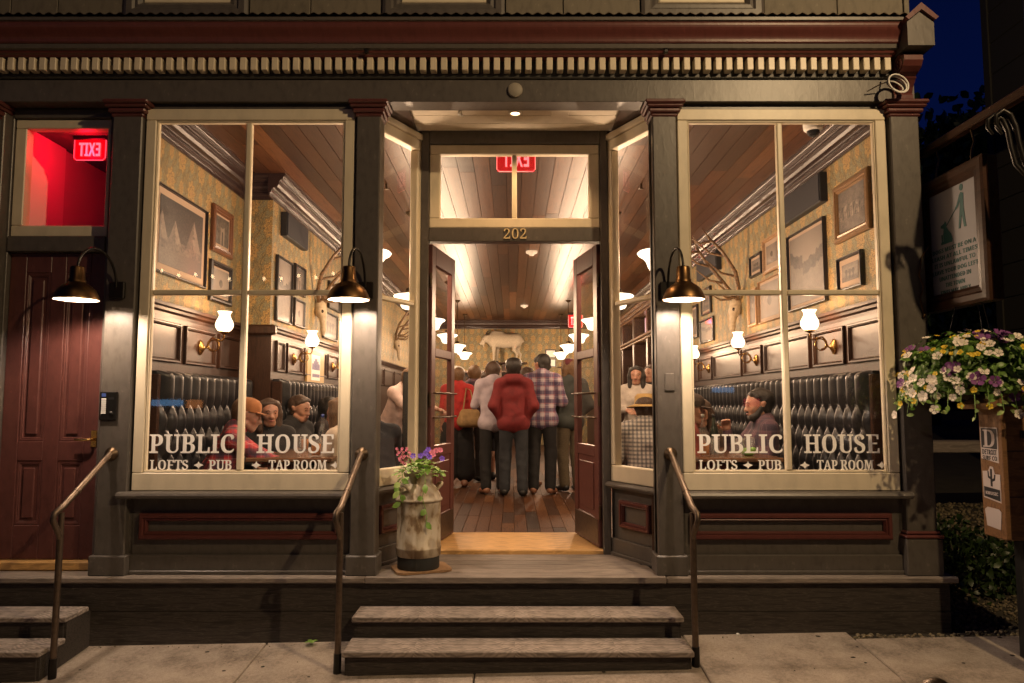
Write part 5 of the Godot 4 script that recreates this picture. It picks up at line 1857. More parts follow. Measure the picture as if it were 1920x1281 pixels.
	if not sit: shirt.append([J.pelvis + Vector3(-0.085, -0.045, 0) * f, J.pelvis + Vector3(0.085, -0.045, 0) * f, 0.098 * f, 0.098 * f])
	for s in [-1, 1]: shirt.append([J.pelvis + up * Vector3(s * 0.062, 0.0, 0) * f, J.chest + up * Vector3(s * 0.07, 0, 0) * f, 0.094 * f * wide, 0.100 * f * wide])
	shirt += grown(arms, 0.013 + o.get("loose", 0.0))
	if sleeve > 0.5:
		for q in fore: shirt.append([q[0], (q[0] as Vector3).lerp(q[1], 0.97), q[2] + 0.014 + o.get("loose", 0.0), q[3] + 0.014])
	if o.get("hood", false):
		shirt.append([J.neck + (up * Vector3(-0.07, 0.0, -0.07)) * f, J.neck + (up * Vector3(0.07, 0.0, -0.07)) * f, 0.055, 0.055])
		shirt.append([J.neck + (up * Vector3(-0.08, 0.03, 0.02)) * f, J.neck + (up * Vector3(0.08, 0.03, 0.02)) * f, 0.04, 0.04])
	else:
		shirt.append([J.neck + (up * Vector3(-0.035, 0.015, -0.02)) * f, J.neck + (up * Vector3(0.035, 0.015, -0.02)) * f, 0.045, 0.045])
	# folds: soft ridges across the back and at the waist
	var g := RandomNumberGenerator.new()
	g.seed = hash(label)
	for k in 5:
		var y := g.randf_range(-0.02, 0.42)
		var a: Vector3 = J.pelvis + up * Vector3(g.randf_range(-0.15, 0.0), y, 0.0) * f
		var sgn := -1.0 if g.randf() < 0.6 else 1.0
		var bk := up * Vector3(0, 0, sgn * 0.105 * wide)
		shirt.append([a + bk, a + bk + up * Vector3(g.randf_range(0.08, 0.18), g.randf_range(-0.06, 0.06), 0), 0.007, 0.003])
	part("shirt", net(B.new(), shirt, 0.017 if not o.get("far", false) else 0.02, 60.0), sm, t)
	# trousers / skirt / shorts
	var tm: Material = o.trousers
	var tr := [[J["hip-1"], J["hip1"], 0.108 * f, 0.108 * f], [J.pelvis, J.waist.lerp(J.pelvis, 0.5), 0.115 * f, 0.11 * f]]
	for s in [-1, 1]: tr.append([J["hip%d" % s], J["knee%d" % s], 0.098 * f, 0.074 * f])
	if o.get("skirt", false):
		for s in [-1, 1]: tr.append([J["hip%d" % s] + Vector3(s * 0.02, -0.05, 0), J["knee%d" % s] + Vector3(s * 0.03, -0.28, 0), 0.12, 0.14])
	elif not o.get("shorts", false):
		for s in [-1, 1]:
			var kn: Vector3 = J["knee%d" % s]
			var an: Vector3 = J["ank%d" % s]
			tr.append([kn, an.lerp(kn, 0.02), 0.079 * f, 0.068 * f])
			tr.append([an + Vector3(0, 0.03, 0.02), an + Vector3(0, 0.02, 0.03), 0.055, 0.055])
			for k in 3:
				var q := kn.lerp(an, g.randf_range(0.0, 0.9))
				tr.append([q + Vector3(-0.045, 0, -0.056), q + Vector3(0.045, 0.03, -0.056), 0.007, 0.004])
	part("trousers" if not o.get("skirt", false) else "skirt", net(B.new(), tr, 0.018, 90.0), tm, t)
	for s in [-1, 1]:
		var an: Vector3 = J["ank%d" % s]
		var toe: Vector3 = J["toe%d" % s]
		part("shoe", net(B.new(), [[an + Vector3(0, -0.03, -0.03), toe, 0.044, 0.036], [an, an + Vector3(0, -0.03, 0), 0.042, 0.045]], 0.014, 90.0), o.get("shoe", M.black), t)
	# hair and hats
	var hm: Material = o.get("hair_m", M.eye)
	var style: String = o.get("hair", "short")
	var hair := []
	if style != "none":
		hair = [[Vector3(0, 0.05, -0.038), Vector3(0, 0.068, -0.014), 0.094, 0.084], [Vector3(-0.058, 0.035, -0.025), Vector3(-0.056, -0.035, -0.04), 0.044, 0.032], [Vector3(0.058, 0.035, -0.025), Vector3(0.056, -0.035, -0.04), 0.044, 0.032], [Vector3(0, 0.0, -0.06), Vector3(0, -0.06, -0.05), 0.06, 0.045], [Vector3(-0.045, 0.088, 0.05), Vector3(0.04, 0.096, 0.052), 0.027, 0.030], [Vector3(-0.068, 0.07, 0.018), Vector3(0.068, 0.07, 0.018), 0.03, 0.03]]
	if style == "long":
		hair += [[Vector3(-0.062, 0.085, 0.015), Vector3(-0.085, 0.0, 0.012), 0.042, 0.044], [Vector3(0.062, 0.085, 0.015), Vector3(0.085, 0.0, 0.012), 0.042, 0.044], [Vector3(-0.082, 0.0, 0.005), Vector3(-0.090, -0.15, 0.02), 0.046, 0.040], [Vector3(0.082, 0.0, 0.005), Vector3(0.090, -0.15, 0.02), 0.046, 0.040], [Vector3(-0.085, -0.15, 0), Vector3(-0.09, -0.24, 0.05), 0.032, 0.012], [Vector3(0.085, -0.15, 0), Vector3(0.095, -0.22, 0.055), 0.032, 0.012], [Vector3(0, 0, -0.06), Vector3(0, -0.2, -0.075), 0.075, 0.05]]
	if hair: part("hair", net(B.new(), hair, 0.009 if o.get("far", false) else 0.0075, 110.0, hx), hm, t)
	if o.has("beard"):
		part("beard", net(B.new(), [[Vector3(-0.070, -0.02, -0.005), Vector3(-0.050, -0.085, 0.04), 0.026, 0.030], [Vector3(0.070, -0.02, -0.005), Vector3(0.050, -0.085, 0.04), 0.026, 0.030], [Vector3(-0.028, -0.10, 0.066), Vector3(0.028, -0.10, 0.066), 0.034, 0.034], [Vector3(-0.024, -0.050, 0.104), Vector3(0.024, -0.050, 0.104), 0.009, 0.009]], 0.007, 130.0, hx), hm, t)
	if o.has("cap"):
		var back: float = -1.0 if o.get("cap_back", false) else 1.0
		var cb := B.new().lathe([Vector2(0.106, 0.0), Vector2(0.107, 0.04), Vector2(0.098, 0.075), Vector2(0.07, 0.10), Vector2(0.035, 0.112), Vector2(0, 0.115)], 20, Vector3(0, 0.035, -0.005), hx)
		cb.smooth()
		for k in 8:
			var a0 := -0.9 + 1.8 * k / 8.0
			var a1 := -0.9 + 1.8 * (k + 1) / 8.0
			var w := func(a: float, r: float, y: float) -> Vector3: return hx * Vector3(sin(a) * r, 0.035 + y, back * cos(a) * r - 0.005)
			var e0 := 0.105 + 0.075 * cos(a0 * 1.5)
			var e1 := 0.105 + 0.075 * cos(a1 * 1.5)
			cb.quad(w.call(a0, 0.1, 0.012), w.call(a0, e0, 0.0), w.call(a1, e1, 0.0), w.call(a1, 0.1, 0.012))
			cb.quad(w.call(a1, 0.1, 0.004), w.call(a1, e1, -0.005), w.call(a0, e0, -0.005), w.call(a0, 0.1, 0.004))
		part("cap", cb, o.cap, t)
	if o.has("straw"):
		part("hat", B.new().lathe([Vector2(0.10, 0.0), Vector2(0.175, -0.02), Vector2(0.178, -0.015), Vector2(0.11, 0.012), Vector2(0.102, 0.02), Vector2(0.096, 0.09), Vector2(0.075, 0.115), Vector2(0, 0.108)], 28, Vector3(0, 0.04, -0.005), hx), o.straw, t)
	return t


func build_people() -> void:
	var hair := func(c: Color) -> StandardMaterial3D:
		return bump(tri3(std(c, 0.55), M.grain_hi, Vector3(9, 1.5, 9)), M.grain_hi, 0.7)
	var hair_dark: StandardMaterial3D = hair.call(lin(0.022, 0.014, 0.009))
	var hair_brown: StandardMaterial3D = hair.call(lin(0.075, 0.036, 0.017))
	var hair_tan: StandardMaterial3D = hair.call(lin(0.20, 0.105, 0.045))
	var jeans := cloth(lin(0.026, 0.029, 0.036))
	var black_c := cloth(lin(0.013, 0.012, 0.013))
	var plaid_of := func(tex: Texture2D, sc: float) -> StandardMaterial3D:
		var m := tri3(std(Color.WHITE, 0.85), tex, Vector3.ONE * sc)
		return bump(m, M.fine, 0.08)
	var red_plaid: StandardMaterial3D = plaid_of.call(plaid(lin(0.52, 0.03, 0.035), lin(0.01, 0.012, 0.02), lin(0.03, 0.05, 0.12), lin(0.7, 0.6, 0.55)), 8.5)
	var dusk_plaid: StandardMaterial3D = plaid_of.call(plaid(lin(0.42, 0.36, 0.40), lin(0.04, 0.025, 0.07), lin(0.35, 0.08, 0.10), lin(0.8, 0.75, 0.75)), 9.0)
	var dark_plaid: StandardMaterial3D = plaid_of.call(plaid(lin(0.10, 0.045, 0.06), lin(0.02, 0.015, 0.03), lin(0.18, 0.10, 0.11), lin(0.25, 0.18, 0.18)), 8.0)
	var check: StandardMaterial3D = plaid_of.call(plaid(lin(0.42, 0.38, 0.34), lin(0.05, 0.05, 0.06), lin(0.4, 0.38, 0.36), lin(0.6, 0.55, 0.5)), 26.0)
	var camo := tri3(std(lin(0.10, 0.075, 0.045), 0.9), M.mott, Vector3(7, 7, 7))
	# standing group in the doorway
	person("man in a red hooded sweatshirt and black cap in the doorway", 0.0, -4.2, PI, {"h": 1.74, "back": true, "shirt": cloth(lin(0.17, 0.012, 0.014)), "trousers": jeans, "hood": true, "loose": 0.004, "wide": 0.98, "slim": 0.86, "arms": "pocket", "cap": M.black, "hair_m": hair_dark, "stance": 0.04})
	var a := person("man in a lavender T-shirt left of the red sweatshirt, bending forward", -0.26, -4.45, PI + 0.25, {"h": 1.74, "back": true, "shirt": cloth(lin(0.44, 0.38, 0.43)), "trousers": black_c, "sleeve": 0.0, "arms": "front", "lean": Vector3(0.14, 0, 0.03), "nod": 0.25, "turn": -0.3, "hair_m": hair_brown, "shoe": M.skin2})
	person("man in a white and purple plaid shirt right of the red sweatshirt", 0.37, -4.4, PI - 0.2, {"h": 1.82, "shirt": dusk_plaid, "trousers": black_c, "arms": "front", "turn": 0.9, "nod": 0.3, "hair_m": hair_dark, "shoe": M.skin2, "loose": 0.01})
	person("person in a dark green jacket and maroon cap near the right door leaf", 0.76, -4.75, PI + 0.5, {"h": 1.76, "shirt": cloth(lin(0.045, 0.05, 0.045)), "trousers": camo, "arms": "pocket", "turn": 0.4, "cap": cloth(lin(0.10, 0.015, 0.02)), "hair_m": hair_tan, "hair": "long", "wide": 1.05, "loose": 0.012})
	person("woman in a white top and shorts half hidden behind the plaid shirt", 0.19, -5.4, PI - 0.9, {"h": 1.68, "shirt": cloth(lin(0.55, 0.48, 0.43)), "trousers": black_c, "shorts": true, "sleeve": 0.0, "arms": "front", "hair_m": hair_brown, "hair": "long", "shoe": M.skin2, "far": true})
	person("person in a pale teal top behind the lavender T-shirt", -0.42, -6.2, PI + 0.4, {"h": 1.66, "back": true, "shirt": cloth(lin(0.30, 0.42, 0.38)), "trousers": cloth(lin(0.03, 0.035, 0.05)), "shorts": true, "sleeve": 0.0, "arms": "front", "hair_m": hair_brown, "far": true})
	person("woman in a red top, white cap and long black skirt by the left door leaf", -0.79, -5.2, PI + 0.3, {"h": 1.68, "back": true, "shirt": cloth(lin(0.40, 0.022, 0.02)), "trousers": black_c, "skirt": true, "sleeve": 0.0, "arms": "down", "cap": M.white, "hair_m": hair_tan, "shoe": M.skin2, "far": true})
	var bag := wthing("handbag", "large tan shoulder bag hanging beside the woman in the white cap", "bag", Vector3(-0.60, FLOOR + 0.75, -5.02))
	part("bag_body", net(B.new(), [[Vector3(-0.70, FLOOR + 0.92, -5.0), Vector3(-0.50, FLOOR + 0.92, -5.02), 0.085, 0.085], [Vector3(-0.68, FLOOR + 1.02, -5.0), Vector3(-0.53, FLOOR + 1.02, -5.02), 0.07, 0.07]], 0.02, 60.0), cloth(lin(0.36, 0.23, 0.10)), bag)
	part("strap", B.new().tube([Vector3(-0.70, FLOOR + 1.05, -5.0), Vector3(-0.66, FLOOR + 1.38, -5.12), Vector3(-0.60, FLOOR + 1.35, -5.1), Vector3(-0.53, FLOOR + 1.05, -5.02)], [0.010], 6), cloth(lin(0.30, 0.18, 0.08)), bag)
	person("person in a dark striped shirt behind the woman in the white cap", -0.60, -6.0, PI - 0.4, {"h": 1.74, "shirt": dark_plaid, "trousers": black_c, "arms": "front", "turn": 0.5, "hair_m": hair_tan, "far": true})
	person("dark clothed person standing at the back of the room left of the goat", -1.1, -9.5, PI + 0.2, {"h": 1.76, "back": true, "shirt": black_c, "trousers": jeans, "hair_m": hair_dark, "far": true})
	person("grey shirted person standing far back beyond the maroon cap", 1.0, -8.2, PI + 0.1, {"h": 1.78, "back": true, "shirt": cloth(lin(0.12, 0.13, 0.14)), "trousers": jeans, "hair_m": hair_brown, "far": true})
	# left booth
	person("man in a red tartan shirt on the left booth, leaning over the table", -2.44, -0.66, PI * 0.62, {"sit": true, "back": true, "shirt": red_plaid, "trousers": jeans, "arms": "reach", "lean": Vector3(0.42, 0, 0), "wide": 1.1, "cap": cloth(lin(0.30, 0.11, 0.03)), "hair_m": hair_tan})
	person("smiling woman with long brown hair and a dark top in the left booth", -2.24, -1.50, 0.35, {"sit": true, "h": 1.66, "shirt": black_c, "trousers": jeans, "arms": "front", "turn": 0.25, "hair": "long", "hair_m": hair_brown})
	person("dark haired person in black seen from the side in the left booth", -2.20, -2.25, 1.25, {"sit": true, "h": 1.72, "shirt": black_c, "trousers": jeans, "arms": "front", "hair_m": hair_brown, "nod": 0.15})
	person("person with long dark hair at the far end of the left booth", -2.05, -2.95, 1.5, {"sit": true, "h": 1.7, "shirt": cloth(lin(0.03, 0.02, 0.02)), "trousers": jeans, "arms": "front", "hair": "long", "hair_m": hair_dark})
	person("woman in a cream cardigan at the right edge of the left window", -1.34, -0.85, -PI / 2 - 0.25, {"sit": true, "h": 1.68, "back": true, "shirt": cloth(lin(0.58, 0.48, 0.38)), "trousers": jeans, "arms": "front", "lean": Vector3(0.15, 0, 0), "loose": 0.008, "hair": "long", "hair_m": hair_tan})
	person("person in a pink and white shirt seen through the left side window", -1.50, -3.75, 1.0, {"h": 1.66, "back": true, "shirt": cloth(lin(0.62, 0.47, 0.43)), "trousers": jeans, "sleeve": 0.0, "lean": Vector3(0.5, 0, 0), "arms": "reach", "hair_m": hair_tan})
	person("person in a dark jacket seated low behind the left side window", -1.32, -2.0, PI + 0.4, {"sit": true, "back": true, "shirt": cloth(lin(0.012, 0.014, 0.022)), "trousers": jeans, "lean": Vector3(0.55, 0, 0), "nod": 0.4, "arms": "reach", "loose": 0.02, "wide": 1.1, "hair_m": hair_dark})
	# right booth
	person("bearded man in a dark plaid shirt on the right booth, hand at his chin", 2.14, -1.15, -PI / 2 - 0.05, {"sit": true, "h": 1.78, "shirt": dark_plaid, "trousers": jeans, "arm1": "front", "arm-1": "chin", "hair_m": hair_dark, "beard": true, "nod": 0.05})
	person("man in a rust red shirt at the left edge of the right window", 1.50, -1.10, PI / 2 - 0.2, {"sit": true, "h": 1.72, "shirt": cloth(lin(0.22, 0.035, 0.025)), "trousers": jeans, "arms": "front", "hair_m": hair_dark, "nod": 0.1, "cap": cloth(lin(0.05, 0.03, 0.02))})
	person("person in a brown jacket behind the bottles of the right table", 1.80, -1.95, 0.1, {"sit": true, "h": 1.68, "shirt": cloth(lin(0.06, 0.035, 0.02)), "trousers": jeans, "arms": "front", "nod": 0.35, "turn": -0.5, "hair_m": hair_brown, "hair": "long"})
	person("person in a straw hat and fine checked shirt behind the right side window", 1.26, -1.85, PI - 0.1, {"sit": true, "h": 1.72, "back": true, "shirt": check, "trousers": black_c, "arms": "front", "wide": 1.05, "straw": tri3(std(lin(0.62, 0.40, 0.14), 0.7), M.fine, Vector3(4, 30, 4)), "hair_m": hair_brown, "lean": Vector3(0.12, 0, 0)})
	person("woman in a white top with dark hair standing by the back bar", 1.66, -4.7, -0.3, {"h": 1.66, "shirt": cloth(lin(0.50, 0.44, 0.38)), "trousers": black_c, "arms": "front", "hair": "long", "hair_m": hair_dark})
	person("dark shirted person beside the back bar, behind the straw hat", 2.0, -5.4, -0.9, {"h": 1.72, "shirt": black_c, "trousers": jeans, "arms": "front", "hair_m": hair_brown, "far": true})
	for q in [[-1.34, -0.85, "wooden stool under the woman in the cream cardigan"], [-1.32, -2.0, "wooden stool under the person in the dark jacket"], [1.50, -1.10, "wooden stool under the man in the rust red shirt"], [1.80, -1.95, "wooden stool under the person in the brown jacket"], [1.26, -1.85, "wooden stool under the person in the straw hat"], [-2.24, -1.50, "wooden stool under the smiling woman"], [-2.20, -2.25, "wooden stool under the person in black"], [-2.05, -2.95, "wooden stool at the far end of the left booth"]]:
		var s := thing("stool", q[2], "stool", Vector3(q[0], FLOOR, q[1]), 0.0, "stools at the booth tables")
		part("seat", B.new().lathe([Vector2(0, 0.345), Vector2(0.16, 0.345), Vector2(0.17, 0.36), Vector2(0.165, 0.375), Vector2(0, 0.377)], 18), M.dark_wood, s)
		for k in 4:
			var an := PI / 4 + k * PI / 2
			part("leg", B.new().tube([Vector3(sin(an) * 0.17, 0, cos(an) * 0.17), Vector3(sin(an) * 0.12, 0.345, cos(an) * 0.12)], [0.016, 0.018], 8), M.dark_wood, s)


# ---------- the room behind the windows ----------
func crown_profile() -> Array:
	var p := [Vector2(0, 3.80), Vector2(0.016, 3.80), Vector2(0.018, 3.822)]
	# a stack of beads and coves from the wall up to the ceiling
	var at := [[0.018, 3.822, 0.026, 3.834], [0.028, 3.836, 0.038, 3.868], [0.050, 3.870, 0.058, 3.884], [0.060, 3.886, 0.112, 3.950], [0.122, 3.952, 0.130, 3.966], [0.134, 3.968, 0.146, 3.980], [0.150, 3.984, 0.168, 4.006]]
	for k in at.size():
		var q: Array = at[k]
		for i in 4:
			var t := i / 3.0
			var bow := (1.0 if k % 2 else -1.0) * (0.016 if k == 3 else 0.004) * sin(PI * t)
			p.append(Vector2(lerpf(q[0], q[2], t) + bow, lerpf(q[1], q[3], t) - bow))
	p.append_array([Vector2(0.172, 4.008), Vector2(0.172, 4.029), Vector2(0, 4.029)])
	return p


func crown_along_z(called: String, xw: float, s: float, z0: float, z1: float, parent: Node3D) -> void:
	# s: +1 wall at right (mouldings grow to -x)
	var p := []
	for q in crown_profile(): p.append(Vector2(xw - s * q.x, q.y))
	var b := B.new()
	along_z(b, p, minf(z0, z1), maxf(z0, z1))
	part(called, b, M.crown, parent)


func cap_along_z(xw: float, s: float, z0: float, z1: float, parent: Node3D) -> void:
	var p := []
	for q in [[0, 2.40], [0.022, 2.40], [0.026, 2.43], [0.05, 2.445], [0.055, 2.465], [0.08, 2.475], [0.085, 2.50], [0, 2.505]]:
		p.append(Vector2(xw - s * q[0], q[1]))
	var b := B.new()
	along_z(b, p, minf(z0, z1), maxf(z0, z1))
	part("cap_moulding", b, M.dark_wood, parent)


func wainscot(label: String, xw: float, s: float, z0: float, z1: float, panels: Array) -> void:
	var w := wthing("wainscot", label, "wainscot", Vector3(xw, FLOOR, (z0 + z1) / 2))
	part("boarding", B.new().box(Vector3(xw, FLOOR, minf(z0, z1)), Vector3(xw - s * 0.03, 2.40, maxf(z0, z1))), M.dark_wood_v, w)
	cap_along_z(xw, s, z0, z1, w)
	for q in panels:
		var b := B.new()
		var za: float = q[0]
		var zb: float = q[1]
		var o := Vector3(xw - s * 0.03, 2.04, za if s > 0 else zb)
		frame_loop(b, o, Vector3(0, 0, -1) if s > 0 else Vector3(0, 0, 1), Vector3.UP, Vector3(-s, 0, 0), absf(za - zb), 0.32, 0.035, 0.026)
		var pf := part("panel_frame", b, M.dark_wood, w)
		part("panel", B.new().box(Vector3(xw - s * 0.0305, 2.075, za - 0.035), Vector3(xw - s * 0.034, 2.325, zb + 0.035)), M.panel_wood, pf)


func booth(label: String, xw: float, s: float, z0: float, z1: float) -> void:
	# z0 nearer the window; deep buttoned back, seat, end panel
	var t := wthing("booth_bench", label, "bench", Vector3(xw - s * 0.3, FLOOR, (z0 + z1) / 2), "buttoned leather benches")
	var yb := 0.92
	var yt := 1.965
	var p := 0.155
	var q := 0.185
	var xs := xw - s * 0.10
	var H := func(z: float, y: float) -> Vector3:
		var u := (z - z0) / p
		var top := yt - 0.20
		var e := clampf((yt - y) / 0.05, 0.0, 1.0)
		var d: float
		if y > top:
			d = pow(absf(sin(PI * u)), 0.55)
		else:
			var v := (top - y) / q
			var a := u + v * 0.5 + 0.0
			var b2 := u - v * 0.5
			d = pow(absf(sin(PI * a)) * absf(sin(PI * b2)), 0.42)
		var en := clampf(minf(absf(z - z0), absf(z - z1)) / 0.03, 0.0, 1.0)
		return Vector3(xs - s * (0.012 + 0.085 * d) * sqrt(e * (2.0 - e)) * sqrt(en), y, z)
	var b := B.new()
	b.smooth()
	var nz := int(absf(z1 - z0) / 0.0194)
	var ny := 50
	var grid := []
	for i in nz + 1:
		var col := PackedVector3Array()
		for j in ny + 1:
			col.append(H.call(lerpf(z0, z1, float(i) / nz), lerpf(yb, yt, float(j) / ny)))
		grid.append(col)
	for i in nz:
		for j in ny:
			if s > 0: b.quad(grid[i][j], grid[i + 1][j], grid[i + 1][j + 1], grid[i][j + 1])
			else: b.quad(grid[i + 1][j], grid[i][j], grid[i][j + 1], grid[i + 1][j + 1])
	b.flat()
	b.box(Vector3(xw - s * 0.031, yb, z0), Vector3(xs, yt - 0.003, z1))
	var back := part("buttoned_back", b, M.leather, t)
	var bb := B.new()
	for r in 5:
		var v := float(r)
		var y := yt - 0.20 - v * q
		var k0 := 0
		for i in int(absf(z1 - z0) / p):
			var z := z0 + signf(z1 - z0) * 0.0 - p * (i + (0.5 if r % 2 else 0.0))
			if z > z0 - 0.02 or z < z1 + 0.02: continue
			bb.ball(Vector3(xs - s * 0.026, y, z), Vector3(0.007, 0.010, 0.010), 6)
	part("buttons", bb, M.leather, back).set_meta("kind", "stuff")
	part("seat", B.new().box(Vector3(xs, FLOOR + 0.26, z0), Vector3(xw - s * 0.66, FLOOR + 0.39, z1), 0.05), M.leather, t)
	part("plinth", B.new().box(Vector3(xs, FLOOR, z0), Vector3(xw - s * 0.60, FLOOR + 0.259, z1)), M.dark_wood, t)
	part("end_panel", B.new().box(Vector3(xw - s * 0.031, FLOOR, z0 + 0.002), Vector3(xw - s * 0.135, yt - 0.03, z0 + 0.04), 0.008), M.dark_wood, t)


func picture(label: String, xw: float, s: float, za: float, zb: float, y0: float, y1: float, fm: Material, fw: float, mat_w: float, ph: int) -> void:
	# za nearer
	var t := wthing("framed_picture", label, "picture", Vector3(xw - s * 0.02, y0, (za + zb) / 2), "framed photographs on the wallpaper")
	var b := B.new()
	var L := absf(za - zb)
	var o := Vector3(xw - s * 0.004, y0, za if s > 0 else zb)
	var u := Vector3(0, 0, -1) if s > 0 else Vector3(0, 0, 1)
	var out := Vector3(-s, 0, 0)
	frame_loop(b, o, u, Vector3.UP, out, L, y1 - y0, fw, 0.035)
	part("frame", b, fm, t)
	var m := B.new()
	var i := fw * 0.98
	var h := out * 0.012
	m.quad(o + u * i + Vector3.UP * i + h, o + u * (L - i) + Vector3.UP * i + h, o + u * (L - i) + Vector3.UP * (y1 - y0 - i) + h, o + u * i + Vector3.UP * (y1 - y0 - i) + h)
	if mat_w > 0.0: part("mat_board", m, M.mat_board, t)
	i += mat_w
	h = out * 0.016
	var ph_b := B.new()
	ph_b.uvquad(o + u * i + Vector3.UP * i + h, o + u * (L - i) + Vector3.UP * i + h, o + u * (L - i) + Vector3.UP * (y1 - y0 - i) + h, o + u * i + Vector3.UP * (y1 - y0 - i) + h)
	part("photograph", ph_b, M.photos[ph], t)


func sconce(label: String, at: Vector3, s: float) -> Node3D:
	# at: on the wall; local +x points into the room
	var t := thing("wall_sconce", label, "lamp", at, 0.0 if s < 0 else PI, "brass wall sconces above the booths")
	part("back_plate", B.new().lathe([Vector2(0, 0), Vector2(0.045, 0.0), Vector2(0.043, 0.012), Vector2(0.03, 0.02), Vector2(0.02, 0.032), Vector2(0, 0.035)], 20, Vector3.ZERO, Transform3D(Basis(Vector3(0, 0, 1), -PI / 2).scaled(Vector3(1, 1.5, 1)), Vector3.ZERO)), M.brass_bright, t)
	var ring := []
	for k in 25:
		var a := TAU * k / 24.0 * 1.25 + PI
		var r := 0.055 * (1.0 - 0.25 * k / 24.0)
		ring.append(Vector3(0.115 + r * cos(a), 0.02 + r * sin(a), 0))
	part("arm", B.new().tube([Vector3(0.03, -0.01, 0), Vector3(0.055, 0.0, 0), Vector3(0.07, 0.05, 0), Vector3(0.10, 0.085, 0), Vector3(0.15, 0.07, 0), Vector3(0.19, 0.06, 0), Vector3(0.205, 0.085, 0), Vector3(0.205, 0.13, 0)], [0.0075], 8).tube(ring, [0.0055], 6), M.brass_bright, t)
	part("gallery", B.new().lathe([Vector2(0.012, 0.115), Vector2(0.022, 0.125), Vector2(0.04, 0.132), Vector2(0.042, 0.142), Vector2(0, 0.142)], 18, Vector3(0.205, 0, 0)), M.brass_bright, t)
	var sh := [Vector2(0.038, 0.143), Vector2(0.055, 0.15), Vector2(0.072, 0.175), Vector2(0.077, 0.20), Vector2(0.07, 0.23), Vector2(0.052, 0.262), Vector2(0.045, 0.285), Vector2(0.052, 0.305), Vector2(0.062, 0.318)]
	part("glass_shade", B.new().lathe(sh, 24, Vector3(0.205, 0, 0)), M.opal_sconce, t)
	omni(Vector3(0.205, 0.215, 0), 0.30, Color(1.0, 0.79, 0.60), t, 0.035)
	return t


func pendant(label: String, at: Vector3) -> Node3D:
	var t := thing("pendant_lamp", label, "lamp", at, 0.0, "white schoolhouse pendant lamps in two rows")
	var top := 4.03 - at.y
	part("rod", B.new().tube([Vector3(0, 0.13, 0), Vector3(0, top, 0)], [0.008], 8), M.bronze, t)
	part("ceiling_rose", B.new().lathe([Vector2(0.012, top - 0.05), Vector2(0.035, top - 0.035), Vector2(0.06, top - 0.012), Vector2(0.062, top), Vector2(0, top)], 18), M.bronze, t)
	part("fitter", B.new().lathe([Vector2(0.052, 0.085), Vector2(0.058, 0.10), Vector2(0.05, 0.135), Vector2(0.02, 0.155), Vector2(0, 0.157)], 18), M.bronze, t)
	part("glass_bowl", B.new().lathe([Vector2(0, -0.115), Vector2(0.05, -0.112), Vector2(0.088, -0.10), Vector2(0.105, -0.075), Vector2(0.12, -0.03), Vector2(0.15, 0.01), Vector2(0.185, 0.03), Vector2(0.198, 0.048), Vector2(0.185, 0.062), Vector2(0.12, 0.075), Vector2(0.055, 0.086)], 28), M.opal, t)
	omni(Vector3(0, 0.0, 0), 2.4, Color(1.0, 0.84, 0.68), t, 0.08)
	return t


func skull(label: String, at: Vector3, s: float) -> Node3D:
	# elk skull on the wall; local +x into the room
	var t := thing("elk_skull", label, "skull mount", at, 0.0 if s < 0 else PI, "antlered skulls on the side walls")
	var b := B.new()
	net(b, [[Vector3(0.05, 0.13, 0), Vector3(0.06, 0.05, 0), 0.075, 0.07], [Vector3(0.08, 0.05, 0), Vector3(0.10, -0.17, 0), 0.055, 0.032], [Vector3(0.06, 0.06, -0.06), Vector3(0.08, 0.04, -0.05), 0.035, 0.03], [Vector3(0.06, 0.06, 0.06), Vector3(0.08, 0.04, 0.05), 0.035, 0.03], [Vector3(0.10, -0.17, -0.012), Vector3(0.10, -0.24, -0.014), 0.022, 0.012], [Vector3(0.10, -0.17, 0.012), Vector3(0.10, -0.24, 0.014), 0.022, 0.012]], 0.016, 90.0)
	part("skull", b, M.bone, t)
	for w in [-1.0, 1.0]:
		part("eye_socket", B.new().ball(Vector3(0.095, 0.055, w * 0.068), Vector3(0.022, 0.024, 0.016), 10), M.eye, t)
		var a := B.new()
		var main := [Vector3(0.05, 0.18, w * 0.04), Vector3(0.06, 0.30, w * 0.16), Vector3(0.14, 0.48, w * 0.30), Vector3(0.30, 0.70, w * 0.36), Vector3(0.44, 0.88, w * 0.30), Vector3(0.50, 1.02, w * 0.22)]
		a.tube(main, [0.03, 0.028, 0.025, 0.021, 0.016, 0.006], 8)
		for q in [[0.2, Vector3(0.30, 0.02, 0.10)], [0.7, Vector3(0.34, 0.05, 0.14)], [1.7, Vector3(0.36, 0.12, 0.02)], [2.8, Vector3(0.34, 0.12, -0.06)], [3.8, Vector3(0.25, 0.0, -0.10)]]:
			var i := int(q[0])
			var st: Vector3 = (main[i] as Vector3).lerp(main[i + 1], q[0] - i)
			var d: Vector3 = q[1]
			d.z *= w
			a.tube([st, st + d * 0.5 + Vector3(0, -0.02, 0), st + d + Vector3(0, 0.07, 0)], [0.017, 0.014, 0.004], 7)
		part("antler", a, M.antler, t)
	return t


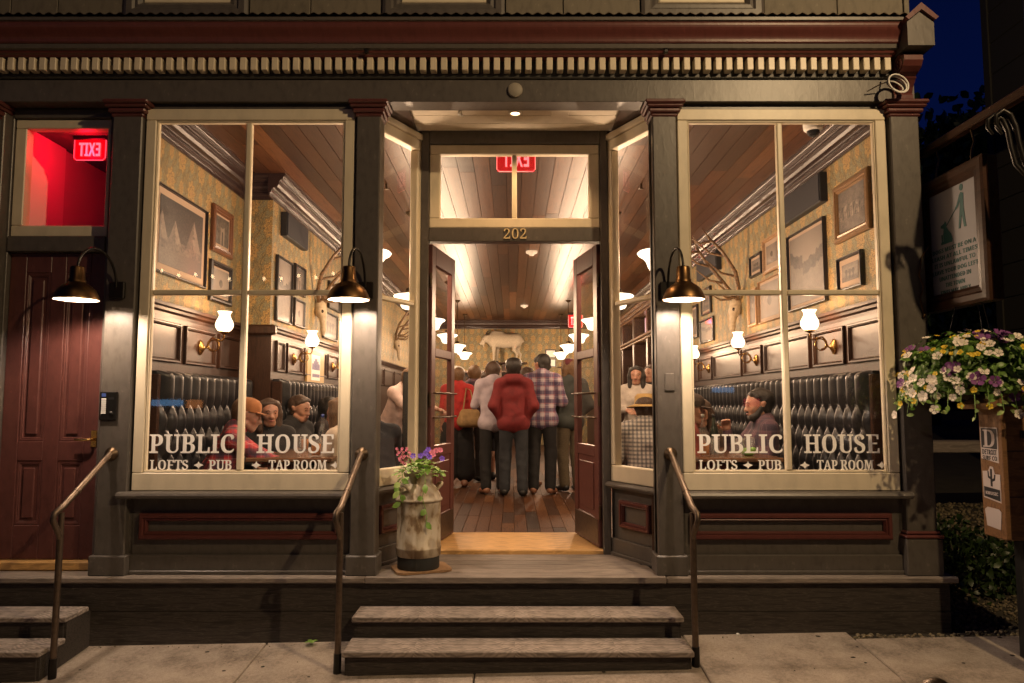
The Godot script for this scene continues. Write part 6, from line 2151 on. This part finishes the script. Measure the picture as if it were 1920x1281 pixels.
func exit_sign(label: String, at: Vector3, w: float, h: float, energy: float) -> void:
	var sans := SystemFont.new()
	sans.font_names = ["Droid Sans"]
	sans.font_weight = 700
	var t := thing("exit_sign", label, "exit sign", at, PI, "red exit signs")
	part("panel", B.new().box(Vector3(-w / 2, 0, -0.004), Vector3(w / 2, h, 0.004)), M.exit_panel, t)
	letters("EXIT", w * 0.68, h * 0.66, sans, M.exit_letter, t, Vector3(0, h * 0.19, 0.006), 0.0, 0.003)
	letters("EXIT", w * 0.68, h * 0.66, sans, M.exit_letter, t, Vector3(0, h * 0.19, -0.007), 0.0, 0.003)
	var pts := [Vector3(-w / 2, h, 0), Vector3(-w / 2, 0.02, 0), Vector3(-w / 2 + 0.02, 0, 0), Vector3(w / 2 - 0.02, 0, 0), Vector3(w / 2, 0.02, 0), Vector3(w / 2, h, 0)]
	part("glowing_edge", B.new().tube(pts, [0.005], 6), M.exit_edge, t)
	part("housing", B.new().box(Vector3(-w / 2 - 0.01, h, -0.02), Vector3(w / 2 + 0.01, h + 0.05, 0.02), 0.006), M.black_metal, t)
	part("drop_rod", B.new().tube([Vector3(0, h + 0.05, 0), Vector3(0, (4.03 if at.x > -2.9 else 3.85) - at.y, 0)], [0.012], 8), M.black_metal, t)
	if energy <= 0.0: return
	omni(Vector3(0, h * 0.4, -0.06), energy, Color(1.0, 0.03, 0.16), t, 0.05)
	omni(Vector3(0, h * 0.4, 0.06), energy, Color(1.0, 0.03, 0.16), t, 0.05)


func build_room() -> void:
	# shell
	var c := struct("pub_ceiling", B.new().box(Vector3(-2.95, 4.052, -15.75), Vector3(2.95, 4.12, -0.142)), M.black)
	var w := 0.158
	var n := 0
	var cm := {}
	for i in 35:
		var x := -2.765 + i * w
		var z := -0.142 - rng.randf() * 2.5
		var zs := [-0.142]
		while z > -15.6:
			zs.append(z)
			z -= rng.randf_range(2.6, 3.9)
		zs.append(-15.6)
		for k in zs.size() - 1:
			var z0: float = zs[k]
			var z1: float = zs[k + 1]
			if x > -0.9 and x + w < 0.9 and z0 > -0.78: z0 = -0.78
			if z0 - z1 < 0.02: continue
			var b := B.new().box(Vector3(-w / 2 + 0.0025, 0, z1 - z0 + 0.001), Vector3(w / 2 - 0.0025, 0.02, -0.001))
			var o := part("ceiling_plank", b, M.ceil[rng.randi() % 5], c)
			o.position = Vector3(x + w / 2, 4.03 + rng.randf_range(0, 0.0015), z0)
	var f := struct("pub_floor", B.new().box(Vector3(-2.95, 0.3, -15.75), Vector3(2.95, 0.52, -0.142)), M.black)
	var rest := B.new()
	for i in 46:
		var x := -2.77 + i * 0.1205
		var z := -0.2 - rng.randf() * 0.9
		var zs := [-0.142]
		while z > -15.6:
			zs.append(z)
			z -= rng.randf_range(0.7, 1.5)
		zs.append(-15.6)
		for k in zs.size() - 1:
			if absf(x + 0.06) < 1.1 and zs[k] > -0.79:
				if zs[k + 1] > -0.85: continue
				zs[k] = -0.79
			if absf(x) < 1.55 and zs[k] > -8.6 and zs[k + 1] < -1.4:
				var b := B.new().box(Vector3(0.001, -0.02, zs[k + 1] - zs[k] + 0.001), Vector3(0.1195, 0, -0.001), 0.003)
				var o := part("floor_plank", b, M.planks[rng.randi() % 5], f)
				o.position = Vector3(x, FLOOR + rng.randf_range(-0.001, 0.001), zs[k])
			else:
				rest.box(Vector3(x + 0.001, FLOOR - 0.02, zs[k + 1] + 0.001), Vector3(x + 0.1195, FLOOR, zs[k] - 0.001))
	part("far_floor_planks", rest, M.planks[3], f).set_meta("kind", "stuff")
	# walls
	var lw := struct("left_wall", B.new().box(Vector3(-2.93, 0.3, -15.7), Vector3(-2.78, 4.05, -0.145)), M.wallpaper)
	part("chimney_breast", B.new().box(Vector3(-2.779, 0.3, -15.6), Vector3(-2.48, 4.049, -2.2)), M.wallpaper, lw)
	crown_along_z("crown_moulding", -2.78, -1.0, -0.145, -2.2, lw)
	crown_along_z("crown_moulding", -2.48, -1.0, -2.03, -15.6, lw)
	var cx := B.new()
	var pz := []
	for q in crown_profile(): pz.append(Vector2(-2.199 + q.x, q.y))
	along_x(cx, pz, -2.70, -2.482)
	part("crown_moulding", cx, M.crown, lw)
	var rw := struct("right_wall", B.new().box(Vector3(2.78, 0.3, -15.7), Vector3(2.858, 4.05, -0.145)), M.wallpaper)
	crown_along_z("crown_moulding", 2.78, 1.0, -0.145, -15.6, rw)
	var bw := struct("back_wall", B.new().box(Vector3(-2.9, 0.3, -15.78), Vector3(2.9, 4.05, -15.6)), M.wallpaper)
	var bx := B.new()
	var pb := []
	for q in crown_profile(): pb.append(Vector2(-15.599 + q.x, q.y))
	along_x(bx, pb, -2.3, 2.6)
	part("crown_moulding", bx, M.crown, bw)
	# front wall pieces round the windows, inside
	var fw := struct("front_wall", B.new().box(Vector3(-2.93, 0.3, -0.21), Vector3(-1.0, 1.08, -0.142)).box(Vector3(1.0, 0.3, -0.21), Vector3(2.858, 1.08, -0.142)).box(Vector3(-2.93, 3.88, -0.21), Vector3(-0.99, 4.05, -0.142)).box(Vector3(0.99, 3.88, -0.21), Vector3(2.858, 4.05, -0.142)), M.dark_wood_v)
	part("over_porch", B.new().box(Vector3(-1.0, 3.99, -0.80), Vector3(1.0, 4.10, 0.0)), M.black, fw)
	part("over_door", B.new().box(Vector3(-0.80, 3.88, -0.80), Vector3(0.80, 3.989, -0.765)), M.dark_wood_v, fw)
	part("jamb_post", B.new().box(Vector3(-2.78, 1.081, -0.21), Vector3(-2.70, 3.879, -0.143)), M.dark_wood_v, fw)
	part("jamb_post", B.new().box(Vector3(2.72, 1.081, -0.21), Vector3(2.78, 3.879, -0.143)), M.dark_wood_v, fw)
	for s in [-1.0, 1.0]:
		part("return_over_splay", B.new().box(Vector3(s * 0.80, 3.93, -0.78), Vector3(s * 1.08, 4.05, -0.12)), M.dark_wood_v, fw)
	# red lit stair hall behind the side door
	var hall := struct("stair_hall", B.new().box(Vector3(-4.0, 0.5, -4.3), Vector3(-2.93, 3.85, -4.2)).box(Vector3(-4.0, 0.5, -4.2), Vector3(-3.80, 3.85, -0.245)).box(Vector3(-2.99, 0.5, -4.2), Vector3(-2.931, 3.85, -0.245)), M.red_wall)
	part("hall_ceiling", B.new().box(Vector3(-4.0, 3.851, -4.3), Vector3(-2.931, 4.05, -0.245)), M.wall_plain, hall)
	part("hall_pier", B.new().box(Vector3(-3.799, 0.5, -0.80), Vector3(-3.775, 3.849, -0.25)), M.white, hall)
	exit_sign("red exit sign in the transom above the side door", Vector3(-3.40, 3.655, -0.50), 0.25, 0.165, 0.12)
	exit_sign("red exit sign behind the transom over the open entry", Vector3(0.015, 3.715, -0.98), 0.33, 0.21, 0.0)
	exit_sign("small red exit sign far inside among the pendant lamps", Vector3(1.33, 3.32, -10.4), 0.30, 0.26, 0.25)
	# wainscot and benches
	wainscot("dark panelled wainscot above the first left booth", -2.78, -1.0, -0.145, -2.2, [[-0.20, -0.76], [-0.85, -1.48], [-1.57, -2.12]])
	var lpan := [[-2.30, -2.58], [-2.66, -3.25], [-3.33, -4.35], [-4.43, -5.05]]
	for k in 8: lpan.append([-5.15 - k * 1.2, -6.25 - k * 1.2])
	wainscot("dark panelled wainscot along the far left wall", -2.48, -1.0, -2.2, -15.6, lpan)
	part("breast_return", B.new().box(Vector3(-2.79, FLOOR, -2.199), Vector3(-2.45, 2.40, -2.17)).box(Vector3(-2.75, 2.401, -2.199), Vector3(-2.40, 2.505, -2.11), 0.02), M.dark_wood_v, lw)
	var rp := [[-0.21, -0.76]]
	for k in 5:
		rp.append([-0.84 - 2.05 * k, -1.47 - 2.05 * k])
		rp.append([-1.56 - 2.05 * k, -2.79 - 2.05 * k])
	wainscot("dark panelled wainscot along the right wall", 2.78, 1.0, -0.145, -15.6, rp)
	booth("black buttoned leather bench on the right under three sconces", 2.78, 1.0, -0.26, -5.6)
	booth("short black buttoned leather bench nearest the left window", -2.78, -1.0, -0.26, -2.12)
	booth("black buttoned leather bench beyond the step in the left wall", -2.48, -1.0, -2.24, -5.2)
	# lamps
	sconce("brass sconce with white glass shade on the right, nearest the window", Vector3(2.745, 2.20, -1.05), 1.0)
	sconce("brass sconce with white glass shade, middle of the right three", Vector3(2.745, 2.20, -3.08), 1.0)
	sconce("brass sconce with white glass shade, farthest of the right three", Vector3(2.745, 2.20, -5.12), 1.0)
	sconce("brass sconce with white glass shade above the man in tartan", Vector3(-2.745, 2.20, -1.17), -1.0)
	sconce("brass sconce with white glass shade beside the purple poster", Vector3(-2.445, 2.20, -2.92), -1.0)
	sconce("brass sconce with white glass shade beyond the purple poster, by the pilaster", Vector3(-2.445, 2.20, -4.72), -1.0)
	for k in 6:
		var zz := -1.0 - 2.6 * k
		for s in [-1.0, 1.0]:
			var side := "left" if s < 0 else "right"
			var nth: String = ["nearest", "second", "third", "fourth", "fifth", "farthest"][k]
			pendant("white glass bowl pendant, %s of the %s row from the windows" % [nth, side], Vector3(s * 1.255, 2.955, zz))
	# pictures
	var fr_dark := std(lin(0.015, 0.012, 0.011), 0.3)
	var fr_brown := tri3(std(lin(0.15, 0.06, 0.025), 0.3), M.grain, Vector3(4, 4, 4))
	var fr_gold := tri3(std(lin(0.22, 0.12, 0.045), 0.35, 0.3), M.grain, Vector3(4, 4, 4))
	var fr_light := tri3(std(lin(0.40, 0.24, 0.12), 0.45), M.grain, Vector3(4, 4, 4))
	picture("large dark framed photograph of pale tents by water, left wall", -2.78, -1.0, -0.30, -1.25, 2.73, 3.43, fr_dark, 0.022, 0.055, 0)
	picture("brown framed photograph of a rock arch, right of the tents picture", -2.78, -1.0, -1.38, -1.86, 3.11, 3.55, fr_brown, 0.07, 0.02, 5)
	picture("black framed picture below the brown rock arch frame", -2.78, -1.0, -1.37, -1.87, 2.65, 3.03, fr_dark, 0.05, 0.02, 4)
	picture("tall dark framed landscape beyond the step in the left wall", -2.48, -1.0, -2.32, -2.85, 2.57, 3.26, fr_dark, 0.025, 0.0, 1)
	picture("small dark framed picture, upper of the two beside the tall landscape", -2.48, -1.0, -2.95, -3.36, 2.95, 3.29, fr_dark, 0.03, 0.0, 5)
	picture("small dark framed picture, lower of the two beside the tall landscape", -2.48, -1.0, -2.95, -3.36, 2.58, 2.90, fr_dark, 0.03, 0.0, 4)
	picture("dark framed picture behind the left antlers, upper one", -2.48, -1.0, -4.5, -5.1, 2.98, 3.35, fr_dark, 0.03, 0.0, 1)
	picture("dark framed picture behind the left antlers, lower one", -2.48, -1.0, -4.25, -5.0, 2.56, 2.92, fr_dark, 0.03, 0.0, 2)
	picture("wide brown framed photograph of a crowd, top right of the right window", 2.78, 1.0, -0.36, -0.98, 3.07, 3.56, fr_gold, 0.075, 0.0, 3)
	picture("big thin black framed mountain photograph under the dark speaker box", 2.78, 1.0, -1.20, -2.08, 2.62, 3.38, fr_dark, 0.022, 0.03, 1)
	picture("small black framed portrait of figures beside the big mountain photograph", 2.78, 1.0, -0.52, -0.96, 2.65, 2.94, fr_dark, 0.028, 0.045, 2)
	picture("light wood framed vignette left of the big mountain photograph", 2.78, 1.0, -2.29, -2.80, 3.12, 3.51, fr_light, 0.045, 0.05, 4)
	picture("small black framed group photograph left of the light wood vignette", 2.78, 1.0, -2.86, -3.26, 3.16, 3.41, fr_dark, 0.03, 0.03, 2)
	picture("thin tan framed pale drawing below the light wood vignette", 2.78, 1.0, -2.32, -2.98, 2.60, 3.07, fr_light, 0.018, 0.03, 4)
	picture("narrow orange brown framed mirror beside the right skull", 2.78, 1.0, -3.06, -3.36, 2.60, 3.03, fr_light, 0.04, 0.0, 5)
	picture("dark framed photograph behind the right antlers, upper one", 2.78, 1.0, -5.0, -5.5, 2.98, 3.36, fr_dark, 0.03, 0.03, 2)
	picture("dark framed photograph behind the right antlers, lower one", 2.78, 1.0, -4.9, -5.6, 2.58, 2.92, fr_dark, 0.03, 0.0, 1)
	picture("dark framed photograph beyond the right antlers near the back bar", 2.78, 1.0, -5.75, -6.3, 2.70, 3.2, fr_dark, 0.03, 0.03, 4)
	var grille := std(lin(0.012, 0.011, 0.015), 0.75)
	for q in [[2.78, 1.0, -1.15, -2.2, 3.50, 3.77, "long dark speaker box under the right moulding, nearest the window"], [2.78, 1.0, -4.5, -5.55, 3.50, 3.77, "dark speaker box under the right moulding behind the antlers"], [-2.48, -1.0, -2.46, -3.27, 3.49, 3.75, "dark speaker box under the left moulding"]]:
		var t := wthing("speaker_box", q[6], "speaker", Vector3(q[0] - q[1] * 0.04, q[4], (q[2] + q[3]) / 2), "dark speaker boxes under the crown moulding")
		part("cabinet", B.new().box(Vector3(q[0], q[4], q[2]), Vector3(q[0] - q[1] * 0.07, q[5], q[3]), 0.006), M.black, t)
		part("grille", B.new().box(Vector3(q[0] - q[1] * 0.071, q[4] + 0.01, q[2] - 0.012), Vector3(q[0] - q[1] * 0.078, q[5] - 0.01, q[3] + 0.012), 0.003), grille, t)
	skull("pale elk skull with antlers on the right wall", Vector3(2.78, 2.80, -3.75), 1.0)
	skull("pale elk skull with antlers on the left wall", Vector3(-2.48, 2.80, -3.95), -1.0)
	skull("distant antlered skull on the left wall seen through the left side window", Vector3(-2.48, 2.85, -10.2), -1.0)
	# poster
	var po := wthing("poster", "small white poster with a purple crown of blocks on the left wainscot", "poster", Vector3(-2.43, 2.0, -3.75))
	part("sheet", B.new().box(Vector3(-2.424, 1.99, -3.98), Vector3(-2.420, 2.30, -3.58)), M.white, po)
	part("backing", B.new().box(Vector3(-2.447, 1.96, -4.2), Vector3(-2.425, 2.36, -3.42)), std(lin(0.42, 0.29, 0.12), 0.5), po)
	var pu := std(lin(0.07, 0.05, 0.22), 0.6)
	var pr := B.new()
	for k in 6:
		pr.box(Vector3(-2.4195, 2.12, -3.95 + 0.058 * k), Vector3(-2.418, 2.27 - 0.03 * absf(k - 2.5), -3.95 + 0.058 * k + 0.04))
	for k in 7:
		pr.box(Vector3(-2.4195, 2.03, -3.95 + 0.048 * k), Vector3(-2.418, 2.07, -3.95 + 0.048 * k + 0.032))
	part("purple_print", pr, pu, po)
	# ceiling fittings
	var cam := thing("dome_camera", "white dome security camera on the ceiling at the right window", "camera", Vector3(2.44, 4.03, -0.60))
	part("base", B.new().lathe([Vector2(0.0, -0.10), Vector2(0.06, -0.10), Vector2(0.075, -0.085), Vector2(0.08, -0.04), Vector2(0.07, -0.02), Vector2(0.03, 0)], 24), M.white, cam)
	part("dome", B.new().ball(Vector3(0, -0.10, 0), Vector3(0.052, 0.05, 0.052), 16), std(lin(0.02, 0.02, 0.02), 0.08), cam)
	for q in [[0.28, -5.9, "round white smoke detector on the ceiling over the entry"], [0.27, -12.2, "round white smoke detector far back on the ceiling"]]:
		solo("smoke_detector", B.new().lathe([Vector2(0, -0.07), Vector2(0.03, -0.068), Vector2(0.05, -0.045), Vector2(0.085, -0.03), Vector2(0.09, 0)], 20), M.white, q[2], "smoke detector", "smoke detectors on the ceiling", Vector3(q[0], 4.03, q[1]))
	for q in [[-1.35, -2.4, "left"], [1.35, -2.4, "right"]]:
		solo("sprinkler", B.new().tube([Vector3(0, 0, 0), Vector3(0, -0.05, 0)], [0.012], 8).lathe([Vector2(0, -0.055), Vector2(0.03, -0.052), Vector2(0, -0.05)], 12), M.bronze, "small ceiling sprinkler seen through the %s side window" % q[2], "sprinkler", "ceiling sprinklers", Vector3(q[0], 4.03, q[1]))
	# goat on its shelf
	var g := thing("mountain_goat", "white stuffed mountain goat standing on a shelf on the back wall", "goat", Vector3(-0.28, 2.86, -15.3))
	var gb := B.new()
	var gl := []
	for q in [[-0.24, 0.10, 0.0], [-0.15, -0.10, 0.0], [0.34, 0.10, 1.0], [0.44, -0.10, 1.0]]:
		var x: float = q[0]
		var zz: float = q[1]
		gl.append([Vector3(x, 0.50, zz * 0.8), Vector3(x - 0.02 * q[2], 0.32, zz), 0.085, 0.048])
		gl.append([Vector3(x - 0.02 * q[2], 0.32, zz), Vector3(x + 0.06 * q[2], 0.20, zz), 0.045, 0.032])
		gl.append([Vector3(x + 0.06 * q[2], 0.20, zz), Vector3(x + 0.045 * q[2] - 0.01, 0.02, zz), 0.032, 0.030])
	net(gb, gl + [[Vector3(0.36, 0.59, 0), Vector3(0.05, 0.57, 0), 0.20, 0.20], [Vector3(0.05, 0.59, 0), Vector3(-0.22, 0.60, 0), 0.20, 0.215], [Vector3(-0.22, 0.74, 0), Vector3(-0.05, 0.74, 0), 0.13, 0.11], [Vector3(-0.28, 0.62, 0), Vector3(-0.44, 0.64, 0), 0.16, 0.11], [Vector3(-0.46, 0.65, 0), Vector3(-0.49, 0.62, 0.0), 0.085, 0.075], [Vector3(-0.50, 0.62, 0.01), Vector3(-0.61, 0.50, 0.02), 0.06, 0.038], [Vector3(-0.54, 0.50, 0.02), Vector3(-0.52, 0.38, 0.02), 0.035, 0.01], [Vector3(0.48, 0.64, 0), Vector3(0.58, 0.56, 0), 0.05, 0.025], [Vector3(-0.44, 0.69, 0.06), Vector3(-0.38, 0.72, 0.13), 0.022, 0.010], [Vector3(-0.44, 0.69, -0.06), Vector3(-0.38, 0.72, -0.13), 0.022, 0.010]], 0.016, 75.0)
	part("body", gb, M.goat, g)
	for s in [-1.0, 1.0]:
		part("horn", B.new().tube([Vector3(-0.48, 0.68, s * 0.03), Vector3(-0.46, 0.79, s * 0.04), Vector3(-0.40, 0.86, s * 0.05)], [0.018, 0.014, 0.004], 8), M.black, g)
	part("nose", B.new().ball(Vector3(-0.64, 0.48, 0.02), Vector3(0.02, 0.018, 0.03), 8), M.black, g)
	part("eye", B.new().ball(Vector3(-0.53, 0.60, 0.075), Vector3(0.014, 0.014, 0.01), 8), M.black, g)
	for q in [[-0.24, 0.10], [-0.15, -0.10], [0.385, 0.10], [0.485, -0.10]]:
		part("hoof", B.new().box(Vector3(q[0] - 0.045, -0.02, q[1] - 0.035), Vector3(q[0] + 0.035, 0.025, q[1] + 0.035), 0.01), M.black, g)
	var gs := wthing("goat_shelf", "dark rocky shelf under the stuffed goat", "shelf", Vector3(-0.2, 2.78, -15.4))
	part("board", B.new().box(Vector3(-0.65, 2.80, -15.6), Vector3(0.4, 2.838, -15.12), 0.01), M.dark_wood, gs)
	part("bracket", B.new().box(Vector3(-0.3, 2.6, -15.599), Vector3(0.0, 2.799, -15.3), 0.01), M.dark_wood, gs)
	# back cabinet and frames
	var bc := wthing("back_cabinet", "light brown wooden cabinet with open pigeonholes on the back wall", "cabinet", Vector3(-0.7, FLOOR, -15.4))
	part("base", B.new().box(Vector3(-1.6, FLOOR, -15.6), Vector3(0.5, 1.5, -15.1)), M.dark_wood_v, bc)
	part("back_board", B.new().box(Vector3(-1.6, 1.501, -15.6), Vector3(0.5, 2.62, -15.56)), M.dark_wood_v, bc)
	for k in 6:
		part("divider", B.new().box(Vector3(-1.6 + k * 0.41, 1.502, -15.559), Vector3(-1.53 + k * 0.41, 2.55, -15.25)), M.table, bc)
	for y in [1.9, 2.25, 2.56]:
		part("shelf", B.new().box(Vector3(-1.62, y, -15.558), Vector3(0.54, y + 0.045, -15.22)), M.table, bc)
	var bk := B.new()
	for k in 60:
		var x := -1.5 + rng.randf() * 1.85
		bk.box(Vector3(x, 1.95 if k % 2 else 2.3, -15.5), Vector3(x + 0.035, (1.95 if k % 2 else 2.3) + rng.randf_range(0.12, 0.2), -15.35))
	part("books", bk, M.planks[0], bc).set_meta("kind", "stuff")
	for q in [[2.98, 3.16, "upper"], [2.72, 2.90, "lower"]]:
		var fb := B.new()
		frame_loop(fb, Vector3(0.92, q[0], -15.598), Vector3.RIGHT, Vector3.UP, Vector3.BACK, 0.30, q[1] - q[0] + 0.06, 0.03, 0.03)
		var t := wthing("white_notice", "small framed white notice on the back wall right of the goat, %s one" % q[2], "notice", Vector3(1.07, q[0], -15.59), "framed notices on the back wall")
		part("frame", fb, fr_dark, t)
		part("paper", B.new().box(Vector3(0.945, q[0] + 0.02, -15.597), Vector3(1.195, q[1] + 0.04, -15.585)), M.white, t)
	# back bar on the right wall
	var bar := wthing("back_bar", "carved dark wood back bar with moulded shelves on the right wall", "bar cabinet", Vector3(2.5, FLOOR, -8.8))
	part("base", B.new().box(Vector3(2.25, FLOOR, -12.6), Vector3(2.745, 1.55, -6.5), 0.01), M.dark_wood_v, bar)
	part("back_panel", B.new().box(Vector3(2.70, 1.551, -12.6), Vector3(2.744, 3.42, -6.5)), M.dark_wood_v, bar)
	for z in [-6.6, -8.1, -9.6, -11.1, -12.5]:
		part("column", B.new().box(Vector3(2.42, 1.552, z - 0.09), Vector3(2.69, 3.42, z + 0.09), 0.015), M.dark_wood_v, bar)
	for q in [[3.425, 0.30, 0.0], [3.475, 0.36, 0.04], [3.525, 0.42, 0.04], [2.88, 0.34, 0.0], [2.93, 0.38, 0.0]]:
		part("cornice_shelf", B.new().box(Vector3(2.74 - q[1], q[0], -12.65), Vector3(2.743, q[0] + 0.048, -6.45), 0.012), M.table, bar)
	for z in [-8.85, -10.35]:
		solo("television", B.new().box(Vector3(2.62, 2.985, z - 0.5), Vector3(2.66, 3.41, z + 0.5), 0.01), M.black, "television with a pink violet picture, %s in the back bar" % ("nearest" if z > -9 else "second"), "television", "televisions in the back bar")
		solo("screen", B.new().box(Vector3(2.612, 3.0, z - 0.47), Vector3(2.617, 3.39, z + 0.47)), glow(Color(0.55, 0.25, 0.75), 0.55), "pink violet lit picture of the television, %s in the back bar" % ("nearest" if z > -9 else "second"), "screen", "screens of the televisions")
	var bc2 := wthing("bar_counter", "long dark wooden bar counter before the back bar", "bar", Vector3(1.75, FLOOR, -8.8))
	part("front", B.new().box(Vector3(1.62, FLOOR, -11.0), Vector3(1.82, 1.60, -6.6)), M.dark_wood_v, bc2)
	part("top", B.new().box(Vector3(1.55, 1.601, -11.05), Vector3(2.0, 1.65, -6.55), 0.015), M.table, bc2)
	var bo := bottle_mesh()
	for k in 14:
		solo("liquor_bottle", bo, [std(lin(0.05, 0.02, 0.005), 0.1), std(lin(0.01, 0.05, 0.015), 0.1), std(lin(0.25, 0.2, 0.12), 0.1)][k % 3], "%s liquor bottle on the back bar, %s from the window end" % [["brown", "green", "pale"][k % 3], ["first", "second", "third", "fourth", "fifth", "sixth", "seventh", "eighth", "ninth", "tenth", "eleventh", "twelfth", "thirteenth", "last"][k]], "bottle", "bottles on the back bar", Vector3(2.58, 1.552, -6.8 - 0.3 * k))
	solo("booth_divider", B.new().box(Vector3(-0.06, 0, -0.25), Vector3(0.06, 1.5, 0.25), 0.012), M.black, "tall black divider standing behind the left side window", "divider", "", Vector3(-1.10, FLOOR, -2.7))
	# tables
	for s in [-1.0, 1.0]:
		var side := "left" if s < 0 else "right"
		var t := wthing("booth_table", "brown wooden table at the %s booth" % side, "table", Vector3(s * 1.72, FLOOR, -1.15))
		part("tabletop", B.new().box(Vector3(s * 1.40, 1.265, -1.80), Vector3(s * 2.06, 1.30, -0.42), 0.008), M.table, t)
		part("column", B.new().tube([Vector3(s * 1.73, FLOOR + 0.03, -1.1), Vector3(s * 1.73, 1.264, -1.1)], [0.04], 12), M.black_metal, t)
		part("foot", B.new().lathe([Vector2(0, 0), Vector2(0.24, 0), Vector2(0.23, 0.02), Vector2(0.05, 0.035), Vector2(0, 0.035)], 24, Vector3(s * 1.73, FLOOR + 0.001, -1.1)), M.black_metal, t)
	var clear := std(Color(0.95, 0.97, 0.96, 0.03), 0.04)
	clear.transparency = BaseMaterial3D.TRANSPARENCY_ALPHA
	var tumbler := B.new().lathe([Vector2(0, 0), Vector2(0.032, 0), Vector2(0.038, 0.005), Vector2(0.042, 0.14), Vector2(0.039, 0.14), Vector2(0.034, 0.012), Vector2(0, 0.012)], 18).mesh()
	var beer := B.new().lathe([Vector2(0, 0.013), Vector2(0.033, 0.013), Vector2(0.037, 0.10), Vector2(0, 0.10)], 16).mesh()
	var spots := [[-1.55, -0.55, 1, "near the window on the left table, beside the cream cardigan"], [-1.72, -0.75, 0, "in the middle of the left table, clear water"], [-1.62, -1.05, 0, "behind the beer on the left table"], [-1.85, -1.3, 1, "before the smiling woman"], [1.50, -0.60, 1, "at the left end of the right table, amber beer"], [1.62, -0.75, 0, "clear, next to the amber beer on the right table"], [1.78, -0.62, 0, "clear, under the middle of the right lettering"], [1.92, -0.80, 0, "clear, before the bearded man"], [1.70, -1.1, 1, "behind the clear glasses on the right table"]]
	for q in spots:
		var t := thing("drinking_glass", "drinking glass " + q[3], "glass", Vector3(q[0], 1.301, q[1]), 0.0, "glasses on the booth tables")
		part("tumbler", tumbler, clear, t)
		if q[2] == 1: part("beer", beer, std(lin(0.45, 0.16, 0.02), 0.1), t)
	for q in [[-1.58, -0.85, "clear carafe on the left table with a blue cap", lin(0.03, 0.06, 0.25)], [1.66, -0.92, "dark bottle at the middle of the right table", lin(0.02, 0.02, 0.02)], [1.56, -0.88, "shorter clear bottle left of the dark bottle", lin(0.3, 0.3, 0.28)]]:
		var t := thing("table_bottle", q[2], "bottle", Vector3(q[0], 1.301, q[1]), 0.0, "bottles on the booth tables")
		part("glass_body", bo, clear if q[3].r > 0.2 or q[0] < 0 else std(lin(0.02, 0.025, 0.015), 0.06), t)
		part("cap", B.new().lathe([Vector2(0, 0.30), Vector2(0.014, 0.30), Vector2(0.014, 0.325), Vector2(0, 0.326)], 12), std(q[3], 0.4), t)
	solo("lime_bowl", B.new().ball(Vector3(0, 0.03, 0), Vector3(0.06, 0.035, 0.05), 10).ball(Vector3(0.03, 0.05, 0.02), Vector3(0.03, 0.02, 0.03), 8), M.leaf, "heap of green lettuce on the right table before the bearded man", "food", "", Vector3(1.86, 1.301, -0.66))


func bottle_mesh() -> ArrayMesh:
	return B.new().lathe([Vector2(0, 0), Vector2(0.034, 0), Vector2(0.037, 0.006), Vector2(0.037, 0.17), Vector2(0.032, 0.20), Vector2(0.015, 0.235), Vector2(0.0125, 0.30), Vector2(0, 0.30)], 18).mesh()
